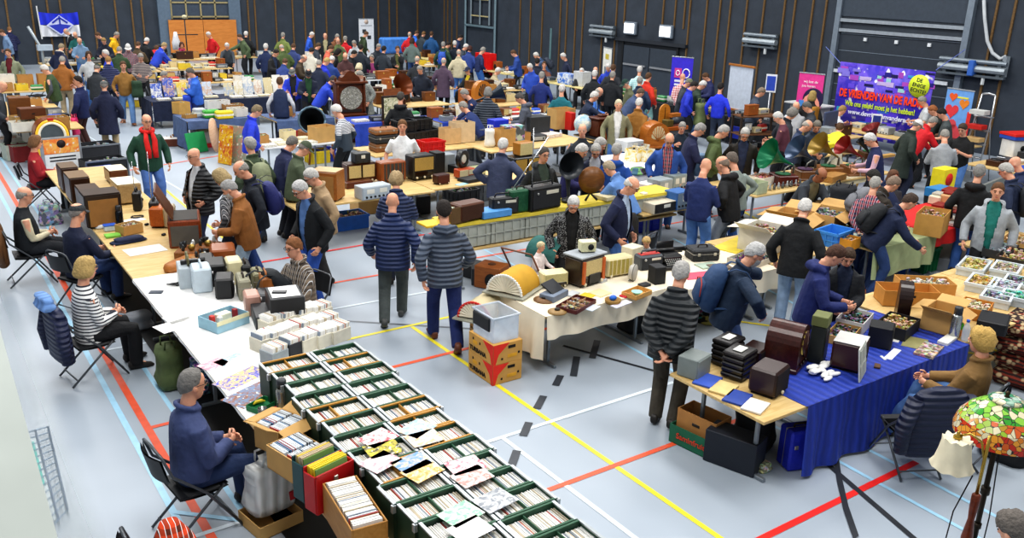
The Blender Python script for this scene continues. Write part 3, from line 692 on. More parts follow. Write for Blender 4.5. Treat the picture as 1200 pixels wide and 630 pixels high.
def folding_chair(loc,rz,label,group='black folding chairs'):
 t=T('folding_chair',label,'chair',loc,rz,group);fr=plain('5f6266',.35,.5);bk=plain('1d1e21',.5)
# seat faces local +y
 L('seat',t,lambda:MB().grid(lambda u,v:(-.21+.42*u,-.19+.40*v,.445-.02*math.sin(PI*v)),4,6).grid(lambda u,v:(.21-.42*u,-.19+.40*v,.42-.02*math.sin(PI*v)),4,6).box((0,.01,.425),(.42,.39,.02),.008),bk,('c',))
 L('backrest',t,lambda:MB().grid(lambda u,v:(-.2+.4*u,-.245-.05*math.sin(PI*u)-.05*v,.60+.22*v),8,4).grid(lambda u,v:(.2-.4*u,-.262-.05*math.sin(PI*u)-.05*v,.60+.22*v),8,4),bk,('c',))
 for s in(-1,1):
  L('leg',t,lambda:MB().tube([(s*.225,.30,.012),(s*.222,.02,.43),(s*.215,-.23,.66),(s*.19,-.29,.84),(s*.15,-.30,.86),(0,-.30,.865)],.0125,7),fr,('f',s))
  L('leg',t,lambda:MB().tube([(s*.20,-.30,.012),(s*.20,.18,.44)],.0125,7),fr,('r',s))
 L('stretcher',t,lambda:MB().tube([(-.22,.25,.1),(.22,.25,.1)],.009,6).tube([(-.2,-.24,.08),(.2,-.24,.08)],.009,6),fr,('c',))
 return t
CARD=mat('c9a063',.8,0,'plain',None,.5);CARDIN=plain('a67c42',.85)
def carton(label,loc,rz,w,d,h,m=None,flaps=0,fill=None,group=None,name='cardboard_box',cat='box',hole=False,inside=None):
 t=T(name,label,cat,loc,rz,group);m=m or CARD;th=.008
 def bx():
  mb=MB();mb.box((0,0,th/2),(w,d,th))
  for s in(-1,1):mb.box((0,s*(d/2-th/2),h/2),(w,th,h));mb.box((s*(w/2-th/2),0,h/2),(th,d-2*th,h))
  return mb
 L('body',t,bx,m,(w,d,h),False)
 if flaps:
  for i,(a,ln,wd) in enumerate(((0,d/2,w),(90,w/2,d),(180,d/2,w),(270,w/2,d))):
   if i>=flaps:break
   tilt=rd((115,75,100,60)[i]);off=(d if i%2==0 else w)/2
   M=Matrix.Rotation(rd(a),4,'Z')@Matrix.Translation((0,-off,h))@Matrix.Rotation(tilt,4,'X')
   L('flap',t,lambda:MB().box((0,0,ln/2*.8),(wd*.97,.006,ln*.8),0,M),m,(w,d,h,i),False)
 if hole:
  for s in(-1,1):L('hand_hole',t,lambda:MB().box((0,s*(d/2+.001),h*.68),(.09,.004,.03),.01),plain('1a1510'),(d,h,s))
 if fill=='cd':
  for s in(-1,1):L('disc_cases',t,lambda:sleeves(w-.03,d/2-.02,.02,h*.92,6+s,34),CDM,(w,d,h,s),False,(0,s*d/4,0))['kind']='stuff'
 elif fill:
  L('contents',t,lambda:heap(w-2*th,d-2*th,h*.55,h*.95,40,3),mat(*fill) if isinstance(fill,tuple) else fill,(w,d,h),False)['kind']='stuff'
 return t
def heap(w,d,z0,z1,n,seed):
 r=random.Random(seed);mb=MB();mb.box((0,0,z0-.01),(w,d,.02))
 for i in range(n):
  s=r.uniform(.1,.24)*min(w,d);x,y=r.uniform(-.5,.5)*(w-s),r.uniform(-.5,.5)*(d-s)
  if i%3:mb.box((x,y,z0+r.uniform(.2,.8)*(z1-z0)),(s,s*r.uniform(.4,1),s*.7),.003,None,r.uniform(0,3))
  else:mb.tube([(x,y,z0),(x+r.uniform(-.02,.02),y,z0+(z1-z0)*r.uniform(.6,1.1))],s*.28,7)
 return mb
def block(name,label,cat,loc,rz,w,d,h,m,group=None,b=.006,extra=None):
 t=T(name,label,cat,loc,rz,group);B('body',t,(0,0,h/2),(w,d,h),m,b);return t
def radio(label,loc,rz,w,d,h,wood='5a3018',wood2=None,grille='c9b075',style='left',top=None,group=None,arch=False,knobs=2,gloss=.3):
 """wooden table radio: cabinet, speaker cloth, dial, knobs"""
 t=T('table_radio',label,'radio',loc,rz,group)
 wm=mat(wood,gloss,0,'wood',wood2 or wood,.8) if not wood.startswith('!') else plain(wood[1:],gloss)
 gm=mat(grille,.9,0,'grille',None)
 y=-d/2-.002
 if arch:
  def cab():
   pts=[(-w/2,0),(w/2,0)]+[(w/2*math.cos(a),h*.52+h*.48*math.sin(a)) for a in[PI*i/14 for i in range(15)]]
   return MB().poly(pts,d,Matrix.Translation((0,d/2,0))@Matrix.Rotation(PI/2,4,'X'))
  L('cabinet',t,cab,wm,(w,d,h,'arch'),False)
  def gr():
   pts=[(w*.3*math.cos(a),h*.46+h*.42*math.sin(a)*(1 if math.sin(a)>0 else .25)) for a in[2*PI*i/20 for i in range(20)]]
   return MB().poly(pts,.004,Matrix.Translation((0,y,0))@Matrix.Rotation(PI/2,4,'X'))
  L('speaker_cloth',t,gr,gm,(w,d,h,'arch'),False)
  def fan():
   mb=MB()
   for i in range(7):
    a=PI*(.12+.76*i/6);mb.tube([(0,y-.006,h*.30),(w*.16*math.cos(a),y-.008,h*.46),(w*.31*math.cos(a),y-.006,h*.46+h*.43*math.sin(a))],[.012,.007,.01],5)
   return mb
  L('fretwork',t,fan,wm,(w,d,h,'arch'),True)
  B('base',t,(0,0,.025),(w*1.06,d*1.05,.05),wm,.01)
  for i in range(knobs):knob(t,(i-(knobs-1)/2)*w*.22,y-.002,h*.16,.018,plain('1c120c',.3))
  return t
 B('cabinet',t,(0,0,h/2+.01),(w,d,h-.02),wm,min(.02,h*.08))
 if top:B('top_panel',t,(0,0,h+.003),(w*.98,d*.98,.008),mat(top,.4,0,'wood',top,.5),.003)
 if style=='left':B('speaker_cloth',t,(-w*.18,y,h*.58),(w*.52,.006,h*.66),gm,.003);B('dial',t,(w*.27,y,h*.62),(w*.32,.006,h*.5),plain('d9cfae',.3),.003)
 elif style=='top':B('speaker_cloth',t,(0,y,h*.66),(w*.88,.006,h*.52),gm,.003);B('dial',t,(0,y,h*.26),(w*.86,.006,h*.2),plain('2a1a10',.15),.003)
 elif style=='full':B('speaker_cloth',t,(0,y,h*.5),(w*.9,.006,h*.82),gm,.003)
 elif style=='back':
  B('back_panel',t,(0,y,h*.46),(w*.8,.008,h*.78),plain('a5763f',.9),.002)
 elif style=='bars':
  B('speaker_cloth',t,(0,y,h*.55),(w*.8,.006,h*.74),gm,.003)
  for i in range(5):B('bar',t,((i-2)*w*.16,y-.008,h*.55),(w*.035,.014,h*.8),wm,.003)
 elif style=='mid':
  B('speaker_cloth',t,(-w*.24,y,h*.6),(w*.42,.006,h*.62),gm,.003);B('speaker_cloth',t,(w*.24,y,h*.6),(w*.42,.006,h*.62),gm,.003)
  B('tuning_eye',t,(0,y-.003,h*.62),(w*.05,.008,h*.6),plain('1a120c',.2),.002)
 if style!='back':
  for i in range(knobs):knob(t,(i-(knobs-1)/2)*w*.7/max(1,knobs-1),y-.004,h*.13,min(.022,h*.07),plain('e6dcc0' if wood<'8' else '2a1c12',.3))
 for s in(-1,1):B('foot',t,(s*w*.38,0,.006),(.03,d*.8,.012),plain('221a14'),.002)
 return t
def portable(label,loc,rz,w,d,h,col,face='25272b',antenna=0,handle=True,group=None,name='portable_radio',cat='radio',metal=None):
 t=T(name,label,cat,loc,rz,group);m=plain(col,.4)
 B('case',t,(0,0,h/2),(w,d,h),m,.02)
 B('front',t,(0,-d/2-.002,h*.48),(w*.88,.006,h*.78),mat(face,.8,0,'grille',None),.003)
 B('dial',t,(w*.18,-d/2-.006,h*.75),(w*.4,.004,h*.16),plain('d8d3c2',.3),.001)
 knob(t,-w*.3,-d/2-.004,h*.75,.018,plain('c8c8c8',.3,.5))
 if handle:L('handle',t,lambda:MB().tube([(-w*.35,0,h),(-w*.3,0,h+.05),(w*.3,0,h+.05),(w*.35,0,h)],.012,7),m,(w,h))
 if antenna:L('antenna',t,lambda:MB().tube([(w*.42,d*.3,h),(w*.46,d*.3,h+antenna)],.006,6),plain('d8dade',.2,.8),(w,d,h,antenna))
 return t
def suitcase(label,loc,rz,w,d,h,col,group=None,name='suitcase',cat='suitcase',lid=0):
 """a closed case standing or lying; handle on top"""
 t=T(name,label,cat,loc,rz,group);m=mat(col,.6,0,'fabric')
 B('shell',t,(0,0,h/2),(w,d,h),m,.02);B('seam',t,(0,0,h*.62 if w>h*1.3 else h/2),(w*1.006,d*1.006,.012) if w>h*1.3 else(w*1.006,.012,h*1.006),plain('9d9a92',.4,.4),.002)
 for s in(-1,1):B('latch',t,(s*w*.3,-d/2-.005,h*.62),(.04,.012,.04),plain('c9c5b8',.3,.7),.003)
 L('handle',t,lambda:MB().tube([(-.07,0,h),(-.06,0,h+.035),(.06,0,h+.035),(.07,0,h)],.011,7),plain('33271e'),(h,))
 return t
def instrument(label,loc,rz,w,d,h,col,face=None,dials=2,group=None,name='test_instrument',cat='instrument',screen=False,knobs=4):
 t=T(name,label,cat,loc,rz,group);m=plain(col,.45)
 B('case',t,(0,0,h/2),(w,d,h),m,.008);B('front_panel',t,(0,-d/2-.003,h/2),(w*.94,.008,h*.9),plain(face or 'c2c6c8',.4),.003)
 for i in range(dials):
  B('meter',t,(w*(-.22+.44*i/max(1,dials-1)) if dials>1 else 0,-d/2-.009,h*.64),(w*.26,.006,h*.34),plain('e9e6da' if not screen else '2d4a3a',.2),.004)
 for i in range(knobs):knob(t,w*(-.36+.72*i/max(1,knobs-1)),-d/2-.007,h*.22,min(.02,h*.09),plain('1d1e20',.4))
 return t
def horn_pts(L_,r0,r1,n=8):return[(r0+(r1-r0)*(i/n)**2.4,L_*i/n) for i in range(n+1)]
def gramophone(label,loc,rz,horn,box='5a2f1a',hl=.6,hr=.30,tilt=35,group='gramophones with horns',petals=9,s=1.0,inner=None,sheet='2e6e48'):
 t=T('gramophone',label,'gramophone',loc,rz,group);t.scale=(s,s,s)
 wm=mat(box,.35,0,'wood',box,.8)
 B('case',t,(0,0,.10),(.42,.42,.17),wm,.015);B('plinth',t,(0,0,.02),(.47,.47,.04),wm,.01)
 L('turntable',t,lambda:MB().lathe([(.15,0),(.15,.015),(.001,.017)],20),plain(sheet,.7),('t',),True,(0,-.02,.19))
 L('tone_arm',t,lambda:MB().tube([(0,.2,.2),(0,.2,.34),(0,.14,.38),(0,.02,.30),(.02,-.02,.22)],[.025,.022,.02,.016,.02],8),plain('8f8f88',.3,.7),('a',))
 L('crank',t,lambda:MB().tube([(.21,0,.1),(.27,0,.1),(.27,0,.03),(.31,0,.03)],.009,6),plain('9a9a94',.3,.7),('c',))
 def hn():
  mb=MB();n=27;prof=horn_pts(hl,.02,hr,9);vs=[]
  for j,(r,z) in enumerate(prof):
   for k in range(n):
    a=2*PI*k/n;q=r*(1+.05*(j/9)*abs(math.sin(a*petals/2)));vs.append((q*math.cos(a),q*math.sin(a),z))
  return mb.add(vs,[(j*n+k,j*n+(k+1)%n,(j+1)*n+(k+1)%n,(j+1)*n+k) for j in range(9) for k in range(n)])
 hm=plain(horn,.3,.35)
 o=L('horn',t,hn,hm,(hl,hr,petals));o.location=(0,.17,.36);o.rotation_euler=(rd(90-tilt),0,0)
 return t
def crate(label,loc,rz,w,d,h,col,group=None,name='plastic_crate',cat='crate',fill=None,ribs=True,lidded=False):
 t=T(name,label,cat,loc,rz,group);m=plain(col,.5)
 def bx():
  mb=MB();th=.012;mb.box((0,0,th/2),(w*.96,d*.96,th))
  for s in(-1,1):mb.box((0,s*(d/2-th),h/2),(w,th,h));mb.box((s*(w/2-th),0,h/2),(th,d,h));mb.box((0,s*d/2,h-.02),(w+.03,.02,.04));mb.box((s*w/2,0,h-.02),(.02,d+.03,.04))
  if ribs:
   for s in(-1,1):
    for i in range(4):mb.box(((i-1.5)*w*.25,s*(d/2+.003),h*.45),(.015,.014,h*.85))
    for i in range(3):mb.box((s*(w/2+.003),(i-1)*d*.3,h*.45),(.014,.015,h*.85))
    mb.box((0,s*(d/2+.002),h*.45),(w,.01,.02));mb.box((s*(w/2+.002),0,h*.45),(.01,d,.02))
  return mb
 L('body',t,bx,m,(w,d,h,ribs),False)
 if lidded:B('lid',t,(0,0,h+.008),(w+.02,d+.02,.018),m,.004)
 if fill:
  L('contents',t,lambda:heap(w-.04,d-.04,h*.6,h,36,5),mat(*fill) if isinstance(fill,tuple) else fill,(w,d,h),False)['kind']='stuff'
 return t
CDM=[plain('dfe3e6',.3),plain('5f87b0',.3),plain('b8453f',.3),plain('35383e',.3)]
PAPER=plain('efece4',.8)
def sleeves(w,d,z,h,seed,n=30):
 r=random.Random(seed);mb=MB()
 for i in range(n):
  x=-w/2+w*(i+.5)/n;ti=r.uniform(-.03,.03);mb.mi=r.choice((0,0,0,0,1,0,0,0,0,1,0,2 if i%3==0 else 0,0,3,0))
  mb.box((0,0,0),(w/n*.74,d*r.uniform(.92,.99),h*r.uniform(.93,1.0)),0,Matrix.Translation((x,0,z+h/2))@Matrix.Rotation(ti+.12,4,'Y'))
 mb.mi=0;return mb
SLM=[plain('f3f1ec',.8),plain('cdbfa6',.8),plain('b9564a',.8),plain('8f9aa8',.8)]
def record_crate(label,loc,rz,w,d,h,col,edge,group,seed=0,wood=False,cover=None,name='record_crate',cat='record crate'):
 t=T(name,label,cat,loc,rz,group);th=.012
 def sh():
  mb=MB();mb.box((0,0,.006),(w,d,.012))
  for s in(-1,1):mb.box((0,s*(d/2-th/2),h/2),(w,th,h));mb.box((s*(w/2-th/2),0,h/2),(th,d,h))
  return mb
 L('case',t,sh,plain(col,.55),(w,d,h),False)
 def rim():
  mb=MB()
  for s in(-1,1):mb.box((0,s*(d/2-.008),h),(w,.018,.012));mb.mi=1;mb.box((s*(w/2-.011),0,h+.001),(.024,d,.012));mb.mi=0
  return mb
 L('rim',t,rim,[plain(edge,.45,.2),plain('b4babd',.35,.5)],(w,d,h),False)
 for s in(-1,1):B('corner',t,(s*(w/2),-d/2,h-.03),(.03,.03,.06),plain('b9bdbf',.3,.6),.003)
 dv=random.Random(seed).choice((0,-.08,.06,.0));B('divider',t,(dv*w,0,h*.55),(.01,d-2*th,h*.85),plain(edge if not wood else 'b98836',.6),.001)
 L('record_sleeves',t,lambda:sleeves(w-.05,d-2*th-.01,.012,h*.86,seed%5,44),SLM,(w,d,h,seed%5),False)['kind']='stuff'
 return t
def flat_item(name,label,cat,loc,rz,w,d,h,m,group=None,tilt=0.0):
 o=link(name,cmesh((name,w,d,h),lambda:MB().box((0,0,h/2),(w,d,h),min(.003,h/3))),m,None,loc);o.rotation_euler=(tilt,0,rd(rz));return tag(o,label,cat,group)
def book_up(label,loc,rz,w,h,m,group,name='book',tilt=14,cat='book'):
 """a book or print propped upright on a stand: cover, stand"""
 t=T(name,label,cat,loc,rz,group)
 o=B('cover',t,(0,0,h/2*math.cos(rd(tilt))),(w,.012,h),m,.002);o.rotation_euler=(rd(-tilt),0,0)
 B('stand',t,(0,.05,h*.22),(w*.5,.11,.012),plain('3a3d42'),.002);return t
def thermos(label,loc,col='9aa0a3',s=1.0):
 t=T('thermos_flask',label,'flask',loc)
 L('body',t,lambda:MB().lathe([(.042*s,0),(.045*s,.01),(.045*s,.2*s),(.034*s,.23*s)],14),plain(col,.25,.8),(s,));L('cap',t,lambda:MB().lathe([(.036*s,.225*s),(.036*s,.285*s),(.03*s,.295*s),(.001,.296*s)],14),plain('33363a',.4),(s,));return t
def bag(name,label,cat,loc,rz,w,d,h,m,handles=True,group=None,slump=.2,hm=None):
 t=T(name,label,cat,loc,rz,group);rn=random.Random(int(w*997))
 rs=[]
 for i in range(7):
  u=i/6;k=1-slump*u+.05*math.sin(9*u);rs.append((rn.uniform(-.01,.01),rn.uniform(-.01,.01),h*u,w/2*k*(.92 if i==0 else 1),d/2*k*(.9 if i==0 else 1)))
 L('body',t,lambda:MB().rings(rs,14,None,True,.55),m,None)
 if handles:
  for s in(-1,1):L('handle',t,lambda:MB().tube([(-w*.2,s*d*.2,h*.95),(-w*.16,s*d*.25,h*1.2),(w*.16,s*d*.25,h*1.2),(w*.2,s*d*.2,h*.95)],.01,6),hm or m,None)
 return t
def backpack(rec,label,col,trim='2b2f36',v=(0,-.22,1.0),s=1.0,rz=180,lean=None):
 """worn on a person's back: a thing of its own"""
 J=rec['J'];p=on_person(rec,J['T']@Vector((0,-.235,.22))) if v is None or v==(0,-.22,1.0) else on_person(rec,v)
 t=thing('backpack',label,'backpack',p,rec['head'])
 t.rotation_euler=(-(J['lean'] if lean is None else lean),0,rec['head']);t.scale=(s,s,s);m=mat(col,.7,0,'fabric')
 L('main_bag',t,lambda:MB().rings([(0,0,-.24,.12,.06),(0,-.01,-.2,.16,.10),(0,-.02,-.05,.165,.115),(0,-.01,.1,.155,.10),(0,.01,.2,.13,.08),(0,.02,.24,.07,.04)],14,None,True,.75),m,('b',))
 L('front_pocket',t,lambda:MB().rings([(0,-.11,-.19,.10,.03),(0,-.125,-.14,.125,.045),(0,-.125,0,.12,.045),(0,-.11,.05,.09,.03)],12,None,True,.75),m,('b',))
 L('zip',t,lambda:MB().tube([(-.125,-.13,-.1),(-.11,-.15,.03),(0,-.15,.065),(.11,-.15,.03),(.125,-.13,-.1)],.006,5),plain(trim),('b',))
 for sd in(-1,1):L('strap',t,lambda:MB().tube([(sd*.09,.04,.2),(sd*.12,.12,.27),(sd*.13,.22,.27),(sd*.135,.36,.16),(sd*.15,.36,0),(sd*.16,.2,-.12),(sd*.13,.04,-.18)],.018,6,True,None,.35),m,('b',sd))
 return t
def lp(label,loc,rz,m,s=.31,group=None,tilt=0):return flat_item('record_sleeve',label,'record',loc,rz,s,s,.006,m,group,tilt)
def rollup(name,label,c,w,h,facing,m,lean=0.0):
 t=thing(name,label,'banner',c,-PI/2 if facing=='r' else 0)
 if facing=='r':pass
 B('base',t,(0,0,.04),(w,.2,.08),plain('9aa0a6',.3,.6),.01);B('print',t,(0,0,h/2+.06),(w*.97,.012,h),m,.002);B('top_rail',t,(0,0,h+.07),(w,.03,.03),plain('c6cbd0',.3,.6),.004)
 return t
# ================================================================== NEAR HALF OF THE HALL
def tp(px,py,z=TZ):v=at(px,py,z);return(v.x,v.y,z+.003)
def fp(px,py):v=at(px,py,0);return(v.x,v.y,0.004)
BLK,BLK2,DKB,RBR='1b1b1d','2b2c30','3b2417','6a3317'
# ---------- long table on the left
for i,(a,b,lb) in enumerate(((3.3,6.8,'nearest trestle table on the left, carrying the record crates'),(6.82,8.9,'trestle table on the left under the nearer half of the white paper'),(8.92,10.95,'trestle table on the left under the farther half of the white paper'),(10.97,14.2,'bare wooden trestle table on the left with small portables and a radiogram'),(14.22,17.9,'bare wooden trestle table on the left holding big brown radios, farthest of that row'))):
 table(2.05,3.2,a,b,lb,group='tables of the long left row')
WHT=plain('f3f2ef',.7)
cloth(2.05,3.2,6.75,8.9,WHT,'white paper cover over the left table beside the blue cardboard tray',{'r':.05,'l':.03,'f':.01});cloth(2.05,3.2,8.92,10.95,WHT,'white paper cover over the left table ending below the radiogram',{'r':.05,'l':.03},seed=2)
tag(link('sheet_and_shade',box2(2.06,3.1,4.6,14.2,.003,.012).mesh('sheet_and_shade'),plain('17181a',.6)),'black ground sheet with painted shade on the floor under the long left table','sheet')  # black mat whose colour also paints the shade under the table
BR='brown radios standing on the long left table'
radio('dark brown radio with paler flat top, farthest of the left table radios',tp(82,222),90,.5,.27,.42,DKB,None,style='left',top='6b5640',group=BR)  # top panel paler than its cabinet
radio('large dark radio with tan top, second from the far end of the left table',tp(93,234),90,.56,.3,.42,DKB,None,style='left',top='7d6347',group=BR)
radio('low dark walnut radio with curved sides behind the biggest radio on the left table',tp(106,246),90,.5,.3,.36,'2e1c12',style='left',top='4a3524',group=BR)
radio('biggest dark radio showing its tan fibre back panel, behind the man in flat cap',tp(121,263),180,.5,.42,.5,'2b1a11',style='back',top='3c2a1e',group=BR).rotation_euler[2]=0
radio('small brown radio with cream top on the buyers\' side, farthest of that side',tp(137,213),90,.5,.3,.25,'5b3015',style='left',top='e8dcc2',group=BR)
radio('wide radio with cream top and beige flank beside the black portables',tp(149,235),90,.58,.36,.33,'b39a72','a08358',style='left',top='efe4cc',group=BR)
portable('black portable radio with long antenna beside the cream topped radio',tp(162,246),70,.2,.12,.3,BLK,antenna=.45)
portable('black portable radio with tall antenna standing on the small orange wooden set',tp(183,262,),70,.24,.13,.36,BLK2,antenna=.7)
radio('small orange brown wooden set under the black portable with antenna',tp(188,264),60,.34,.2,.3,'a5521c','b8642a',style='full',group=BR)
portable('grey beige small radio squeezed beside the open radiogram',tp(200,264),70,.3,.15,.3,'b8a88c','8d7b60')
# radiogram with its lid open
t=T('radiogram','red brown radiogram with its wooden lid propped open on the left table','radiogram',tp(218,283),75)
wm=mat('8a3f16',.3,0,'wood','6d2d0e',.7)
B('cabinet',t,(0,0,.19),(.62,.42,.38),wm,.015);B('speaker_cloth',t,(0,-.214,.18),(.5,.008,.27),plain('8d7431',.8));B('turntable_deck',t,(0,0,.383),(.55,.36,.01),plain('2b241e'));B('back_panel',t,(-.313,0,.17),(.006,.36,.28),plain('5d5a55'))
o=B('lid',t,(0,.24,.60),(.62,.03,.44),mat('6b3d1d',.35,0,'wood','4f2a12',.7),.01);o.rotation_euler=(rd(-28),0,0)
thermos('dark thermos flask on the bare wooden part of the left table',tp(141,266),'2d3035',1.1)
carton('small open cardboard tray of odds and ends beside the dark thermos',tp(152,273),20,.3,.22,.14,None,0,('c9b08a',.7,0,'multi'))
t=T('food_tub','small clear tub with blue lid on the left table beside the dark thermos','tub',tp(129,270));B('body',t,(0,0,.04),(.16,.12,.08),plain('cfe0ea',.3),.01);B('lid',t,(0,0,.085),(.17,.13,.012),plain('2d62c8',.4),.003)
bag('plastic_bag','crumpled white plastic bag by the dark thermos on the left table','bag',tp(122,266),0,.26,.2,.12,plain('eceff2',.4),False,None,.45)
flat_item('green_bowl','bright green flat dish on the left table near the navy cloth','dish',tp(132,277),0,.2,.16,.03,plain('8bd45a',.4))
bag('folded_cloth','dark navy cloth lying folded at the end of the bare wooden table','cloth',tp(151,283),10,.5,.22,.06,mat('262f4d',.9,0,'fabric'),False,None,.3)
tag(link('cable_coil',MB().tube([(.09*math.cos(a),.06*math.sin(a),.012+.004*(i%3)) for i,a in enumerate([i*.5 for i in range(40)])],.008,5).mesh('cable_coil',True),plain('1c1c1e'),None,tp(161,255)),'coil of black cable on the bare boards of the left table','cable')
flat_item('paper','small white paper beside the coil of black cable','paper',tp(157,258),20,.3,.2,.002,WHT)
for px,py,lb in((172,264,'small black plug lying in front of the orange wooden set'),(192,276,'small black adapter lying before the radiogram')):block('plug',lb,'plug',tp(px,py),30,.06,.04,.03,plain(BLK))
# goods on the white paper
def chassis(label,loc,rz,s=1.0,wood='8f5a2a'):
 t=T('radio_chassis',label,'chassis',loc,rz,'open radio chassis on the white paper');t.scale=(s,s,s)
 B('frame',t,(0,0,.05),(.34,.26,.10),mat(wood,.5,0,'wood','6f421b',1),.01)
 for i,(x,y) in enumerate(((-.1,.03),(-.03,-.06),(.05,.05),(.11,-.04),(.0,.08))):L('valve',t,lambda:MB().lathe([(.018,0),(.022,.02),(.022,.06),(.01,.085),(.001,.088)],9),plain('d6d9d6' if i%2 else '3a3c3e',.2,.3),(i%2,),True,(x,y,.10))
 B('transformer',t,(.08,.07,.13),(.07,.06,.07),plain('26272a',.5,.3));L('tuning_capacitor',t,lambda:MB().lathe([(.04,0),(.04,.05),(.03,.06),(.001,.06)],12,Matrix.Rotation(PI/2,4,'Y')),plain('b59a55',.3,.8),('tc',),True,(-.1,-.07,.14));return t
chassis('open wooden radio chassis with valves, left one behind the black sets',tp(221,300),60,1.05);chassis('open wooden radio chassis with valves nearest the radiogram',tp(243,294),40,1.0);chassis('brass coloured open chassis with valves between plank and brown set',tp(240,308),20,.95,'b07f35')
t=T('tan_case','tan leather case with rounded ends lying on the white paper','case',tp(215,312),35);L('body',t,lambda:MB().rings([(0,0,0,.30,.10),(0,0,.05,.31,.11),(0,0,.09,.29,.10)],20,None,True,.6),mat('b5702c',.5,0,'fabric'),('tan',))
B('clasp',t,(.05,0,.092),(.03,.05,.01),plain('d1b15a',.3,.8))
radio('plain red brown wooden box radio behind the cream box on the white paper',tp(262,310),75,.36,.3,.25,'8d4a1e',style='full',grille='7c3d16',knobs=0)
t=instrument('pale grey projector unit with film reels on top on the white paper',tp(222,333),80,.34,.24,.26,'b9c3c9','8e979c',0,knobs=2,name='film_projector',cat='projector')
for s in(-1,1):L('reel',t,lambda:MB().lathe([(.07,-.012),(.07,.012)],14,Matrix.Rotation(PI/2,4,'X')),plain('6d6a4c',.4,.4),('reel',),True,(s*.07,0,.33))
B('lens',t,(0,-.02,.29),(.06,.2,.05),plain('2a2a2c',.3))
portable('white and black set with a wire mess in front, on white paper',tp(237,339),80,.3,.22,.3,'c7d4dd','1c1c1f')
portable('narrow black set standing behind the white and black set',tp(243,322),75,.24,.18,.26,BLK,'202226',handle=False)
portable('large glossy black radio on the white paper left of the cream set',tp(253,331),75,.36,.24,.28,BLK,'101012',handle=False)
portable('smaller glossy black radio with round dial nearest the paper sheets',tp(264,346),70,.3,.2,.25,'17171a','2e2e33',handle=False)
portable('cream box shaped radio beside the black suitcase on white paper',tp(275,330),80,.27,.18,.3,'e3d9b0','cfc294',handle=False)
SCG='upright portable cases on the white paper'
suitcase('black upright portable case behind the beige case',tp(288,329),78,.34,.12,.24,'222326',SCG);suitcase('grey beige upright portable case behind the pink set',tp(286,347),78,.36,.14,.25,'9b9781',SCG);suitcase('olive beige upright portable case beside the seated man with backpack',tp(303,339),78,.34,.13,.24,'8e8a6c',SCG)
portable('salmon coloured radio with orange wooden side and dark cloth on top',tp(296,366),78,.26,.16,.24,'c79a8a','a9785f',handle=False)
portable('orange brown portable standing behind the small grey and black set',tp(312,345),78,.3,.14,.25,'a8662e','c98d4a')
portable('small grey and black set between salmon radio and black amplifier',tp(309,356),70,.26,.15,.16,'3a3d42','b7bcc0',handle=False)
instrument('low dark tape deck with white paper on it beside the black amplifier',tp(314,378),78,.44,.3,.16,'25272b','3a3d45',1,knobs=3,name='tape_deck',cat='tape deck')
instrument('tall black amplifier box in front of the seated man with backpack',tp(335,376),78,.42,.36,.34,'222327','565f6a',1,knobs=3,name='amplifier',cat='amplifier')
q=tp(335,376);flat_item('paper','white paper sheet lying on top of the black amplifier','paper',(q[0],q[1],TZ+.345),78,.34,.3,.004,WHT)
flat_item('mobile_phone','dark phone lying on the white sheet on the black amplifier','phone',(q[0]-.06,q[1]-.02,TZ+.351),60,.07,.15,.02,plain('2e3034',.3))
flat_item('mobile_phone','dark grey phone lying alone at the edge of the white paper','phone',tp(183,343),60,.09,.15,.015,plain('444c58',.3))
for px,py,rz,lb in((217,371,10,'upper of two white sheets lying on the white paper cover'),(207,381,14,'lower of two white sheets lying on the white paper cover')):flat_item('paper',lb,'paper',tp(px,py),rz,.42,.26,.002,plain('e9e8e4',.6))
flat_item('paper','white sheet with a pencil line at the far end of the paper cover','paper',tp(170,293),5,.5,.35,.002,plain('ecebe7',.6))
mb=MB()
for k in range(3):mb.tube([(.04*k+.10*math.sin(a*.7+k),.06*math.cos(a),.008+.01*abs(math.sin(a))) for a in[i*.6 for i in range(16)]],.006,5)
tag(link('cable_tangle',mb.mesh('cable_tangle',True),plain(BLK),None,tp(207,334)),'tangle of black leads left of the film projector','cable')
t=carton('pale blue cardboard tray with cream box and valve cartons on the white paper',tp(263,381),20,.42,.32,.13,plain('9fc6d6',.8),0,None)
B('rim',t,(0,-.163,.11),(.42,.004,.05),plain('e6e0b8'));q=tp(263,381)
block('cream_box','cream box standing inside the pale blue cardboard tray','box',(q[0],q[1]+.03,TZ+.016),20,.16,.1,.12,plain('ece5c9'))
for i,(dx,dy,c) in enumerate(((-.13,-.02,'d8453a'),(-.07,-.09,'efe9dc'),(.14,.06,'9c2a2a'))):block('valve_carton','small %s valve carton in the blue tray'%('red','white','dark red')[i],'box',(q[0]+dx,q[1]+dy,TZ+.016),20,.05,.05,.13,plain(c))
flat_item('cream_card','pink printed sheet lying at the front end of the white paper','print',tp(251,427),20,.26,.2,.002,mat('e09aa8',.7,0,'picture','f0c9cf',2));flat_item('print_sheet','pale blue print on the boards right of the pink sheet','print',tp(272,422),20,.3,.2,.002,mat('9ec9e6',.7,0,'picture','dfe8ea',2))
flat_item('poster','yellow and blue printed poster lying on the front boards','poster',tp(283,443),24,.5,.24,.003,mat('e7c985',.6,0,'picture','5a62c4',2.5));flat_item('poster','poster with brown hand and blue border lying on the front boards','poster',tp(295,463),24,.46,.3,.004,mat('7a8fb0',.6,0,'picture','9a6240',2))
thermos('tall steel thermos flask beside the green tray',tp(332,486),'a3a39b',1.15)
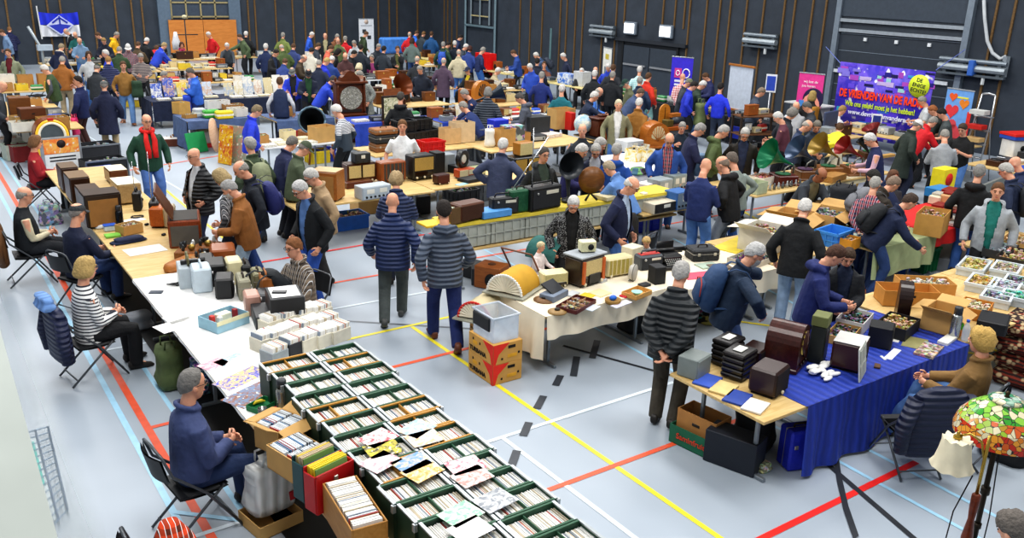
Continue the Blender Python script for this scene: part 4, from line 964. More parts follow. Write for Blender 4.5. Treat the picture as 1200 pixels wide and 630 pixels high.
t=T('green_tray','small green plastic tray with a yellow banana on the front boards','tray',tp(307,478),25);B('bottom',t,(0,0,.006),(.22,.15,.012),plain('1f7a48'));[B('side',t,(0,s*.075,.03),(.22,.01,.05),plain('1f7a48')) for s in(-1,1)];[B('side',t,(s*.11,0,.03),(.01,.15,.05),plain('1f7a48')) for s in(-1,1)]
tag(link('banana',MB().tube([(-.06,0,.02),(-.03,.015,.03),(.02,.015,.03),(.05,0,.025)],[.006,.016,.017,.006],7).mesh('banana',True),plain('efd33a'),None,(tp(305,476)[0],tp(305,476)[1],TZ+.016)),'yellow banana lying in the small green tray','banana')
tag(L('metal_cup',None,lambda:MB().lathe([(.034,0),(.04,.09),(.037,.09),(.03,.01),(.001,.01)],14),plain('8d8c88',.25,.8),None,True,tp(308,489)),'steel cup standing below the green tray','cup')
tag(L('round_tin',None,lambda:MB().lathe([(.04,0),(.042,.02),(.035,.032),(.001,.034)],14),plain('d02a35',.4),None,True,tp(323,482)),'small round red lid beside the thermos flask','lid')
# paper record boxes behind the crates
PB='white card boxes of records behind the crates'
k=0
for(px,py,w) in((322,386,.3),(340,381,.3),(358,377,.3),(373,374,.26),(341,398,.28),(361,392,.3),(380,388,.28),(362,407,.3),(380,402,.3),(394,398,.24),(311,408,.24),(324,405,.26),(322,424,.2),(341,414,.18)):
 t=T('record_box','cream card box tightly packed with singles, %s'%('far left of the top row','second in the top row','third in the top row','right end of the top row','left in the second row','middle of the second row','right end of the second row','left in the third row','middle of the third row','right end of the third row','by the white paper, left','by the white paper, right','slanted grey one by the first crate','with a black front beside the crates')[k],'record box',tp(px,py),18,PB)
 c='34363a' if k==13 else('9fa7ab' if k==12 else 'd9d3c2')
 B('case',t,(0,0,.07),(w,.2,.14),plain(c,.8));L('record_sleeves',t,lambda:sleeves(w-.02,.18,.02,.17,k%3,18),SLM,(w,k%3),False)['kind']='stuff';k+=1
# record crates, two columns
GR,DG,OK_='2d5a41','1f4531','b9862f'
ordn=('first','second','third','fourth','fifth','sixth','seventh','eighth','ninth','tenth','eleventh','twelfth','thirteenth','fourteenth','fifteenth')
LEFTC='ogggogggoggggg';RIGHTC='gogggooogggggg'
for cidx,(cx,codes) in enumerate(((2.56,LEFTC),(3.04,RIGHTC))):
 for i in range(14):
  c=codes[i];y=7.05-.262*i-(.06 if cidx else 0)*0
  record_crate('%s record crate, %s from the far end of the %s column'%('dark crate with ochre rim' if c=='o' else 'green rimmed',ordn[i],('left','right')[cidx]),(cx+.02*(i%3-1),y,TZ+.003),0,.465,.252,.30,'23402f' if cidx==0 else '2a5540',OK_ if c=='o' else GR,'record crates in two columns',i+cidx*3)
for px,py,c,c2,lb in((443,513,'efeae6','c94b5a','white sleeve with red drawing lying on a left column crate'),(449,526,'d7c63a','3a3a30','yellow and black record sleeve lying on a left column crate'),(446,541,'d3e3e0','e3a0a8','pale green sleeve with pink print on the left column'),(483,542,'6d9ad6','d9c79a','blue record sleeve with a tan face lying askew on the crates'),(495,552,'e0a54f','e9d7b0','orange record sleeve lying on the left column nearest the front'),(497,513,'d8dcd2','e3b48d','pale sleeve with an orange figure on the right column'),(489,502,'9cc3dc','e3c9a8','light blue sleeve with a portrait on the right column'),(545,545,'efeae9','d06a7a','white sleeve with pink flowers on the right column'),(553,558,'b98f86','e7e3e0','rose and white sleeve on the right column crates'),(540,602,'8fd9a8','f0efe8','mint green sleeve lying on the near crates'),(580,586,'8a8f96','e8e8ea','grey and white photo sleeve lying on the right column'),(551,620,'eceaea','c9c9c9','white paper sheet lying on the nearest crates')):
 q=at(px,py,TZ+.315);flat_item('record_sleeve',lb,'record',(q.x,q.y,q.z),random.Random(px).uniform(-12,25),.26,.2,.004,mat(c,.5,0,'picture',c2,2.2),'record sleeves lying on top of the crates')
# left of the crates: boxes, bags
carton('open cardboard box of compact discs with flaps spread, beside the thermos',(2.14,6.22,.755),22,.30,.28,.22,CARD,4,'cd')
carton('cardboard box packed with compact disc spines below the flapped box',(2.12,5.76,.755),14,.30,.44,.2,CARD,1,'cd')
RECBAG='upright record cases beside the crates'
def recbag(label,loc,rz,w,col,front):
 t=T('record_case',label,'record case',loc,rz,RECBAG);m=plain(col,.4)
 B('front',t,(0,-.07,.16),(w,.012,.32),m,.01);B('back',t,(0,.07,.17),(w,.012,.34),m,.01);[B('side',t,(s*w/2,0,.16),(.012,.13,.30),m) for s in(-1,1)];B('bottom',t,(0,0,.008),(w,.14,.016),m)
 L('records',t,lambda:sleeves(.11,w-.04,.02,.33,2,9),[plain(front,.6),plain('e9c93a',.6),plain('d7d3c6',.6),plain('7da35a',.6)],(w,'rb'),False).rotation_euler=(0,0,PI/2)
 B('clasp',t,(0,-.08,.24),(.035,.012,.045),plain('d5d2c8',.3,.7));return t
recbag('dark teal record case with tan edges standing behind the red one',(2.12,5.42,.755),14,.33,'1d4a4c','c9b79a');recbag('bright red record case with a yellow sleeve sticking out',(2.14,5.24,.755),14,.34,'c01f22','e8cf2f')
t=T('wooden_record_box','long light wooden box of white singles below the red record case','record box',(2.13,4.8,.755),84);wm=mat('bb8a4a',.5,0,'wood','a97838',.6)
for s in(-1,1):B('side',t,(0,s*.12,.13),(.62,.012,.26),wm);B('end',t,(s*.305,0,.13),(.012,.23,.26),wm)
B('bottom',t,(0,0,.01),(.6,.22,.02),wm);L('record_sleeves',t,lambda:sleeves(.58,.21,.02,.25,4,46),SLM,('wr',),False)['kind']='stuff'
carton('cardboard box on the floor under the pale shopping bag',fp(318,612),10,.4,.36,.12,CARD,0)
q=fp(318,606);t=bag('shopping_bag','crinkled pale plastic shopping bag with handles below the compact discs','bag',(q[0],q[1],.13),10,.42,.3,.42,mat('dadcda',.35,0,'wave'),True,None,.15)
B('print',t,(.15,-.14,.1),(.09,.02,.08),plain('b0242c'))
tag(link('tartan_coat',MB().rings([(0,0,0,.2,.16),(.01,0,.12,.19,.14),(0,.02,.3,.13,.10),(-.01,.04,.42,.06,.05)],16,None,True,.8).mesh('tartan_coat',True),mat('d8481c',.9,0,'plaid','5a2412',.9),None,(1.08,5.42,.44)),'red and orange tartan coat bundled on a chair at the bottom edge','coat')
folding_chair((1.08,5.40,0),-90,'dark folding chair under the tartan coat at the bottom edge')
folding_chair((1.75,4.72,0),-90,'empty folding chair cut by the bottom edge near the shopping bag')
q0,q1,q2,q3=at(32,512),at(57,505),at(80,603),at(62,622)
t=T('wire_rack','pale blue wire rack lying on the floor along the gallery wall','rack',(0,0,0));mb=MB();wv=lambda u,v:q0.lerp(q1,u).lerp(q3.lerp(q2,u),v)+Vector((0,0,.05))
for i in range(14):mb.tube([wv(0,i/13),wv(1,i/13)],.007,5)
L('cross_wires',t,lambda:mb,plain('7f97b3',.4,.3));mb2=MB()
for u in(0,.4,1):mb2.tube([wv(u,0),wv(u,1)],.01,5)
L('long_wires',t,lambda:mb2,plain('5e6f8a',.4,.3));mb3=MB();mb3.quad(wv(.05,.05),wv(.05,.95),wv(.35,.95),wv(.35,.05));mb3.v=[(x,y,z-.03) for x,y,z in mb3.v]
L('white_reflection',t,lambda:mb3,plain('f2fbfb',.5));L('teal_reflection',t,lambda:(lambda m:(m.quad(wv(.1,.1)-Vector((0,0,.025)),wv(.1,.6)-Vector((0,0,.025)),wv(.22,.6)-Vector((0,0,.025)),wv(.22,.1)-Vector((0,0,.025))),m)[1])(MB()),plain('3fd0bd',.5))  # pale strips paint the bright reflection behind the wires
# people along the left table
p=P(42,166.5,'sitlap',95,('S','a3202b'),'1c1d22',('bob','7d5a3c'),'seated woman in a red sweater behind the brown radios',glasses=True)
SEAT=[p]
p=P(29,229,'sitlap',85,('V','1d2126','','d9cfb0'),'23262c',('bald','9b958c'),'seated bald man with glasses in a black vest over cream sleeves',glasses=True,sc=1.04);SEAT.append(p)
p=P(91,249,'sit',55,('S','1c2440'),'2d4370',('flatcap','3a3d40'),'seated man in a grey flat cap and navy sweater',sc=1.06);SEAT.append(p)
p=P(101,314,'sitlap',72,('S','f0efec','stripes:1d2030'),'17181c',('bob','c6a76c'),'seated blonde woman in a black and white striped sweater',glasses=True,sc=1.03);SEAT.append(p)
p=P(225,450,'sitlap',70,('J','44507a'),'2b3e66',('reced','7d7a76'),'seated balding man in a blue jacket at the front of the left table',glasses=True,sc=1.05);SEAT.append(p)
for r,lb in zip(SEAT,('folding chair under the woman in red','folding chair under the man in black vest','folding chair under the man in flat cap','folding chair under the woman in stripes','folding chair under the balding man in blue')):
 folding_chair((r['root'].x,r['root'].y,0),math.degrees(r['head']),'black '+lb)
def coat_on_chair(label,c,head,m,s=1.0,w=.25):
 t=T('hanging_jacket',label,'jacket',c,head)
 L('body',t,lambda:MB().rings([(0,-.30,.30,w*.8,.05),(0,-.30,.34,w,.085),(0,-.31,.6,w,.09),(0,-.32,.82,w*.92,.085),(0,-.32,.90,w*.7,.06),(0,-.32,.93,w*.3,.04)],18,None,True,.7),m)
 for sd in(-1,1):L('sleeve',t,lambda:MB().tube([(sd*w*.8,-.33,.84),(sd*(w+.03),-.36,.6),(sd*(w+.01),-.34,.36)],[.07,.07,.055],10),m)
 t.scale=(s,s,s);return t
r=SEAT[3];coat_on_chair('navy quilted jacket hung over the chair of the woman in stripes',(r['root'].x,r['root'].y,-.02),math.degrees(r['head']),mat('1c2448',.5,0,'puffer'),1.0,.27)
t=bag('light_scarf','pale blue scarf draped over the chair of the woman in stripes','scarf',tuple(on_person(r,(-.1,-.36,.86))),math.degrees(r['head']),.4,.16,.14,mat('7fa6e0',.9,0,'wave'),False,None,.3)
r=SEAT[1];coat_on_chair('brown coat hung over the chair of the man in black vest',(r['root'].x-.02,r['root'].y+.02,0),math.degrees(r['head']),mat('6a451f',.8,0,'fabric'),1.05,.26)
bag('handbag','grey and white cloth bag on the floor below the seated man in vest','bag',fp(60,262),0,.4,.3,.35,mat('9aa1b8',.8,0,'multi',None,.5),True)
bag('green_bag','olive green bag with a blue strap under the white papered table','bag',(2.02,9.35,.02),0,.3,.4,.45,mat('5c6b42',.8,0,'fabric'),True)
bag('blue_cooler_bag','tall grey blue bag standing under the table by the green bag','bag',(2.25,9.0,.015),0,.22,.2,.4,mat('5b7fae',.8,0,'multi',None,.7),False);bag('black_bag','black bag on the ground sheet under the white papered table','bag',(2.55,8.9,.015),10,.5,.4,.35,mat('1b1c1f',.7,0,'fabric'),True)
bag('grey_pouch','grey round bag lying under the table beside the woman in stripes','bag',(2.1,11.2,.015),10,.36,.25,.2,mat('8b8f96',.7,0,'fabric'),False)
# ---------- buyers between the left table and the middle
P(172,142,'stand',165,('J','1f4a38'),'5578b8',('bald','9d968c'),'man in a dark green jacket with a red scarf and jeans',glasses=True,scarf='d8201c',sc=1.05)
P(227.5,183,'pocket',235,('P','1b1d21','','d3d5d8'),'27304a',('none',None),'bald man with glasses in a black quilted jacket',glasses=True,sc=1.03)
P(259,208,'look',300,('S','7d7f84','plaid:2e3034'),'232838',('bob','b09a70'),'blonde woman in a grey checked jacket beside the tan leather jacket')
P(269,221,'browse',280,('J','9a6430'),'a9bccb',('short','a7a5a2'),'bearded man in a tan leather jacket at the left table',beard='c9c6c0',sc=1.0)
r=P(283,205,'look',265,('J','1c222d'),'2f4a86',('bald','9a9690'),'man in a dark jacket with a navy backpack and jeans',sc=1.05);backpack(r,'navy backpack worn by the man in dark jacket behind tan leather','2a3170')
r=P(293,170,'stand',330,('J','4c5a44'),'3a4350',('fluffy','a3a19d'),'grey curly haired man in an olive jacket by the leaning picture');backpack(r,'pale olive backpack worn by the curly haired man','8d9373')
P(342,168,'browseL',60,('J','262d52'),'20232c',('short','77736e'),'man in a navy jacket bending beside the olive cap',sc=1.02)
P(357,169,'browse',80,('J','56614a'),'1f2126',('cap','4f5a45'),'man with olive cap and olive jacket looking at the big radio',glasses=True,sc=1.02)
P(365,207,'look',250,('J','b59a78'),'3c3a38',('short','c9c6c0'),'man with glasses in a beige coat behind the denim shirt',glasses=True)
P(352,222,'look',235,('J','1d2024','','5f82b8'),'2f56a8',('short','c6c4c2'),'man in an open black jacket over a denim shirt',glasses=True,sc=1.04)
r=P(344.5,290,'sit',235,('J','8a7a68','plaid:4b4038'),'cfc9b8',('short','8a5a36'),'seated man in a brown plaid jacket holding a black backpack on his lap',glasses=True,sc=1.03)
q=on_person(r,(0,.34,.80));t=backpack(r,'black backpack held on the lap of the man in brown plaid','22262b',v=(0,.36,.82),lean=.35)
folding_chair((r['root'].x,r['root'].y,0),math.degrees(r['head']),'black folding chair under the man in brown plaid')
P(460,236.5,'walk2',5,('P','1d3160'),'4f5655',('none',None),'bald man in a blue quilted jacket seen from behind',shoes='4b4d4c',sc=1.0)
P(520,246.7,'walk',350,('H','4d586a','puffer'),'22326a',('short','2c2420'),'man in a hooded slate quilted jacket walking away over the yellow line',shoes='6b3a26',sc=1.06)
P(464,211,'phone',0,('P','22335c'),'2b3040',('curly','b39a74'),'curly blonde woman in a navy jacket before the middle radios',sc=.97)
P(637,187,'stand',150,('H','1f2224','','3c4a40'),'24272a',('short','57514b'),'man in a black hooded coat at the crates with yellow cloth',glasses=True,sc=1.03,back=.4)
P(672,239,'look',175,('C','8e8e8e','speckle:1c1c1e','17181a'),'202124',('short','d7d5d2'),'white haired woman with glasses in a speckled black and white cardigan',glasses=True,sc=.97)
P(740,217.5,'look',110,('J','1e2648','','b9cbe4'),'4f77b5',('bald','d8d3cb'),'bald man in a navy blazer over a pale blue shirt',glasses=True,sc=1.06)
P(798,320,'behind',15,('P','23282c'),'4c463c',('short','b3b0ac'),'man in a black quilted jacket with hands clasped behind his back',sc=1.02)
r=P(884.5,297,'bag',75,('J','24364e'),'3d5580',('short','c3c2c0'),'bearded man with glasses in a blue jacket adjusting his backpack strap',glasses=True,beard='b9b7b3',sc=1.03);backpack(r,'blue backpack with red trim on the bearded man','2c4a72','c8442e',s=1.1)
P(943,244,'look',10,('J','1b1d20'),'9db4cf',('short','d2cfca'),'white haired man in a black jacket and pale jeans seen from behind',sc=1.04)
P(979,299,'browse',85,('H','24306a'),'1a1b20',('short','54382a'),'youth in a blue hooded raincoat bending over the blue table',sc=1.0)
P(994,301,'child',170,('J','1d2026','','1d2a44'),'1a1c24',('short','4a3728'),'boy in a dark jacket looking down beside the blue raincoat',sc=.92)
r=P(1150,399,'sitcross',285,('J','8a6a3c'),'5b80b4',('curly','d0ab62'),'seated blonde woman in a tan jacket beside the blue table',sc=1.02)
folding_chair((r['root'].x,r['root'].y,0),math.degrees(r['head']),'folding chair under the blonde woman in tan')
P(1169,224,'stand',178,('H','a5aaaf','','1f7a70'),'17181b',('short','6b4a30'),'young man in a grey jacket over a teal hooded sweater',sc=1.03)
P(1147.6,202,'stand',12,('H','191b1e'),'3a63a5',('short','8c8a86'),'man in a black hooded jacket seen from behind at the red table',sc=1.04)
r=P(1179,200,'look',285,('J','26324f'),'1d2027',('short','b9b6b0'),'man with glasses in a navy jacket behind the young man in grey',glasses=True,sc=1.04,shoes='6b4326');backpack(r,'black backpack on the man in navy at the right edge','22262e')
P(1190,192,'look',280,('J','222f55'),'20242c',('none',None),'bald man in navy at the right edge of the hall')
r=P(1025.7,213.6,'behind',15,('S','a33a48','plaid:2a3150'),'2f4880',('short','a9a6a0'),'man in a red and blue plaid shirt with hands behind his back',sc=.97,back=-.15)
q=on_person(r,(.02,-.27,.84));flat_item('book','green white book held behind the back of the plaid shirt man','book',tuple(q),math.degrees(r['head'])+20,.22,.16,.03,plain('b9c7b4',.6),None,.3)
r=P(1046,219,'lean',60,('J','3b342c'),'33507f',('short','8d7a6a'),'man in a dark brown jacket with a grey backpack bending over the boxes',sc=1.02);backpack(r,'grey backpack on the man in dark brown jacket','77797f')
r=P(1066,236,'lean',70,('J','1e2a4a'),'2e4674',('short','4a3a30'),'person in a navy jacket bending low with a black backpack',sc=1.0,shoes='8a4a24');backpack(r,'black backpack on the bending person in navy','1e2126')
P(1024,207,'lean',275,('J','1f2c52'),'22283a',('short','33302c'),'dark haired man in navy bending left behind the plaid shirt',sc=1.0)
P(1046.4,207,'sitlap',150,('J','3a3c42'),'2b2d33',('long','6a4630'),'smiling woman with long brown hair seated behind the boxes',sc=.98)
P(962,205,'lean',140,('J','3d434b','','8a8468'),'26282c',('bald','3a302a'),'man in a charcoal cardigan reaching into a cardboard box',skin='a06c4c',sc=1.02)
P(827,195,'phone',20,('S','25356b'),'6089c4',('none',None),'bald man in a navy sweater and bright jeans seen from behind',sc=1.05)
P(846.5,192,'hips',290,('H','1b1c1f'),'8f959c',('bald','8a7a6c'),'balding man in a black hooded sweater and grey jeans',sc=1.05)
P(857,194,'hips',310,('S','8f9a94'),'3d62a0',('short','6f655c'),'man in a grey and green sweater behind the black hooded sweater',sc=1.03)
P(784,169,'look',175,('J','2f56a0','','b03a44:plaid:2a2c4a'),'4a74b4',('bald','a39c94'),'man in a royal blue jacket over a red plaid shirt',glasses=True,sc=1.05,back=.45)
r=P(820,152,'browse',75,('J','252a4c'),'2c3146',('short','9e9c98'),'grey haired man in a navy jacket with denim over his arm',glasses=True,sc=1.06)
bag('denim_jacket','washed denim jacket carried over the arm of the navy jacket man','jacket',tuple(on_person(r,(-.22,.30,.70))),math.degrees(r['head']),.32,.26,.42,mat('7d9bbd',.8,0,'fabric'),False,None,.1)
P(799.5,149,'sitwork',170,('S','22303f'),'2a2d33',('short','9d9a94'),'seated man in dark blue beside the wooden arched radio')
P(847.7,154,'look',85,('H','59683f'),'2b2f2c',('short','b5b2ae'),'man in an olive green hooded jacket looking right',sc=1.05)
P(873,157,'look',175,('J','2b2620','','28324e'),'23262c',('short','c6c3bd'),'white haired man in a dark wax jacket over a navy vest',glasses=True,sc=1.04)
P(589.5,170.5,'hips',15,('J','3f4763'),'54402e',('short','d6d3ce'),'white haired man in a slate blue jacket with elbows out',sc=1.04)
P(681,182,'browse',110,('H','2e2d62'),'22242c',('short','c9c6c2'),'man in a dark purple blue hooded jacket with a shoulder strap',sc=1.03,back=.4)
P(698,183,'browse',175,('J','1f2840','','c9ccd2'),'22252c',('short','b1aea9'),'man in a navy jacket with an orange chest stripe',glasses=True,sc=1.03,back=.5)
P(714,197,'lean',300,('J','6c94cf'),'33415e',('short','b4a48c'),'man in a light blue jacket with a red neckerchief',scarf=None,sc=1.0)
P(723,173,'stand',10,('H','1f4e9e'),'2a3550',('short','aaa7a2'),'grey haired man in a royal blue hooded jacket seen from behind',sc=1.02)
P(703,169,'browse',110,('J','3a3d42'),'2a2c30',('short','b5b2ae'),'grey haired man in charcoal looking down beside the clock radio',sc=1.03)
P(682.5,152.7,'stand',185,('V','2b3138','','4a525a'),'2d3036',('bald','b9b3aa'),'bald man in a dark grey vest standing behind the crates',sc=1.02)
# toddler and baby
P(757.5,283.5,'child',190,('S','3a3c40','speckle:c9c9c9'),'2a2c33',('fluffy','d9b77c'),'blond toddler in a patterned black sweater behind the typewriter',sc=.62)
t=T('pushchair','teal hooded pushchair with a baby beside the cream table','pushchair',(6.95,9.15,0),-70)
L('hood',t,lambda:MB().grid(lambda u,v:(-.24+.48*u,.28-.38*math.cos(v*1.9)*.9,.62+.36*math.sin(.35+v*1.7)),8,8),mat('2f6a64',.8,0,'fabric'));L('seat_shell',t,lambda:MB().box((0,.02,.42),(.42,.5,.1),.04).box((0,.27,.62),(.42,.08,.42),.03),plain('2b3033',.7))
L('frame',t,lambda:MB().tube([(-.24,.45,.1),(-.24,-.35,.6),(-.24,-.62,1.0),(.24,-.62,1.0),(.24,-.35,.6),(.24,.45,.1)],.014,7).tube([(-.24,-.35,.1),(-.24,.2,.62)],.012,6).tube([(.24,-.35,.1),(.24,.2,.62)],.012,6),plain('7a4a30',.4))
for sx in(-1,1):
 for sy in(-.35,.45):L('wheel',t,lambda:MB().lathe([(.09,-.02),(.1,0),(.09,.02)],14,Matrix.Rotation(PI/2,4,'Y')),plain('26282b'),('pw',),True,(sx*.25,sy,.1))
P(634,289,'sit',120,('S','e9dcd8'),'e6d9d6',('fluffy','e2cfa6'),'baby in pale pink clothes sitting in the teal pushchair',sc=.52,zoff=.36)
# ---------- cream table in the middle
table(5.7,7.6,7.38,8.58,'trestle table under the cream cloth, its left half');table(7.62,9.5,7.2,8.5,'trestle table under the cream cloth, its right half')
CRM=mat('efe3cb',.85,0,'plain',None,.3)
cloth(5.7,7.6,7.38,8.58,CRM,'cream tablecloth with a long corner hanging by the banana boxes',{'f':.28,'l':.55,'b':.2},seed=3);cloth(7.62,9.5,7.2,8.5,CRM,'cream tablecloth on the right half of the middle table',{'f':.28,'r':.25,'b':.2},seed=4)
def banana_box(label,c,rz):
 t=T('banana_box',label,'box',c,rz,'stacked banana boxes');w,d,h=.52,.40,.245
 B('body',t,(0,0,h/2),(w,d,h),mat('cf9f55',.8,0,'plain',None,.5),.004)
 red=plain('e3301f',.7);yel=plain('e2a72a',.7);blk=plain('20180f',.8)
# red flash round the near corner, on both faces
 f1=MB();f1.add([(w/2,-d/2-.003,0),(w/2-.03,-d/2-.003,0),(w/2-.07,-d/2-.003,.12),(w/2-.22,-d/2-.003,h),(w/2,-d/2-.003,h)],[(0,4,3,2,1)]);f1.add([(w/2+.003,-d/2,0),(w/2+.003,-d/2+.03,0),(w/2+.003,-d/2+.07,.12),(w/2+.003,-d/2+.22,h),(w/2+.003,-d/2,h)],[(0,1,2,3,4)])
 L('red_flash',t,lambda:f1,red,('bb',),False)
 text('TURBANA',.075,blk,t,(-.06,-d/2-.004,.065),(PI/2,0,0),bold=.002)
 for x,z in((-.16,.19),(-.02,.17)):B('hole',t,(x,-d/2-.002,z),(.022,.004,.03),blk,.001)
 B('print',t,(-.12,-d/2-.002,.15),(.09,.003,.05),yel,.001);B('hand_hole',t,(w/2+.002,.05,.19),(.004,.10,.035),blk,.001);B('print',t,(w/2+.002,.06,.08),(.003,.13,.04),yel,.001);[B('hole',t,(w/2+.002,y,z),(.004,.025,.025),blk,.001) for y,z in((-.08,.06),(.15,.10))]
 return t
bc=at(611,443);BX=Vector((bc.x-.20,bc.y+.26,0))
banana_box('lower cardboard banana box on the floor by the cream table',(BX.x,BX.y,0.003),-90);banana_box('upper cardboard banana box under the clear plastic bin',(BX.x,BX.y,.25),-90)
carton('plain closed cardboard box behind the banana boxes, lower',fp(577,408),-90,.5,.36,.24,CARD,0,None,'plain cartons behind the banana boxes');q=fp(577,408);carton('plain cardboard box behind the banana boxes, upper',(q[0],q[1],.25),-90,.5,.36,.22,CARD,0,None,'plain cartons behind the banana boxes')
t=T('storage_bin','clear plastic storage bin with black clip handle on the banana boxes','bin',(BX.x-.0,BX.y,.497),-90)
gl=mat('dfeaf6',.15,0,'plain',None,1,.42)
for s in(-1,1):B('side',t,(0,s*.17,.15),(.42,.008,.30),gl,.002);B('end',t,(s*.21,0,.15),(.008,.33,.30),gl,.002)
B('bottom',t,(0,0,.006),(.42,.33,.01),gl);L('rim',t,lambda:MB().tube([(-.22,-.18,.3),(.22,-.18,.3),(.22,.18,.3),(-.22,.18,.3),(-.22,-.18,.3)],.012,6),mat('e6eef8',.2,0,'plain',None,1,.7));o=B('clip_handle',t,(-.02,-.185,.20),(.34,.03,.16),plain('1c1d20',.4),.01)
def pleated(label,loc,rz,col,edge,w=.5,r=.24):
 """half-drum lampshade-like pleated paper cone lying on a board"""
 t=T('pleated_paper_speaker',label,'speaker',loc,rz,'half round pleated paper speakers');m=mat(col,.8,0,'plain',None,.6)
 B('board',t,(0,0,.012),(.56,.62,.024),plain('a9a898',.6),.004)
 def barrel():
  mb=MB();n=26
  for j in range(7):
   for k in range(n+1):
    a=PI*k/n;q=r*(1+(.03 if j%2 else 0));mb.v.append((q*math.cos(a),-.25+w*j/6,.03+q*math.sin(a)))
  for j in range(6):
   for k in range(n):mb.f.append((j*(n+1)+k,j*(n+1)+k+1,(j+1)*(n+1)+k+1,(j+1)*(n+1)+k));mb.m.append(0)
  return mb
 L('barrel',t,barrel,m,(w,r))
 def fan():
  mb=MB();n=30;mb.v.append((0,-.252,.05))
  for k in range(n+1):a=PI*k/n;mb.v.append((r*1.0*math.cos(a),-.255-(.02 if k%2 else 0),.03+r*math.sin(a)))
  for k in range(n):mb.f.append((0,k+1,k+2));mb.m.append(0)
  return mb
 L('pleated_fan',t,fan,mat('efe6cf',.8,0,'plain',None,.6),(r,),False)
 def rim():
  mb=MB()
  for k in range(22):
   a=PI*(k+.5)/22;mb.box((r*math.cos(a),-.26,.03+r*math.sin(a)),(.03,.025,.03),.005,None)
  return mb
 L('edge_trim',t,rim,plain(edge,.6),(r,),False);return t
q=fp(575,415);pleated('cream pleated half drum with red trim on the cartons',(q[0]-.02,q[1]+.12,.475),-62,'dccda6','d92a1f',.5,.22)
pleated('golden yellow pleated half drum with white trim on the cream table',(5.88,8.28,.76),-62,'c99a2e','f2efe8',.5,.23)
t=T('wooden_speaker','orange wooden speaker box with round black cone on the floor','speaker',fp(576,335),-60);B('cabinet',t,(0,0,.17),(.42,.34,.34),mat('a5622a',.5,0,'wood','8a4a1c',.8),.01);L('cone',t,lambda:MB().lathe([(.11,0),(.09,.02),(.03,-.0),(.001,.01)],18,Matrix.Translation((.08,-.175,.14))@Matrix.Rotation(PI/2,4,'X')),plain('1a1a1c'));L('top_ring',t,lambda:MB().lathe([(.06,0),(.06,.006),(.001,.007)],14),plain('5b3416'),None,True,(0,0,.34))
block('slide_projector','dark piece of equipment on the floor behind the walking man in slate','equipment',fp(553,322),20,.34,.26,.2,plain('2a2b2e'));block('film_spool_box','dark spool shaped equipment next to the orange wooden speaker','equipment',fp(560,332),60,.2,.2,.26,plain('34363a'))
radio('cream plastic radio with slotted grille beside the yellow pleated drum',tp(648,335),-12,.34,.18,.2,'!e5dba6',grille='d0c48c',style='top',knobs=2)
t=radio('big dark wooden radio with orange pillars and cream speaker cloth',tp(684,331),8,.44,.3,.37,'3a2a20','2a1d15',grille='d8c48e',style='top',top='8b9197',knobs=2)
for s in(-1,1):B('pillar',t,(s*.18,-.16,.20),(.045,.03,.29),plain('c4622a',.4))
B('emblem',t,(.02,-.16,.10),(.2,.02,.12),plain('1e2022',.4))
q=tp(684,331);block('sheet_metal','grey sheet lid lying on the big dark wooden radio','lid',(q[0],q[1],TZ+.385),8,.47,.33,.025,plain('aab0b6',.4));t=radio('small cream radio with round black dial standing on the big wooden radio',(q[0]+.02,q[1],TZ+.412),-20,.21,.12,.15,'!e9e6c0',grille='e2deb4',style='full',knobs=0);L('round_dial',t,lambda:MB().lathe([(.04,0),(.036,.01),(.001,.012)],16,Matrix.Translation((.03,-.064,.075))@Matrix.Rotation(PI/2,4,'X')),plain('16181a'),('rd',))
t=T('bellows_camera','grey blue folded device between cream radio and wooden tray','device',tp(649,349),20);B('body',t,(0,0,.04),(.34,.2,.08),plain('6e7a8c',.5));o=B('flap',t,(.04,.05,.12),(.26,.2,.02),plain('26282d'));o.rotation_euler=(.5,0,0)
t=T('printers_tray','dark red brown compartment tray with small parts on the cream table','tray',tp(675,359),22);t.scale=(.85,.85,.85);wm=plain('5a1f1c',.5);B('bottom',t,(0,0,.01),(.56,.32,.02),plain('7a3d34'))
for s in(-1,1):B('side',t,(0,s*.16,.03),(.56,.012,.06),wm);B('side',t,(s*.28,0,.03),(.012,.32,.06),wm)
for x in(-.14,0,.14):B('divider',t,(x,0,.03),(.008,.31,.05),plain('caa07a'))
B('divider',t,(0,0,.03),(.55,.008,.05),plain('caa07a'));L('small_parts',t,lambda:heap(.5,.28,.02,.05,30,4),mat('9a8a6a',.6,0,'multi'))['kind']='stuff'
for px,py,r_,c,lb in((638,352,.13,'7d5a38','larger brown disc leaning at the corner of the cream table'),(653,366,.11,'9a7a48','smaller brown disc with dark hub at the table corner')):
 t=T('speaker_disc',lb,'disc',tp(px,py),0,'brown discs');L('disc',t,lambda:MB().lathe([(r_,0),(r_*1.02,.015),(r_*.5,.03),(.001,.03)],22),mat(c,.5,0,'plain'),(r_,));L('hub',t,lambda:MB().lathe([(r_*.3,.03),(r_*.28,.05),(.001,.052)],14),plain('2b2118'),(r_,))
radio('cream radio with gold slatted grille left of the round grey speaker',tp(721,322),-5,.42,.2,.26,'!d9cda0',grille='b9a95a',style='bars',knobs=2);block('beige_box','plain beige box leaning behind the gold slatted radio','box',tp(740,306),10,.24,.2,.22,plain('e4dbc0'))
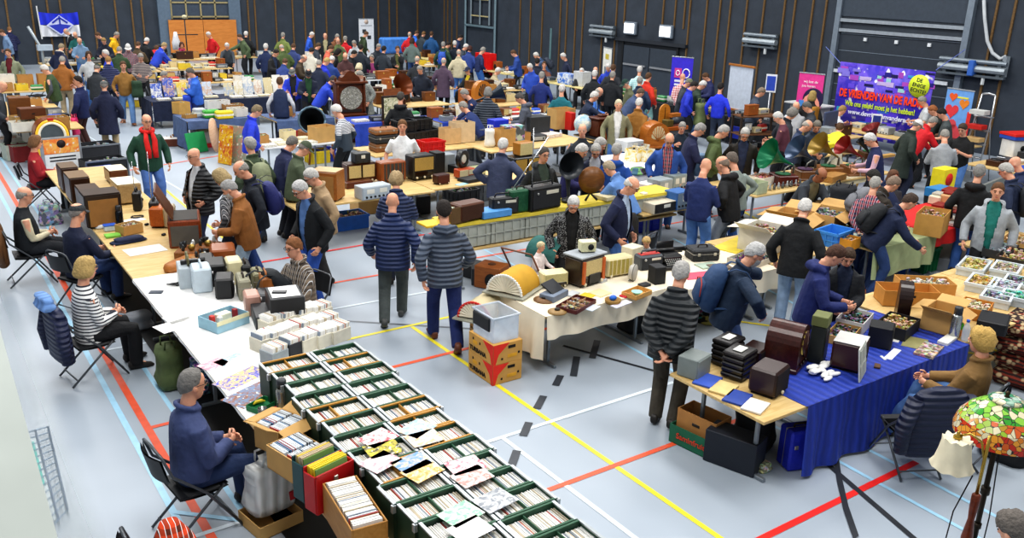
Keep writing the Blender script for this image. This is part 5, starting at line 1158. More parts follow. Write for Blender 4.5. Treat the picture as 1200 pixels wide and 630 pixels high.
t=T('round_speaker','round grey speaker on a small foot on the cream table','speaker',tp(741,329),30);t.scale=(.7,.7,.7);L('shell',t,lambda:MB().rings([(0,0,-.07,.03,.03),(0,0,-.05,.13,.13),(0,0,.03,.155,.155),(0,0,.05,.145,.145),(0,0,.052,.001,.001)],22,Matrix.Translation((0,0,.165))@Matrix.Rotation(PI/2,4,'X')),plain('b9b5ac',.5));B('foot',t,(0,.01,.01),(.14,.1,.02),plain('8f8b82'));L('rim',t,lambda:MB().tube([(.155*math.cos(a),-.035,.165+.155*math.sin(a)) for a in[2*PI*i/24 for i in range(25)]],.008,6),plain('6e6b64'))
t=portable('grey and red cassette recorder behind the round speaker',tp(759,314),-10,.36,.18,.2,'4b5057','33363b');B('red_strip',t,(0,0,.205),(.3,.1,.01),plain('c8403a'))
def typewriter(label,loc,rz):
 t=T('typewriter',label,'typewriter',loc,rz);m=plain('1a1a1c',.3)
 B('base',t,(0,0,.03),(.36,.36,.06),m,.015);B('type_basket',t,(0,.05,.11),(.3,.2,.12),m,.03);L('carriage',t,lambda:MB().tube([(-.27,.14,.19),(.27,.14,.19)],.03,10),m);B('carriage_rail',t,(0,.16,.16),(.5,.03,.05),plain('5d6064',.3,.6));L('roller_knob',t,lambda:MB().tube([(-.29,.14,.19),(-.26,.14,.19)],.035,10).tube([(.26,.14,.19),(.29,.14,.19)],.035,10),m)
 def keys():
  mb=MB()
  for r_ in range(4):
   for c in range(10):mb.box(((c-4.5)*.03+r_*.004,-.15+r_*.03,.075+r_*.014),(.018,.018,.012),.004)
  return mb
 L('keys',t,keys,plain('b9b9b4',.4));L('paper_rest',t,lambda:MB().box((0,.2,.25),(.26,.012,.1),.004),m);return t
typewriter('black antique typewriter on the cream table before the toddler',tp(786,312),-15)
block('black_speaker_box','black upright box with a grey front and yellow sticker on cream cloth','box',tp(769,331),-12,.16,.18,.23,plain('1e1f22'),None);q=tp(769,331)
suitcase('long black instrument case with steel latches at the rear of the cream table',tp(822,303),-20,.40,.30,.17,'2a2c30',None,'instrument_case','case');t=T('chair_coat','dark fur coat hung over a chair behind the typewriter','coat',(8.85,9.55,0),200);L('body',t,lambda:MB().rings([(0,0,.3,.3,.08),(0,0,.6,.32,.1),(0,0,.9,.3,.09),(0,0,1.02,.2,.06)],18,None,True,.6),mat('2b2723',.95,0,'fabric'))
folding_chair((8.78,9.3,0),20,'black folding chair under the dark fur coat');folding_chair((7.9,9.55,0),160,'black folding chair left of the man in navy blazer');folding_chair((10.7,9.4,0),30,'black folding chair beside the man in bright jeans')
t=carton('open wooden tray with teal and white bits on the cream table',tp(746,346),12,.33,.22,.06,mat('d8a964',.6,0,'wood','c79550',.6),0,None);q=tp(746,346);tag(L('teal_bowl',None,lambda:MB().lathe([(.03,0),(.07,.04),(.065,.04),(.001,.01)],14),plain('9fd8cc'),None,True,(q[0],q[1],TZ+.014)),'small teal bowl in the open wooden tray','bowl')
tag(L('round_basket',None,lambda:MB().lathe([(.09,0),(.1,.05),(.085,.05),(.08,.015),(.001,.015)],16),plain('a07a3a'),None,True,tp(718,355)),'round tan basket near the front edge of the cream cloth','basket');q=tp(718,355);tag(L('blue_ball',None,lambda:MB().ell((0,0,.05),(.05,.04,.035)),plain('2f6fd0'),None,True,(q[0],q[1],q[2]+.015)),'small blue object lying in the round tan basket','toy')
for px,py,rz,w,d,h,c,nm,lb in((686,348,20,.24,.16,.01,'e9c53a','leaflet','yellow leaflet lying behind the compartment tray'),(703,344,12,.22,.2,.015,'e8d9a8','card','pale yellow card on the middle of the cream cloth'),(704,330,12,.12,.12,.04,'b9bcbf','small_box','small grey box right of the big wooden radio'),(733,347,15,.14,.1,.02,'c9283a','leaflet','red leaflet left of the open wooden tray'),(728,357,10,.3,.1,.012,'d6d3e2','papers','scatter of pale papers by the round tan basket'),(670,345,15,.18,.12,.02,'c6c8ca','plate','grey plate lying before the big wooden radio'),(694,361,20,.2,.12,.008,'cfd7e2','card','pale blue card right of the compartment tray'),(820,323,-15,.5,.25,.01,'e0506a','red_cloth','red and pink patterned cloth on the right of the cream table'),(829,312,-10,.3,.2,.02,'a8b8a8','cards','pale green cards behind the red patterned cloth'),(843,314,-18,.3,.2,.03,'6a5a4c','tools','dark tools at the right rear of the cream table'),(755,335,0,.14,.1,.03,'26282c','small_device','small dark device at the foot of the round speaker'),(818,305,0,.05,.05,.05,'30343a','microphone','small dark ball microphone beside the black case'),(746,314,0,.12,.1,.06,'d7d2c6','small_radio','small pale gadget between beige box and recorder')):
 flat_item(nm,lb,nm.replace('_',' '),tp(px,py),rz,w,d,h,plain(c,.6))
bag('black_net','heap of black cables and trays on the floor right of the quilted jacket man','cables',fp(835,372),0,.7,.5,.15,mat('26282c',.8,0,'multi',None,.3),False,None,.5);bag('floor_bag','dark bag with pale folder on the floor under the cream table','bag',fp(745,385),0,.5,.35,.25,mat('33363a',.8,0,'fabric'),False)
# ---------- blue table on the right
table(5.86,7.5,4.37,5.55,'wooden trestle table end with blue books on bare boards');table(7.52,9.2,4.37,5.55,'trestle table under the blue velvet cloth');table(9.22,11.3,4.42,5.95,'trestle table with cardboard boxes right of the blue cloth');table(11.32,13.6,4.42,5.95,'trestle table with clear bins at the right edge')
cloth(6.45,9.2,4.37,5.55,mat('2440a8',.6,0,'wave',None,1),'royal blue velvet cloth hanging to the floor in folds',{'f':.72,'l':.02,'b':.15,'r':.1},seed=6)
instrument('grey metal box with a white label on the bare boards',tp(812,438),15,.27,.22,.21,'7f8785','8d9593',0,knobs=0,name='metal_box',cat='box')
for px,py,c,lb in((829,447,'3f5fbf','blue exercise book beside the grey metal box'),(848,456,'e3c98a','tan booklet between the two blue books'),(864,467,'2f4a9c','dark blue book in front of the small brown radio')):flat_item('book',lb,'book',tp(px,py),20,.28,.2,.02,mat(c,.6,0,'plain'))
flat_item('red_white_book','white and red book with a ring mark near the table corner','book',tp(885,477),20,.26,.19,.02,plain('ebe6dd'),None);q=tp(885,477);
def stackset(label,px,py,n,w,d,c,rz):
 t=T('bakelite_stack',label,'radio',tp(px,py),rz)
 for i in range(n):B('slab',t,(0,0,.035+i*.055),(w,d,.05),plain(c,.25),.014)
 B('label_plate',t,(0,0,n*.055+.012),(w*.5,d*.4,.01),plain('d9d9d2'));return t
stackset('tall black ribbed bakelite set with white paper on top, at the rear',851,425,5,.3,.22,'1a1717',12);stackset('black ribbed bakelite set nearest the grey metal box',864,440,5,.29,.24,'1d1918',14)
radio('low dark brown radio half hidden behind the ribbed bakelite sets',tp(884,425),16,.28,.22,.19,'2a1712',style='full',grille='211612',knobs=0);radio('dark brown leather covered radio with black knob on the table edge',tp(899,458),16,.32,.27,.27,'33201c',style='full',grille='231a18',knobs=1)
radio('tall arched dark wooden radio with yellow fan shaped speaker grille',tp(919,427),22,.38,.34,.47,'4a2018','35150f',grille='d6bd5e',arch=True,knobs=3)
instrument('narrow olive green military radio standing upright',tp(956,422),24,.18,.15,.40,'2c302a','2a2d28',0,knobs=0,name='military_radio',cat='radio');q=tp(956,422);block('green_head_unit','olive green control unit on top of the military radio','radio',(q[0],q[1],TZ+.405),24,.2,.16,.11,plain('6f7446',.6))
radio('dark brown box set with a pale card of four panels leaning on it',tp(993,429),24,.33,.3,.3,'3d201a',style='full',grille='2e1712',knobs=0,top='c9c6c2');q=tp(1006,442);o=flat_item('display_card','pale card printed with four panels leaning on the dark box','card',(q[0]+.03,q[1]-.02,TZ+.005),24,.32,.015,.34,mat('d6d8cf',.7,0,'plain'),None,-.14)
for i,(x,z) in enumerate(((-.075,.09),(.075,.09),(-.075,.25),(.075,.25))):link('panel',cmesh(('panel','dc'),lambda:MB().box((0,0,0),(.125,.004,.13),0)),mat('b9bcb2',.8,0,'paper','d9dbd2',.5),o,(x,-.012,z))
mb=MB();rn=random.Random(5)
for i in range(16):mb.ell((rn.uniform(-.16,.16),rn.uniform(-.11,.11),rn.uniform(.02,.05)),(rn.uniform(.04,.08),rn.uniform(.025,.05),.02),Matrix.Rotation(rn.uniform(-.3,.3),4,'Z'),8,5)
tag(link('white_gloves',mb.mesh('white_gloves',True),plain('f0efec',.9),None,tp(968,437)),'crumpled pair of white cotton gloves on the blue cloth','gloves')
carton('white and red carton full of black valves at the rear of the blue cloth',tp(1000,383),20,.44,.3,.14,plain('e6e1de',.7),0,('3a3a3c',.5,0,'multi'));carton('low brown carton of black parts in front of the valve carton',tp(987,397),20,.46,.26,.10,CARD,0,('2e2d2c',.5,0,'multi'));carton('black tray filled with colourful valve boxes on the blue cloth',tp(1050,389),14,.48,.34,.14,plain('232326',.6),0,('c9a04a',.5,0,'multi'))
instrument('small black box with perforated front on the blue cloth',tp(1030,404),28,.24,.24,.24,'1d1d1f','34332f',0,knobs=0,name='valve_amplifier',cat='amplifier');q=tp(1056,372)
t=radio('tall narrow dark arched set seen edge on with a white plinth',(q[0],q[1],q[2]),35,.34,.14,.45,'2e1b17','22130f',arch=True,knobs=0);
for px,py,rz,w,d,h,c,nm,lb in((1072,402,25,.34,.24,.006,'8f8a5a','bagged_part','olive plastic bag of parts on the blue cloth'),(1046,415,16,.34,.08,.004,'e9e9ea','strip_card','long white card strip on the front of the blue cloth'),(1048,397,22,.2,.12,.006,'eceae4','paper_slip','white paper slip right of the small black box'),(1110,400,10,.3,.11,.035,'efece2','white_box','flat white box beside the thermos on the blue cloth'),(1035,420,60,.1,.03,.01,'d9d9d9','glue_tube','small white tube left of the card strip'),(1028,430,30,.1,.06,.02,'5a3a22','brush','small brown brush at the front edge of the blue cloth')):flat_item(nm,lb,nm.replace('_',' '),tp(px,py),rz,w,d,h,plain(c,.6))
flat_item('parts_bag','clear bag of small copper parts on the front of the blue cloth','bag',tp(1088,412),15,.4,.2,.03,mat('b79a86',.4,0,'multi'))
thermos('steel thermos standing before the big cardboard box',tp(1117,396),'b0b3b3',1.25);t=T('water_bottle','clear plastic water bottle with blue cap beside the thermos','bottle',tp(1130,399));L('body',t,lambda:MB().lathe([(.035,0),(.04,.02),(.04,.15),(.018,.2),(.015,.22)],14),mat('d6e6f2',.1,0,'plain',None,1,.45));L('cap',t,lambda:MB().lathe([(.018,.22),(.018,.245),(.001,.246)],12),plain('2c58c4'))
tag(L('green_ball',None,lambda:MB().ell((0,0,.06),(.06,.06,.06)),plain('57c92e',.4),None,True,tp(1122,387)),'bright green round fruit behind the steel thermos','fruit');tag(L('orange_fruit',None,lambda:MB().ell((0,0,.04),(.04,.04,.04)),plain('e78a3a',.5),None,True,tp(1123,394)),'small orange fruit at the foot of the thermos','fruit')
carton('big open cardboard box with flaps raised behind the thermos',tp(1103,384),12,.42,.34,.24,CARD,4,None);carton('long open cardboard tray, nearer of the two brown trays',(9.8,5.5,.755),-38,.66,.34,.2,mat('c98f45',.8,0,'plain'),0,None,'long brown open trays',hole=True);carton('long open cardboard tray, farther of the two brown trays',(10.35,5.6,.755),-38,.66,.32,.17,mat('cd9750',.8,0,'plain'),0,('e6dcc8',.7,0,'multi'),'long brown open trays')
carton('orange tray filled with white and amber valves',tp(1141,369),18,.42,.32,.14,plain('d08a3a',.7),0,('e8d3a8',.5,0,'multi'));instrument('flat black device at the front of the right table',tp(1162,385),22,.42,.3,.14,'232427','303236',0,knobs=2,name='black_device',cat='device')
CB='clear plastic bins of small parts on the right table'
for i,(px,py,w,c,lb) in enumerate(((1140,318,.62,'d9c25a','wide clear bin with red and yellow valve cartons, rear left'),(1178,322,.5,'c9b99a','clear bin with cream cartons at the rear right'),(1150,338,.5,'e0b53a','clear bin with orange yellow cartons in the middle'),(1176,343,.4,'b9bcc4','clear bin with grey capacitors in the middle right'),(1192,338,.4,'5a5d62','clear bin with dark parts at the right edge'),(1167,356,.36,'8a8f9a','clear bin with metal parts nearest the front'),(1190,355,.36,'3fb58a','clear bin with green parts at the front right'))):
 crate(lb,tp(px,py),18,w,.32,.12,'d3dbe0',CB,'parts_bin','bin',(c,.5,0,'multi'),False)
table(12.95,14.5,5.97,6.6,'trestle table behind the clear bins with dark trays');carton('dark cardboard tray with cables on the rear right table',tp(1172,297),15,.7,.36,.12,plain('2b2d30'),0,('c9d3d8',.5,0,'multi'));carton('brown tray of parts at the right edge, farthest back',tp(1192,290),15,.6,.4,.14,CARD,0,('d9b27a',.5,0,'multi'));carton('dark tray with amber valves at the right edge',tp(1188,306),15,.7,.36,.12,plain('33302c'),0,('d0a46a',.5,0,'multi'))
# things around and under the blue table
t=carton('green fruit carton with red lettering under the wooden table',(6.1,5.28,.003),-82,.52,.34,.2,plain('1f6b4e',.7),0,None)
text('Saminfruit',.085,plain('d8452a'),t,(0,-.175,.1),(PI/2,0,0),bold=.001)
carton('brown perforated carton standing in the green fruit carton',(6.12,5.28,.03),-82,.46,.26,.34,mat('b5824a',.8),0,None,hole=True);block('black_speaker','dark blue black speaker box on the floor under the wooden table','speaker',(6.12,4.86,.003),-72,.52,.26,.34,plain('1f2531',.6))
bag('rucksack','black rucksack with white straps under the wooden table','bag',(6.55,5.0,.003),20,.5,.4,.5,mat('22252a',.8,0,'fabric'),False);suitcase('bright blue plastic case on the floor beside the blue velvet cloth',(6.62,4.52,.003),-20,.3,.22,.42,'2433c0',None,'plastic_case','case')
bag('white_toy','small white and yellow soft thing beside the dark speaker box','toy',(6.28,4.62,.003),0,.16,.12,.08,mat('dcdcb0',.8,0,'multi'),False)
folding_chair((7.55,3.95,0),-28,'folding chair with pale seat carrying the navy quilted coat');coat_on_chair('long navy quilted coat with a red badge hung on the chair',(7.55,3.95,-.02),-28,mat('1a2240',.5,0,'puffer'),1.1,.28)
t=T('carpet_pile','pile of red brown patterned oriental carpets on the right','carpets',(10.75,4.25,0),10)
for i in range(4):B('carpet',t,(.02*(i%2),.03*i,.10+i*.19),(1.1-.06*i,.75,.18),mat('7a2f20',.95,0,'carpet','2c1a18',1+i*.1),.07)
B('fringe',t,(0,-.40,.3),(1.0,.05,.03),plain('c9b68a'))
block('carpet_trestle','dark trestle under the oriental carpets at the right edge','trestle',(10.75,4.25,.0),10,.9,.5,.02,plain('222'*2))
bag('black_bag','black clothing heap on the floor behind the mosaic lamp','clothing',fp(1187,530),0,.7,.5,.3,mat('1b1d22',.8,0,'fabric'),False)
block('orange_tool','orange flat tool lying on the floor behind the cream lamp','tool',fp(1128,505),20,.3,.1,.03,plain('e8902a'))
# two standard lamps in the corner
A_=Vector((5.84,2.50,0))
t=T('floor_lamp','turned wooden floor lamp with a scalloped cream shade','lamp',tuple(A_),-65)
L('base',t,lambda:MB().lathe([(.16,0),(.16,.03),(.06,.06),(.03,.1)],18),mat('7a3416',.35,0,'wood','5d240e',1));zt=1.30
L('post',t,lambda:MB().lathe([(.03,.08),(.02,.2),(.035,.5),(.04,.7),(.022,.85),(.03,.95),(.03,1.05),(.02,1.06)],14),mat('7a3416',.35,0,'wood','5d240e',1))
L('brass_rod',t,lambda:MB().tube([(0,0,1.05),(0,0,1.52)],.012,8).tube([(0,0,1.32),(-.04,0,1.46),(-.12,0,1.5),(-.19,0,1.46)],.009,7),plain('b89a4a',.25,.9))
def shade():
 mb=MB();n=40;pr=[(.095,1.44),(.098,1.41),(.108,1.34),(.125,1.26),(.142,1.215)]
 for j,(r_,z) in enumerate(pr):
  for k in range(n):
   a=2*PI*k/n;q_=r_*(1+.06*math.cos(a*8)*(j in(0,4)));mb.v.append((-.19+q_*math.cos(a),q_*math.sin(a),z+.012*math.cos(a*8)*(j in(0,4))))
 for j in range(4):
  for k in range(n):mb.f.append((j*n+k,j*n+(k+1)%n,(j+1)*n+(k+1)%n,(j+1)*n+k));mb.m.append(0)
 mb.add([(-.19,0,1.44)]+[mb.v[k] for k in range(n)],[(0,k+1,(k+1)%n+1) for k in range(n)]);return mb
L('lamp_shade',t,shade,mat('e6dcc0',.7));L('finial',t,lambda:MB().lathe([(.03,1.445),(.03,1.46),(.012,1.47),(.012,1.49),(.001,1.5)],12),plain('c2a14a',.25,.9),None,True,(-.19,0,0));L('cord',t,lambda:MB().tube([(-.05,-.02,1.2),(-.12,-.05,.9),(-.14,-.06,.4),(-.1,-.06,.02)],.005,5),plain('1e1a16'))
A_=Vector((6.34,2.66,0))
t=T('mosaic_lamp','floor lamp with a wide coloured glass mosaic shade','lamp',tuple(A_),0);L('base',t,lambda:MB().lathe([(.2,0),(.2,.03),(.08,.06),(.03,.1)],18),plain('2b2420',.4,.5));L('pole',t,lambda:MB().tube([(0,0,.08),(0,0,1.5)],.02,10).tube([(0,0,.8),(0,0,.86)],.034,10).tube([(0,0,.5),(0,0,.54)],.03,10),plain('332b22',.4,.6))
SH=[(.31,1.30),(.315,1.35),(.29,1.43),(.235,1.50),(.17,1.55),(.115,1.585)]
for(a,b,m,nm) in((0,2,mat('c8321e',.25,0,'glassmosaic','e8a13a',1.3),'red_band'),(2,3,mat('9bbf3a',.25,0,'glassmosaic','d9652e',1.2),'flower_band'),(3,5,mat('3a9a30',.25,0,'glassmosaic','8fc74a',1.0),'leaf_band')):
 L(nm,t,lambda:MB().lathe(SH[a:b+1],40,None,False),m)
L('crown',t,lambda:MB().lathe([(.115,1.585),(.12,1.60),(.08,1.615),(.001,1.62)],30),mat('cfd9cf',.3,0,'glassmosaic','3f8f6a',1.2));L('finial',t,lambda:MB().lathe([(.025,1.615),(.012,1.63),(.02,1.65),(.001,1.665)],10),plain('4a3f2c',.3,.8));L('cord',t,lambda:MB().tube([(.03,-.02,1.2),(.05,-.05,.6),(.04,-.05,.02)],.005,5),plain('1e1a16'))
P(1189,622,'sitwork',300,('S','23304a'),'2c3140',('fluffy','6f6862'),'grey haired person cut off by the bottom right corner',sc=1.0,zoff=.05)
table(8.05,8.9,2.3,3.0,'small wooden table corner at the bottom right edge');instrument('small camera like steel device at the bottom right edge',(8.2,2.95,TZ+.003),20,.14,.1,.14,'8e9296','3a3c40',0,knobs=1,name='camera_device',cat='device')
# ================================================================== FAR HALF OF THE HALL
NAVY,BLUE=mat('232c46',.85,0,'fabric'),mat('2a49b0',.7,0,'fabric');GREYB=mat('566a92',.8,0,'fabric');BLKC=mat('1d2027',.85,0,'fabric');WHITET=plain('e4e6e6',.6)
SEEN={}
NOUN={'r':('table_radio','radio'),'c':('carton','box'),'i':('instrument','instrument'),'b':('book','book'),'p':('paper','paper'),'k':('crate','crate'),'d':('device','device'),'w':('wooden_box','box'),'t':('tin','tin'),'s':('suitcase','suitcase'),'g':('turntable','turntable'),'m':('speaker','speaker')}
ORD=('first','second','third','fourth','fifth','sixth','seventh','eighth','ninth','tenth','eleventh','twelfth','thirteenth','fourteenth','fifteenth','sixteenth','seventeenth','eighteenth','nineteenth','twentieth')
CNAME={'b8894e':'tan','e6e2d8':'white','2b2d31':'black','7a4a22':'brown','4a2a16':'chocolate','a9612a':'amber','8f969b':'grey','2f58c0':'blue','c8352b':'red','e2c53a':'yellow','3f8f55':'green','d9cba0':'cream','59636e':'slate','c9d6e6':'pale blue'}
RC={'r':['7a4a22','4a2a16','a9612a','4a2a16'],'c':['b8894e','e6e2d8','b8894e','d9cba0','e2c53a'],'i':['8f969b','59636e','2b2d31'],'b':['e6e2d8','c9d6e6','d9cba0','e6e2d8','e2c53a','2f58c0'],'p':['e6e2d8','d9cba0'],'k':['2f58c0','59636e','c8352b','2b2d31'],'d':['2b2d31','59636e','d9cba0'],'w':['7a4a22','a9612a','4a2a16'],'t':['3f8f55','e2c53a','c8352b','2f58c0'],'s':['7a4a22','2b2d31','59636e'],'g':['2b2d31','4a2a16','8f969b'],'m':['2b2d31','4a2a16','a9612a']}
def clutter(x0,x1,y0,y1,spec,where,seed,z=TZ,rz=0,along='x',tall=1.0):
 """one row of goods laid along a table; spec is one letter per thing, in order from its left end as seen"""
 if 60<=seed<110:spec=''.join(c+'dtcpwi'[(i*5+seed)%6] if i%2==0 else c for i,c in enumerate(spec))
 rn=random.Random(seed);n=len(spec)
 for i,k in enumerate(spec):
  u=(i+.5)/n
  if along=='x':x,y=x0+(x1-x0)*u,(y0+y1)/2+rn.uniform(-.5,.5)*(y1-y0)*.35;cell=(x1-x0)/n
  else:x,y=(x0+x1)/2+rn.uniform(-.5,.5)*(x1-x0)*.35,y1+(y0-y1)*u;cell=abs(y1-y0)/n
  w=min(.62,cell*rn.uniform(.78,.93));c=rn.choice(RC[k]);nm,cat=NOUN[k];loc=(x,y,z+.004);a=rz+rn.uniform(-6,6);dm=min((y1-y0) if along=='x' else(x1-x0),.5)*.62
  end='left' if along=='x' else 'far end'
  lb='%s %s on %s, %s from %s'%(CNAME[c],{'r':'radio','c':'carton','i':'instrument','b':'book','p':'papers','k':'crate','d':'device','w':'box','t':'packet','s':'case','g':'turntable','m':'speaker'}[k],where,ORD[i],end)
  g='goods on '+where;h=rn.uniform(.8,1.2)*tall
  if k=='r':radio(lb,loc,a,w,min(.26,dm),min(.4,w*.75)*h,c,grille='c9b075',style=rn.choice(('left','top','mid','full','bars')),group=g)
  elif k=='c':carton(lb,loc,a,w,min(.34,dm),.2*h,mat(c,.8,0,'plain',None,.5),0,(rn.choice(('b9a98a','8f8a80','c0b0a0')),.6,0,'multi'),g)
  elif k=='i':instrument(lb,loc,a,w,min(.3,dm),.22*h,c,None,rn.choice((1,2)),g)
  elif k=='b':book_up(lb,loc,a,min(.3,w),.34*h,mat(c,.5,0,'picture',rn.choice(('d9cba0','a9b8cc','cfae94','e8e6e0')),1.2),g)
  elif k=='p':flat_item(nm,lb,cat,loc,a,w,min(.4,dm),.05,mat(c,.7,0,'picture','c9c4b4',3),g)
  elif k=='k':crate(lb,loc,a,w,min(.4,dm),.22*h,c,g,fill=('8a8a86',.6,0,'multi'))
  elif k=='d':t=block(nm,lb,cat,loc,a,w,min(.3,dm),.12*h,plain(c,.4),g);B('panel',t,(0,-min(.3,dm)/2-.003,.06*h),(w*.8,.006,.07*h),plain('a9adb0',.4));knob(t,w*.25,-min(.3,dm)/2-.006,.06*h,.018,plain('1a1a1c'))
  elif k=='w':t=block(nm,lb,cat,loc,a,w,min(.34,dm),.26*h,mat(c,.4,0,'wood',None,.8),g);B('lid',t,(0,0,.26*h+.012),(w*1.03,min(.34,dm)*1.04,.024),mat(c,.4,0,'wood',None,.8));B('lock_plate',t,(0,-min(.34,dm)/2-.003,.2*h),(.04,.008,.05),plain('c8a858',.3,.8))
  elif k=='t':t=block(nm,lb,cat,loc,a,w,min(.2,dm),.16*h,plain(c,.4),g,.03);B('label_band',t,(0,0,.08*h),(w*1.004,min(.2,dm)*1.01,.05),plain('e9e6da'))
  elif k=='s':suitcase(lb,loc,a,w,min(.4,dm),.16*h,c,g)
  elif k=='g':
   t=block(nm,lb,cat,loc,a,w,min(.36,dm),.12*h,mat(c,.4,0,'wood',None,.8),g);q=min(w,dm)*.42;L('platter',t,lambda:MB().lathe([(q,0),(q,.02),(.001,.021)],18),plain('17181a',.3),(round(q,3),),True,(-w*.05,0,.12*h));B('arm',t,(w*.36,0,.12*h+.04),(.02,dm*.6,.02),plain('b9bcc0',.3,.7))
  elif k=='m':
   t=block(nm,lb,cat,loc,a,min(w,.3),min(.26,dm),.36*h,mat(c,.5,0,'wood',None,.8),g);L('cone',t,lambda:MB().lathe([(.1,0),(.08,.015),(.02,.002),(.001,.01)],16,Matrix.Rotation(PI/2,4,'X')),plain('15161a'),('cone',),True,(0,-min(.26,dm)/2-.002,.16*h))
def under(x0,x1,y0,y1,spec,where,seed):clutter(x0,x1,y0,y1,spec,where,seed,z=0)
# ---- the middle table of radios
table(5.0,7.6,13.2,14.65,'trestle table of brown radios behind the curly haired woman');table(7.62,9.9,13.3,14.65,'trestle table with the small red set, right of the brown radios')
MR='radios on the middle trestle table'
radio('large honey coloured radio cabinet at the left end of the middle table',tp(385,233),-48,.46,.36,.5,'a8672a','8a4f1c',style='back',grille='a5763f',top='c9a77a',knobs=0,group=MR);radio('walnut radio with wide cream grilles and a dark centre strip',tp(421,213),0,.56,.26,.36,'4a2712',style='mid',grille='e0c98a',group=MR,top='3c2212')
q=tp(420,214);instrument('small black instrument with a white dial on the walnut radio',(q[0]+.06,q[1],TZ+.375),0,.3,.2,.18,'26282a','33363a',1,knobs=3);block('low_set','low red brown set in front of the walnut radio','radio',tp(420,219),0,.5,.14,.11,mat('5a2414',.3,0,'wood',None,.8));instrument('silver measuring instrument with knobs and carrying handle on the middle table',tp(437,231),4,.56,.28,.22,'a9b2ba','b9c3cb',2,knobs=6)
radio('striped brown radio with vertical wooden bars and rounded top',tp(458,212),0,.5,.28,.38,'8a4a22',style='bars',grille='4a4a48',group=MR);radio('tall dark radio with a gold cloth front and three pale knobs',tp(492,209),2,.46,.32,.46,'20201f',style='top',grille='b99a52',group=MR,knobs=3);radio('small dark brown bakelite radio in front of the tall dark radio',tp(517,215),5,.28,.18,.18,'3a1712',style='full',grille='5a2a1a',group=MR,knobs=2)
block('black_board','tall black panel standing right of the gold fronted radio','panel',tp(512,203),0,.2,.28,.42,plain('18191b'));block('grey_screen','grey screen shaped box between black panel and round speaker','monitor',tp(523,200),0,.26,.25,.34,plain('8f979d',.4));flat_item('flat_case','dark flat case lying on the right part of the middle table','case',tp(556,211),10,.6,.3,.06,plain('23252a'));radio('small red and cream radio on the middle table below the round speaker',tp(544,208),4,.38,.18,.18,'b04a26',style='left',grille='e2d3a8',group=MR);radio('cream green small radio at the right of the red and cream one',tp(559,205),4,.3,.18,.17,'a3a878',style='full',grille='d2cfa0',group=MR)
flat_item('paper','pale blue leaflet lying near the right end of the middle table','paper',tp(541,216),15,.24,.14,.004,plain('a9d6d8'))
t=T('round_loudspeaker','big round black loudspeaker with a pale cone on a dark amplifier','loudspeaker',tp(542,197,.91),25);t.scale=(.58,.58,.58);L('ring',t,lambda:MB().rings([(0,0,-.12,.18,.18),(0,0,-.10,.28,.28),(0,0,.06,.3,.3),(0,0,.08,.26,.26),(0,0,.04,.14,.14)],24,Matrix.Translation((0,0,.3))@Matrix.Rotation(PI/2,4,'X'),False),plain('1b1c1e',.3));L('cone',t,lambda:MB().lathe([(.15,.045),(.12,.07),(.05,.05),(.001,.06)],20,Matrix.Translation((0,0,.3))@Matrix.Rotation(PI/2,4,'X')),plain('cfcdc0'));instrument('dark wide amplifier carrying the round black loudspeaker',tp(544,201),10,.58,.34,.15,'26292b','3a3f42',1,knobs=4)
crate('blue fruit crate on the floor under the middle table',fp(409,266),0,.6,.42,.26,'2d6fd0',None,'fruit_crate','crate',('a5763f',.8,0,'multi'),False);carton('brown carton standing in the shade behind the blue fruit crate',fp(432,248),0,.6,.4,.3,CARD,0);carton('tall paper carton with handles under the middle table',fp(494,242),10,.3,.2,.4,mat('a9803f',.8),0,None);block('black_case','black case on the floor behind the curly haired woman','case',fp(487,250),0,.5,.3,.35,plain('1d1e21'))
# ---- grey crates with a yellow cover
for i in range(7):
 x=6.3+i*.62
 crate('pale grey folding crate in the front row, %s from the left'%ORD[i],(x+.3,10.55,.64),0,.6,.38,.35,'b3b6ad','grey crates under the yellow cover','folding_crate','crate',None,True)
t=table(6.2,8.4,10.32,10.85,'narrow table under the left grey crates',z=.62);table(8.42,10.7,10.32,10.85,'narrow table under the right grey crates',z=.62)
cloth(6.2,10.65,10.36,10.84,plain('dcc648',.6),'bright yellow cover lying over the row of grey crates',{'f':.05,'l':.05,'b':.2},z=1.02,seed=9)
def ty(px,py):v=at(px,py,1.03);return(v.x,max(10.48,min(10.74,v.y)),1.035)
carton('open grey brown carton of papers at the left of the yellow cover',ty(538,262),10,.34,.3,.24,mat('6a5132',.8),0,('cfc6b0',.6,0,'multi'));radio('brown marbled bakelite box on the yellow cover',ty(559,262),8,.46,.26,.26,'5a3420',style='full',grille='4a2c1c',knobs=0);flat_item('yellow_bag','yellow plastic bag hanging over the left end of the crates','bag',ty(520,266),0,.5,.3,.03,plain('efc22f',.5))
t=portable('black portable radio with a long slanted silver antenna',ty(590,250),-8,.44,.16,.26,'232427','303236');L('antenna',t,lambda:MB().tube([(.1,.05,.26),(.75,.05,1.1)],.009,6),plain('dfe2e4',.2,.8));block('blue_box','light blue flat box under the slanted antenna portable','box',ty(588,257),0,.5,.3,.1,plain('5e9fdc',.5));suitcase('dark green case standing on the yellow cover',ty(609,247),0,.44,.2,.34,'1f5a3c',None,'green_case','case');t=portable('black portable receiver with upright antenna beside the green case',ty(640,246),5,.62,.24,.36,'1c1d1f','2c2d30',antenna=.0);L('antenna',t,lambda:MB().tube([(-.2,0,.36),(-.21,0,1.25)],.008,6),plain('b9bcc0',.2,.8))
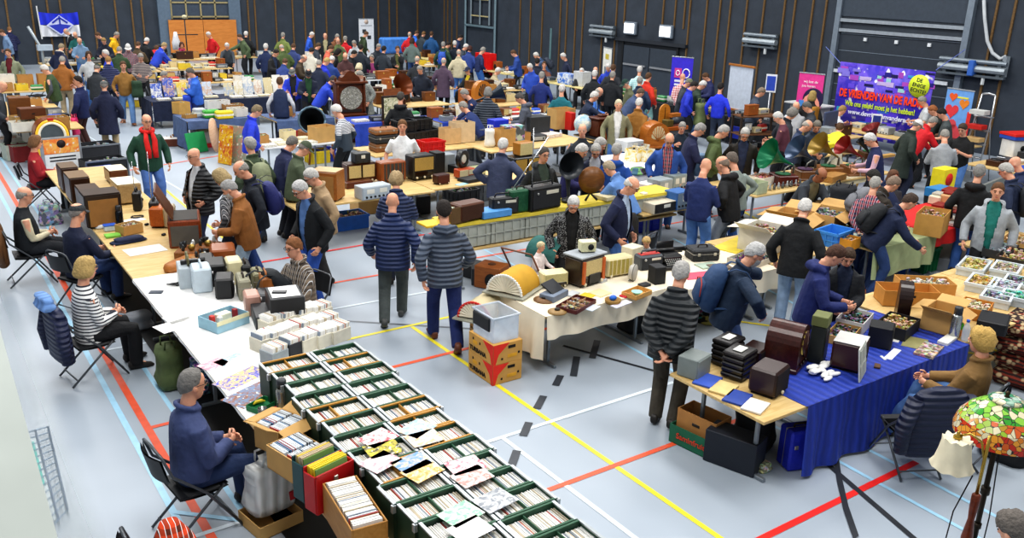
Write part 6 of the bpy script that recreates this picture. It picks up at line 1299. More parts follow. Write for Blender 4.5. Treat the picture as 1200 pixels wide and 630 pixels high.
t=T('horn_loudspeaker','black swan neck horn loudspeaker on the yellow cover','horn',ty(666,236),0);L('base',t,lambda:MB().lathe([(.12,0),(.12,.03),(.04,.05),(.03,.08)],16),plain('1e1f20',.4));L('neck',t,lambda:MB().tube([(0,0,.06),(0,.02,.2),(.02,.06,.34),(.0,.08,.46),(-.04,.02,.56),(-.06,-.06,.60),(-.07,-.12,.60)],[.025,.03,.045,.07,.11,.17,.22],18,False),mat('2f3338',.35,0,'plain'))
t=T('disc_loudspeaker','round wooden cone loudspeaker on a dark foot on the yellow cover','loudspeaker',ty(694,236),-20);L('foot',t,lambda:MB().tube([(-.1,-.06,.02),(0,.02,.12),(.1,-.06,.02)],.02,7),plain('1c1c1c'));L('disc',t,lambda:MB().rings([(0,0,-.02,.21,.21),(0,0,.02,.22,.22),(0,0,.05,.06,.06),(0,0,.055,.001,.001)],28,Matrix.Translation((0,0,.34))@Matrix.Rotation(PI/2,4,'X')),mat('8a5a2c',.4,0,'wood','6d441d',.6));flat_item('papers','small pile of papers at the right end of the yellow cover','papers',ty(712,232),10,.4,.3,.06,plain('cbbf9a'))
GC='grey folded crates on the floor before the middle table';crate('dark grey open crate on the floor right of the hooded jacket man',fp(540,240),5,.6,.45,.34,'4c5158',None,'crate','crate',('3a3d42',.6,0,'multi'));crate('mid grey crate behind the dark open crate',fp(562,233),5,.6,.45,.36,'82888f',None,'crate','crate',('b9bcc0',.6,0,'multi'))
# ---- instrument table
table(9.75,11.8,10.15,11.15,'trestle table of grey test instruments behind the navy sweater man')
instrument('pale grey mains unit with round meters on the instrument table',tp(772,228),5,.36,.3,.3,'98a1a3','a5adae',1);instrument('grey green test set right of the mains unit',tp(789,222),5,.38,.28,.3,'8f9a9a','9aa5a4',2);instrument('silver and black tuner amplifier at the front of the instrument table',tp(772,246),4,.62,.34,.17,'d2c8b2','2f2d2b',1,knobs=4);instrument('blue test instrument with grey panel on the instrument table',tp(793,243),4,.36,.3,.3,'3a6aa8','7a8a9a',1);flat_item('red_cloth','bright red cloth piece behind the blue test instrument','cloth',tp(804,220),0,.6,.4,.03,plain('d8283a'));block('milk_carton','white and red carton at the left of the instrument table','carton',tp(757,228),10,.3,.24,.22,plain('ece7e6'));flat_item('red_box','small red box in front of the white and red carton','box',tp(759,232),5,.22,.16,.1,plain('d03a32'));block('paper_roll','upright pale paper roll at the left front corner of the instrument table','paper',tp(753,246),0,.1,.1,.3,plain('efe6d2'))
crate('bright blue crate with black cables under the instrument table',fp(750,268),0,.7,.45,.26,'2238c8',None,'crate','crate',('26282c',.6,0,'multi'))
# ---- gramophone table
table(12.5,14.8,10.15,11.4,'trestle table carrying the green horn gramophone');table(14.82,16.8,10.2,11.4,'trestle table carrying the gold horn gramophone');cloth(14.9,16.3,10.25,11.35,mat('e2d6b4',.8),'cream cloth on the gramophone table beside the red horn',{'f':.12})
gramophone('gramophone with a large bright green horn',tp(917,215),-112,'157a52','5a1f18',hl=.62,hr=.30,tilt=22,s=1.0);gramophone('gramophone with a dark blue fluted horn',tp(943,209),-112,'3a4c66','6a4426',hl=.55,hr=.26,tilt=30,sheet='5a3a5a');gramophone('gramophone with a large gold brass horn',tp(970,205),-112,'93772e','8a5a2c',hl=.58,hr=.25,tilt=30,sheet='2e6e48');gramophone('small gramophone with a deep red horn',tp(999,204),-112,'8a2320','8a5a30',hl=.6,hr=.22,tilt=28,s=.95)
gramophone('small gramophone with a thin black horn beside the man in pink sleeves',tp(1012,201),-120,'202226','7a4a26',hl=.6,hr=.12,tilt=50,petals=0,s=.8);gramophone('gramophone with a dark red horn behind the pink sleeved man',tp(1018,186),-120,'7a1f1c','4a2a16',hl=.5,hr=.22,tilt=60,s=.9)
bag('white_cloth','white cloth bundle on the cream cloth beneath the red horn','cloth',tp(978,196),0,.3,.3,.38,plain('ece9d6',.8),False,None,.5)
for i in range(9):
 q=tp(897+i*5.0,224-i*.9);tag(L('small_figure',None,lambda:MB().lathe([(.03,0),(.03,.06),(.015,.08),(.02,.11),(.001,.13)],9),plain('b7bcbd' if i%2 else '6c7175',.3,.5),(i%2,),True,q),'%s grey metal needle tin in the row before the green horn'%ORD[i],'tin','needle tins before the green horn')
carton('open white carton with an orange strap left of the green gramophone',tp(893,215),10,.5,.34,.16,plain('e6e2d6'),0,('e0804a',.6,0,'multi'));carton('pale green box at the left front of the gramophone table',tp(886,226),5,.3,.26,.22,plain('b8c0a0'),0);flat_item('wooden_tray','light wooden tray in front of the gold horn','tray',tp(975,211),10,.6,.3,.12,mat('b98a4a',.6,0,'wood','a5763a',.8))
bag('black_rucksack','black rucksack on a chair in front of the gramophone table','bag',(14.3,9.6,.46),20,.6,.5,.4,mat('2a2c31',.8,0,'fabric'),True);folding_chair((14.3,9.6,0),20,'black folding chair under the black rucksack')
# ---- boxes row, green cloth, red table
table(9.56,11.4,7.35,8.6,'trestle table of cable boxes beside the bearded man');table(11.42,13.1,7.05,8.1,'trestle table under the pale green cloth');table(13.15,15.6,7.1,8.3,'trestle table under the bright red cloth');cloth(11.42,13.1,7.05,8.1,mat('aab588',.85),'pale green cloth with a yellow edge below the cardboard boxes',{'f':.45,'r':.3},seed=8);cloth(13.15,15.6,7.1,8.3,plain('d8221f',.7),'bright red cloth on the toy table',{'f':.22,'l':.1},seed=11)
carton('white carton with tan flaps open beside the bearded man',tp(893,292),15,.6,.5,.34,plain('e2ddd0'),4,('a5804a',.7,0,'multi'));carton('tan carton with raised flaps behind the black jacket man',tp(926,272),20,.7,.5,.3,CARD,4,None);carton('tan carton right of the black jacket man with flap down',tp(966,268),18,.66,.46,.3,CARD,3,('8a8a86',.7,0,'multi'));carton('long tan carton under the hand of the charcoal cardigan man',tp(988,258),-35,.9,.42,.28,mat('c4a070',.8),0,('7a7a50',.7,0,'multi'))
crate('light blue lidded box beside the plaid shirt man',tp(976,285),8,.5,.36,.22,'3f8fe0',None,'plastic_box','box',None,True);carton('small orange box between blue box and plaid shirt',tp(992,290),10,.3,.26,.16,plain('e09a2f'),0,('c9862a',.7,0,'multi'));carton('heap of colourful leads in a low tray by the plaid shirt man',tp(1000,278),10,.5,.4,.1,plain('3a3a44'),0,('6a3a6a',.7,0,'multi'));carton('tray of dark cables at the right end of the cream table',tp(880,307),10,.6,.4,.08,plain('cfc6b4'),0,('2b2d30',.7,0,'multi'));flat_item('yellow_card','flat yellow board on the cloth behind the bearded man','board',tp(866,287),14,.9,.4,.02,plain('e9d24a'));carton('tan carton on the green cloth right of the bending man',tp(1090,272),20,.6,.4,.34,mat('c99a54',.8),0,('b8894e',.7,0,'multi'))
block('toy_sign','yellow box with a red round mark on the red table','box',tp(1103,222),0,.42,.26,.42,plain('f0dc2a',.5));q=tp(1103,222);L('round_mark',bpy.context.scene.objects['toy_sign'],lambda:MB().lathe([(.12,0),(.12,.005),(.001,.006)],18,Matrix.Translation((-.03,-.133,.22))@Matrix.Rotation(PI/2,4,'X')),plain('d8281f'));block('blue_stand','blue box under the yellow box on the red table','box',tp(1100,229),0,.5,.3,.16,plain('2f7fb8'))
for i,(px,py,w,d,h,c,lb) in enumerate(((1112,232,.6,.26,.14,'d8322b','red toy truck shaped tin at the rear of the red table'),(1098,238,.4,.2,.16,'d9d2b8','cream model bus on the red table'),(1110,240,.3,.2,.2,'c8a070','tan picture tin on the red table'),(1123,238,.3,.2,.12,'5a7a4a','green model vehicle on the red table'),(1100,249,.5,.24,.12,'c02a25','red flat model case in the middle of the red table'),(1118,250,.4,.22,.14,'6a3a2a','brown model engine on the red table'),(1096,260,.3,.2,.12,'3a3c40','black model engine at the left of the red table'),(1112,262,.4,.3,.08,'dcdcd8','white flat model box at the front of the red table'),(1122,258,.3,.2,.12,'4a4d52','dark grey model case at the front right of the red table'))):
 t=block('toy_model',lb,'toy',tp(px,py),10,w,d,h,plain(c,.4),'toys on the red table',.02);B('roof',t,(0,0,h+.02),(w*.6,d*.8,.04),plain('b9b4a8' if i%2 else '8a2a24',.4),.01)
 for s in(-1,1):L('wheel',t,lambda:MB().tube([(s*w*.3,-d/2-.01,.025),(s*w*.3,d/2+.01,.025)],.028,9),plain('1c1c1e'),(w,d,s))
block('grey_plinth','long grey box on the floor below the red table','box',fp(1100,305),20,1.3,.5,.22,plain('7a7f85'));carton('tan carton in the shadow under the red table',fp(1120,283),0,.4,.3,.25,CARD,0,('b8894e',.7,0,'multi'));crate('green plastic bin under the green cloth',fp(1077,315),0,.4,.4,.4,'1f7a4c',None,'bin','bin');block('blue_bag','bright blue bag on the floor by the brown shoes','bag',fp(1055,318),20,.3,.25,.3,plain('2f6fe0'))
# ---- left far part: jukebox table
table(2.1,3.5,22.4,24.8,'trestle table behind the jukebox with brown boxes');table(2.1,3.5,24.82,27.4,'trestle table with record boxes before the man at the left edge');table(2.4,4.2,29.4,30.6,'trestle table of tan cartons at the far left')
t=T('jukebox','small arched jukebox with glowing yellow tubes behind the woman in red','jukebox',(2.74,22.0,.003),0);t.scale=(.84,.84,.86)
L('cabinet',t,lambda:MB().poly([(-.42,0),(.42,0)]+[(.42*math.cos(a),.85+.42*math.sin(a)) for a in[PI*i/16 for i in range(17)]],.5,Matrix.Translation((0,.25,0))@Matrix.Rotation(PI/2,4,'X')),mat('8a4a22',.3,0,'wood',None,.6),None,False)
for k,(rr,c) in enumerate(((.37,'f2c33a'),(.31,'e8e2cf'))):L('light_tube',t,lambda:MB().tube([(-rr,-.27,.1)]+[(-rr*math.cos(a),-.27,.85+rr*math.sin(a)) for a in[PI*i/12 for i in range(13)]]+[(rr,-.27,.1)],.034,8),mat(c,.3,emit=.25))
L('window',t,lambda:MB().poly([(-.27,.62),(.27,.62)]+[(.27*math.cos(a),.85+.27*math.sin(a)) for a in[PI*i/12 for i in range(13)]],.01,Matrix.Translation((0,-.25,0))@Matrix.Rotation(PI/2,4,'X')),plain('5d666a',.2),None,False);B('title_strip',t,(0,-.265,.56),(.5,.02,.12),plain('d6d2b8'));B('speaker_grille',t,(0,-.265,.25),(.5,.02,.4),plain('8a8d8f',.4,.4));B('red_cap',t,(0,-.28,1.25),(.14,.05,.07),plain('c8281f'))
t=T('sign_case','grey framed light box sign with orange flowers beside the woman in red','sign',(2.74,20.75,.003),8);t.scale=(.8,.8,.78);B('frame',t,(0,0,.62),(1.0,.12,.95),plain('a9adb2',.3,.5));B('picture',t,(0,-.066,.86),(.88,.008,.4),mat('ea7a35',.5,0,'picture','f0b45a',.8));B('text_panel',t,(0,-.066,.44),(.88,.008,.42),plain('e3e6e6'));B('foot',t,(-.4,0,.07),(.08,.3,.14),plain('5f6368'));B('foot',t,(.4,0,.07),(.08,.3,.14),plain('5f6368'));L('emblem',t,lambda:MB().lathe([(.11,0),(.11,.004),(.001,.005)],18,Matrix.Translation((0,-.072,.92))@Matrix.Rotation(PI/2,4,'X')),plain('2a1a18'));[B('printed_line',t,(0,-.072,z_),(.66,.004,.04),plain('26282d')) for z_ in(.56,.47)]
for i,(px,py,rz,w,d,h,c,lb) in enumerate(((112,186,8,.95,.6,.5,'2a2c31','large black open tray case with papers behind the brown radios'),(123,200,8,.85,.5,.42,'1e2024','black wire sided case in front of the tray case'))):
 t=carton(lb,fp(px,py+8),rz,w,d,h,plain(c),0,('8a9096',.5,0,'multi'),None,'flight_case','case');B('rim',t,(0,-d/2,h),(w*1.02,.03,.04),plain('8f9499',.3,.6));[B('corner',t,(s*w/2,-d/2,h/2),(.035,.035,h),plain('6d7277',.3,.6)) for s in(-1,1)]
block('blue_box','bright blue panel with a red label in front of the wire sided case','box',fp(118,214),8,.55,.2,.34,plain('2a5fd0'));q=fp(118,214);flat_item('red_label','red and white label board leaning on the bright blue panel','label',(q[0]+.02,q[1]-.13,.06),8,.3,.02,.14,plain('c8282f'))
for px,py,rz,w,d,h,c,lb in((63,152,5,.62,.4,.3,'b98a4a','tan carton right of the jukebox top on the table'),(30,153,5,.6,.36,.22,'e6e3d6','white carton with yellow print under the brown box'),(62,176,5,.62,.45,.4,'dfe0da','white fruit carton with blue print right of the jukebox')):
 carton(lb,tp(px,py) if py<170 else fp(px+20,py+12),rz,w,d,h,mat(c,.8),0,('c9b58a',.6,0,'multi'))
t=block('brown_case','brown wooden box with a keyhole on the white carton','box',(2.5,22.75,.985),5,.52,.36,.24,mat('6a3a1c',.4,0,'wood',None,.8));B('keyhole',t,(0,-.185,.12),(.06,.01,.03),plain('1a1008'));block('brown_cabinet','tall plain brown wooden box behind the keyhole box','box',(2.35,23.5,.755),0,.45,.36,.62,mat('7a4a20',.4,0,'wood',None,.7));carton('tan carton at the left edge beside the brown boxes',(2.3,22.9,.755),15,.4,.4,.28,CARD,0,('e6e3d6',.7,0,'multi'))
clutter(2.7,3.5,23.2,25.2,'dpidt','the table behind the jukebox',31,along='y');clutter(2.2,3.4,25.4,27.3,'cpcpc','the record table at the left edge',32,along='y');clutter(2.5,4.1,29.45,29.9,'cctc','the far left carton table',33);clutter(2.5,4.1,30.05,30.55,'ccc','the rear of the far left carton table',34,tall=1.8)
for px,py,lb,c in((12,178,'white fruit carton with blue print on the floor at the left edge','dfe0da'),(20,186,'green and white carton on the floor behind the woman in red','c3cfc0'),(28,188,'small red and black box on the floor behind the woman in red','8a2a2c')):carton(lb,fp(px,py),10,.5,.4,.36,plain(c,.7),0,('b8894e',.7,0,'multi'))
folding_chair((3.6,30.9,0),120,'dark chair behind the man in sage jacket')
# ---- navy book table and grey blue table
table(5.85,7.9,25.9,27.1,'trestle table under the left half of the navy cloth');table(7.92,10.2,25.6,26.8,'trestle table under the right half of the navy cloth');cloth(5.85,7.9,25.9,27.1,NAVY,'navy cloth hanging low at the left of the print display',{'f':.55,'l':.72},seed=12);cloth(7.92,10.2,25.6,26.8,NAVY,'navy cloth under the colourful prints on the right',{'f':.5,'r':.3},seed=13)
clutter(6.0,7.8,26.4,27.0,'bbbbb','the left navy table',35,tall=1.4);clutter(8.0,10.1,26.2,26.7,'bbbbbbb','the right navy table',36,tall=1.4);clutter(6.0,7.8,25.95,26.3,'pppp','the front of the left navy table',37);clutter(8.0,10.1,25.65,26.1,'ppppp','the front of the right navy table',38)
table(5.8,7.6,22.25,23.5,'trestle table under the grey blue cloth behind the red scarf man');cloth(5.8,7.6,22.25,23.5,GREYB,'grey blue cloth slipping off the left corner of its table',{'f':.2,'l':.7},seed=14)
for px,py,rz,w,d,h,c,k,lb in((213,133,20,.34,.3,.3,'d2a55a','c','tan box with a white label on the grey blue cloth'),(222,138,10,.3,.24,.1,'b98a4a','c','low tan tray at the left corner of the grey blue cloth'),(234,137,0,.3,.24,.22,'b9bcc0','d','pale tin cluster left of the green packets'),(248,138,0,.4,.24,.2,'3fa83a','t','bright green packet on the grey blue cloth'),(263,139,0,.42,.24,.2,'e8d02a','t','bright yellow packet on the grey blue cloth'),(276,135,0,.36,.28,.2,'e6e2d8','c','white carton right of the yellow packet'),(255,127,0,.6,.3,.22,'e6e6e2','c','white carton with blue print behind the packets'),(273,128,0,.5,.34,.14,'a9783f','c','brown flat carton behind the white carton'),(282,136,0,.3,.3,.22,'e3ddd3','c','white box at the right end of the grey blue cloth')):
 if k=='c':carton(lb,tp(px,py),rz,w,d,h,mat(c,.8),0,('b8a98a',.6,0,'multi'))
 else:t=block('packet',lb,'packet',tp(px,py),rz,w,d,h,plain(c,.4),None,.03);B('label_band',t,(0,0,h*.5),(w*1.01,d*1.01,.05),plain('e9e9dc'))
carton('white carton with brown tape on the floor under the grey blue table',fp(246,170),0,.8,.5,.5,plain('dcdad8'),4,None);carton('pinkish white carton beside the taped carton on the floor',fp(263,170),0,.4,.4,.44,plain('dcc9cc'),3,None);crate('grey crate of books on the floor under the grey blue table',fp(272,158),0,.7,.45,.3,'9aa3a8',None,'crate','crate',('b8a98a',.6,0,'multi'));carton('tan carton at the right end under the grey blue table',fp(288,152),0,.5,.4,.4,CARD,0,('c9a063',.6,0,'multi'));block('red_tool_case','long red case on the floor before the taped carton','case',fp(250,172),0,.8,.16,.1,plain('d8282a',.4))
t=T('green_lined_case','open case lined in bright green on the floor','case',fp(203,170),-15);B('tray',t,(0,0,.09),(.7,.4,.18),plain('6a3420'));B('lining',t,(0,0,.185),(.66,.36,.012),plain('e3dfd8'));o=B('lid',t,(-.42,0,.2),(.4,.4,.03),plain('18a05c',.4));o.rotation_euler=(0,rd(35),0);L('contents',t,lambda:heap(.2,.2,.19,.27,8,3),plain('a5763f'),None,False,(-.05,.05,0))
flat_item('green_sheet','bright green board leaning under the corner of the grey blue table','board',(5.95,22.0,.02),20,.55,.03,.5,plain('1f9a5a'),None,-.25);t=T('wooden_disc','large pale round wooden disc leaning under the grey blue table','disc',(6.35,21.95,.01),60);L('disc',t,lambda:MB().lathe([(.42,-.015),(.42,.015),(.001,.016)],28,Matrix.Translation((0,0,.42))@Matrix.Rotation(PI/2-.12,4,'X')),mat('d9b79a',.6,0,'wood','c9a080',.4))
t=T('framed_picture','yellow and orange picture panel standing on the floor by the curly haired man','picture',fp(266,192),-68);o=B('board',t,(0,0,.45),(.45,.03,.9),mat('e8b81f',.5,0,'picture','c8561f',1));o.rotation_euler=(-.15,0,0);t=T('framed_picture','grey green framed picture leaning behind the yellow panel','picture',fp(276,191),-60);o=B('board',t,(0,0,.44),(.75,.03,.88),mat('8fa08a',.5,0,'picture','b98a7a',1));o.rotation_euler=(-.2,0,0)
# ---- clock and gramophone island
table(7.75,9.3,21.4,22.7,'trestle table under dark cloth left of the tall cabinet clock');cloth(7.75,9.3,21.4,22.7,GREYB,'slate cloth on the table behind the black horn',{'f':.25},seed=16);clutter(7.85,9.2,21.6,22.5,'pcpt','the slate cloth table',41)
t=T('horn_gramophone','wooden gramophone on arched legs with a huge black horn','gramophone',(8.12,19.75,0),0)
L('stand',t,lambda:MB().box((0,0,.62),(.72,.6,.3),.015),mat('a5672a',.4,0,'wood','8a4f1c',.6),None,False)
for sx in(-1,1):
 for sy in(-1,1):L('leg',t,lambda:MB().tube([(sx*.31,sy*.25,.48),(sx*.29,sy*.24,.25),(sx*.33,sy*.27,.012)],[.05,.03,.025],7),mat('a5672a',.4,0,'wood','8a4f1c',.6),(sx,sy))
o=L('horn',t,lambda:MB().rings([(0,0,z,r*1.0,r*1.0) for r,z in horn_pts(.7,.002,.30,9)],16,None,False),plain('14161a',.3,.3));o.location=(.05,.45,.9);o.rotation_euler=(rd(78),0,rd(-20));r_=L('horn_rim',t,lambda:MB().tube([(.305*math.cos(a),.305*math.sin(a),.7) for a in[2*PI*i/16 for i in range(17)]],.03,6),plain('5f7686',.3,.5));r_.location=o.location;r_.rotation_euler=o.rotation_euler
t=T('cabinet_clock','tall carved wooden disc music cabinet with a big silver disc','music cabinet',(9.95,21.85,0),-6);t.scale=(.8,.8,.8)
wm=mat('6a3516',.35,0,'wood','4f2410',.6);B('lower_cabinet',t,(0,0,.45),(.86,.5,.88),wm,.02);B('middle_shelf',t,(0,0,.93),(1.0,.6,.08),wm,.02);B('upper_case',t,(0,.05,1.45),(.98,.4,.98),wm,.02);B('cornice',t,(0,0,1.98),(1.12,.58,.08),wm,.02);L('gable',t,lambda:MB().poly([(-.34,0),(.34,0),(.3,.12),(.2,.2),(.12,.3),(0,.34),(-.12,.3),(-.2,.2),(-.3,.12)],.3,Matrix.Translation((0,.15,2.02))@Matrix.Rotation(PI/2,4,'X')),wm,None,False)
L('silver_disc',t,lambda:MB().lathe([(.38,0),(.38,.012),(.03,.014),(.001,.02)],30,Matrix.Translation((0,-.17,1.48))@Matrix.Rotation(PI/2,4,'X')),mat('a3a191',.5,.1,'picture','7d7b70',2),None,False);[L('column',t,lambda:MB().lathe([(.05,1.0),(.035,1.1),(.045,1.45),(.035,1.8),(.05,1.94)],10,Matrix.Translation((s*.45,-.2,0))),wm,(s,)) for s in(-1,1)];B('drawer_panel',t,(0,-.17,1.06),(.7,.02,.1),plain('241a14'));B('door',t,(0,-.255,.45),(.6,.02,.66),mat('7d4520',.35,0,'wood','5a2c14',.6));[B('finial',t,(s*.5,-.1,2.08),(.07,.07,.14),wm,.02) for s in(-1,1)]
table(6.2,8.0,18.2,19.2,'trestle table of magazines left of the white crates',WHITET);clutter(6.3,7.9,18.25,18.6,'ppppp','the front of the magazine table',43);clutter(6.3,7.9,18.65,19.1,'cpcpc','the rear of the magazine table',44);crate('yellow plastic crate under the olive cap man',fp(372,190),0,.5,.4,.3,'e3c82a',None,'crate','crate');crate('red and blue crate beside the yellow crate',fp(381,188),0,.4,.4,.3,'2b46c0',None,'crate','crate');block('red_box','red box on the floor beneath the black horn gramophone','box',fp(354,160),20,.5,.35,.25,plain('d8322f'));carton('tan carton before the man in the patterned sweater',tp(378,165),10,.5,.4,.34,CARD,0,None)
table(8.0,10.4,16.4,17.5,'trestle table behind the white ventilated crates');table(10.42,13.3,15.7,17.0,'pale wooden table behind the navy sweater man reaching left')
for i,px in enumerate((416,430,444)):crate('white ventilated crate in the row behind the walnut radio, %s from left'%ORD[i],(at(px,186,.5).x,15.4,.30),0,.6,.4,.46,'e6e9ea','white ventilated crates','white_crate','crate')
table(7.6,9.6,15.1,15.8,'low bench under the white ventilated crates',z=.29)
for i,(c,zz) in enumerate((('8a5a30',0),('2b2d31',.18))):suitcase('%s record player case in the stack left of the white T-shirt'%('brown lower','dark upper')[i],(8.45,16.9,TZ+.005+zz),0,.54,.36,.17,c,None,'record_player_case','case')
suitcase('brown case with chrome lid on top of the record player stack',(8.45,16.9,TZ+.37),0,.54,.36,.12,'9a6434',None,'record_player_case','case');o=flat_item('dark_board','dark board leaning right of the record player stack','board',(9.05,16.9,TZ+.005),70,.4,.03,.45,plain('2f3438'),None,-.2)
crate('bright red folding crate in front of the black crates',tp(505,177),2,.5,.36,.24,'d8231f',None,'red_crate','crate');
for i,(px,py,zz) in enumerate(((482,170,0),(496,168,0),(510,166,0),(482,169,.25),(500,166,.25))):crate('black plastic crate by the white T-shirt man, %s'%('left lower','middle lower','right lower','left upper','right upper')[i],(at(px,py,TZ).x,at(px,py,TZ).y+.35,TZ+.005+zz),0,.48,.36,.24,'202226','black crates behind the red crate','black_crate','crate')
carton('pale wooden carton under the arm of the reaching man',tp(527,168),0,.42,.3,.36,mat('d2b080',.8),0,None);carton('large pale board box right of the reaching man',tp(541,166),0,.5,.35,.46,mat('d8c09a',.8),0,None);bag('paper_bag','white paper bag with green print on the pale wooden table','bag',tp(574,172),0,.24,.18,.4,plain('e9e9e2'),True);block('blue_rack','bright blue plastic rack beside the white paper bag','rack',tp(583,165),0,.4,.3,.5,plain('2238c8'));clutter(11.0,12.4,16.2,16.9,'ccd','the pale table behind the slate jacket man',45);block('file_rack','row of grey upright binders right of the tan bags','binders',tp(600,168),0,.5,.3,.42,mat('8f979c',.6,0,'multi',None,.3));carton('tan paper bag box between rack and binders',tp(591,171),0,.4,.3,.4,mat('c79a5a',.8),0,None)
flat_item('magazine_stack','stack of white magazines on the pale table left of the bald man','magazines',tp(642,160),10,.6,.4,.08,mat('e6e3dd',.6,0,'picture','c9b0a8',3));block('storage_case','white and black storage box behind the grey hoodie man','box',tp(627,158),0,.6,.4,.46,plain('33363a'));carton('tan cartons before the globe',tp(657,150),0,.6,.4,.5,CARD,0,None);block('red_book','upright red book between tan carton and globe','book',tp(667,152),0,.14,.3,.44,plain('d0261f'))
t=T('globe','large pale blue globe on a table behind the bald man','globe',(13.62,16.5,TZ+.008));t.scale=(.54,.54,.54);L('ball',t,lambda:MB().ell((0,0,.5),(.42,.42,.42),None,24,14),mat('8fb0cf',.4,0,'picture','cfd8cf',.5));L('stand',t,lambda:MB().lathe([(.2,0),(.2,.03),(.04,.06),(.04,.12)],16),plain('4a2a18'));L('meridian',t,lambda:MB().tube([(.44*math.cos(a),0,.5+.44*math.sin(a)) for a in[PI*(-.6+1.2*i/16) for i in range(17)]],.012,6),plain('b59a4a',.3,.8))
radio('orange yellow small radio on the dark stand behind the slate jacket man',(10.88,15.15,.745),5,.4,.24,.3,'a8701f',style='full',grille='d8c48a',knobs=0);radio('black cabinet with a square gold cloth below the yellow radio',(10.88,15.15,.3),0,.7,.4,.44,'1d1e20',style='mid',grille='b08a3a',knobs=0);table(10.2,11.8,14.8,15.55,'low dark bench behind the slate jacket man',plain('3a3530'),z=.29)
# blue cloth island with gramophones
table(9.3,11.4,20.2,21.3,'trestle table under the left blue cloth of the gramophone island');table(11.42,13.3,19.5,20.7,'trestle table under the middle blue cloth of the gramophone island');table(13.32,15.2,19.0,20.2,'trestle table under the blue cloth behind the grey hoodie');cloth(9.3,11.4,20.2,21.3,BLUE,'blue cloth left of the black hooded man',{'f':.55},seed=21);cloth(11.42,13.3,19.5,20.7,BLUE,'blue cloth in the middle of the gramophone island',{'f':.55},seed=22);cloth(13.32,15.2,19.0,20.2,plain('e3e6ea'),'white cloth with a blue skirt behind the grey hoodie',{'f':.03},seed=23);cloth(13.3,15.22,18.96,19.0,BLUE,'bright blue skirt below the white cloth',{'f':.34},seed=24)
t=T('lidded_gramophone','table gramophone with a raised brown lid behind the framed landscape','gramophone',(10.9,21.0,TZ+.005));t.scale=(.74,.74,.74);B('case',t,(0,0,.16),(.62,.5,.32),mat('8a4a20',.4,0,'wood',None,.6),.01);o=B('lid',t,(0,.28,.62),(.7,.03,.62),mat('8a4f26',.4,0,'wood','6d3a18',.5));o.rotation_euler=(-.15,0,0)
t=T('lidded_gramophone','gramophone case with a framed landscape picture inside its lid','gramophone',(10.4,20.0,.55));B('case',t,(0,0,.12),(.66,.5,.24),mat('7a3a1c',.4,0,'wood',None,.6),.01);B('frame',t,(-.05,.2,.55),(.56,.04,.62),plain('2a1c14'));B('picture',t,(-.05,.175,.55),(.46,.02,.52),mat('d9d2b4',.6,0,'picture','6a7448',1.5));B('record',t,(.02,-.02,.246),(.4,.36,.01),plain('17171a',.3))
block('low_stand','dark low stand carrying the landscape gramophone','stand',(10.4,20.0,.003),0,.8,.6,.54,plain('26304f'))
gramophone('gramophone with a big brown wooden horn facing the gallery',(11.75,22.7,TZ+.005),8,'7a3f1c','4a2412',hl=.6,hr=.30,tilt=25,petals=0,s=1.05);table(11.2,13.4,22.3,23.5,'trestle table under the brown horn gramophone');gramophone('gramophone with a black and brass horn lying low',(12.9,20.1,TZ+.005),60,'25303c','6a3a1c',hl=.9,hr=.24,tilt=20,petals=0)
radio('round topped orange wooden frame clock behind the grey haired man',(14.1,21.8,TZ+.005),0,.6,.2,.7,'b8742a',arch=True,grille='3a2a1a',knobs=0);table(13.5,15.6,21.4,22.5,'trestle table of wooden cases behind the puffer vest man')
clutter(9.4,11.3,20.3,20.7,'pdpt','the left gramophone island',46);clutter(11.5,13.2,20.2,20.6,'wgwm','the middle gramophone island',47);clutter(11.5,13.2,19.55,19.95,'gbdb','the front of the middle gramophone island',48);clutter(13.4,15.1,19.6,20.1,'rtctr','the white topped island',49);clutter(13.4,15.1,19.05,19.4,'ppp','the front of the white topped island',50);clutter(11.3,13.3,23.0,23.4,'wwmgw','the brown horn table',51);clutter(13.6,15.5,21.9,22.4,'mwcwc','the table behind the puffer vest',52)
# rows further back
for i,(x0,x1,y,m,lb,s1,s2,wh) in enumerate(((10.4,12.9,24.6,WHITET,'white table behind the tall music cabinet','pcpdp','ptpp','the music cabinet table'),(13.0,15.4,25.4,None,'table of wooden cases behind the brown horn','wtwcw','ppgp','the table behind the brown horn'),(15.5,17.6,24.2,None,'table by the beige jacket man in the middle distance','wmcw','gdp','the beige jacket table'),(5.8,7.9,30.0,None,'table of brown radios behind the navy print display','rrrr','pdd','the left brown radio row'),(7.92,10.2,29.6,None,'table of olive and brown radios behind the prints','rrirc','ddpt','the right brown radio row'),(10.3,12.6,28.6,WHITET,'white table before the men in blue and flat cap','pcpp','pp','the table by the flat cap man'),(13.0,15.6,28.4,WHITET,'white table left of the olive shirt man','pdct','pwp','the table by the olive shirt man'),(5.6,8.0,33.4,None,'table with black tubes and cables near the plywood board','dkdg','dd','the cable table near the plywood'),(8.1,10.6,33.6,None,'table with small parts before the dark grey shirt man','dcidt','pdp','the dark grey shirt table'),(4.6,7.0,36.6,None,'table near the flag with grey devices','idci','pd','the table below the flag'),(8.4,11.4,37.2,None,'table of black parts along the plywood board','ddkcd','pp','the table along the plywood board'),(11.8,14.6,37.4,None,'table behind the black jacket man near the plywood','ccidc','pp','the table right of the plywood board'),(14.8,17.6,36.4,WHITET,'white table before the back wall in the middle','cpdcp','pt','the middle back row table'),(17.9,19.3,31.8,None,'pale table by the dark green coat in the back corner','cwc','pp','the back corner table'))):
 t=table(x0,x1,y,y+1.1,lb,m);clutter(x0+.1,x1-.1,y+.5,y+1.05,s1,wh,60+i);clutter(x0+.1,x1-.1,y+.05,y+.45,s2,'the front of '+wh,90+i)
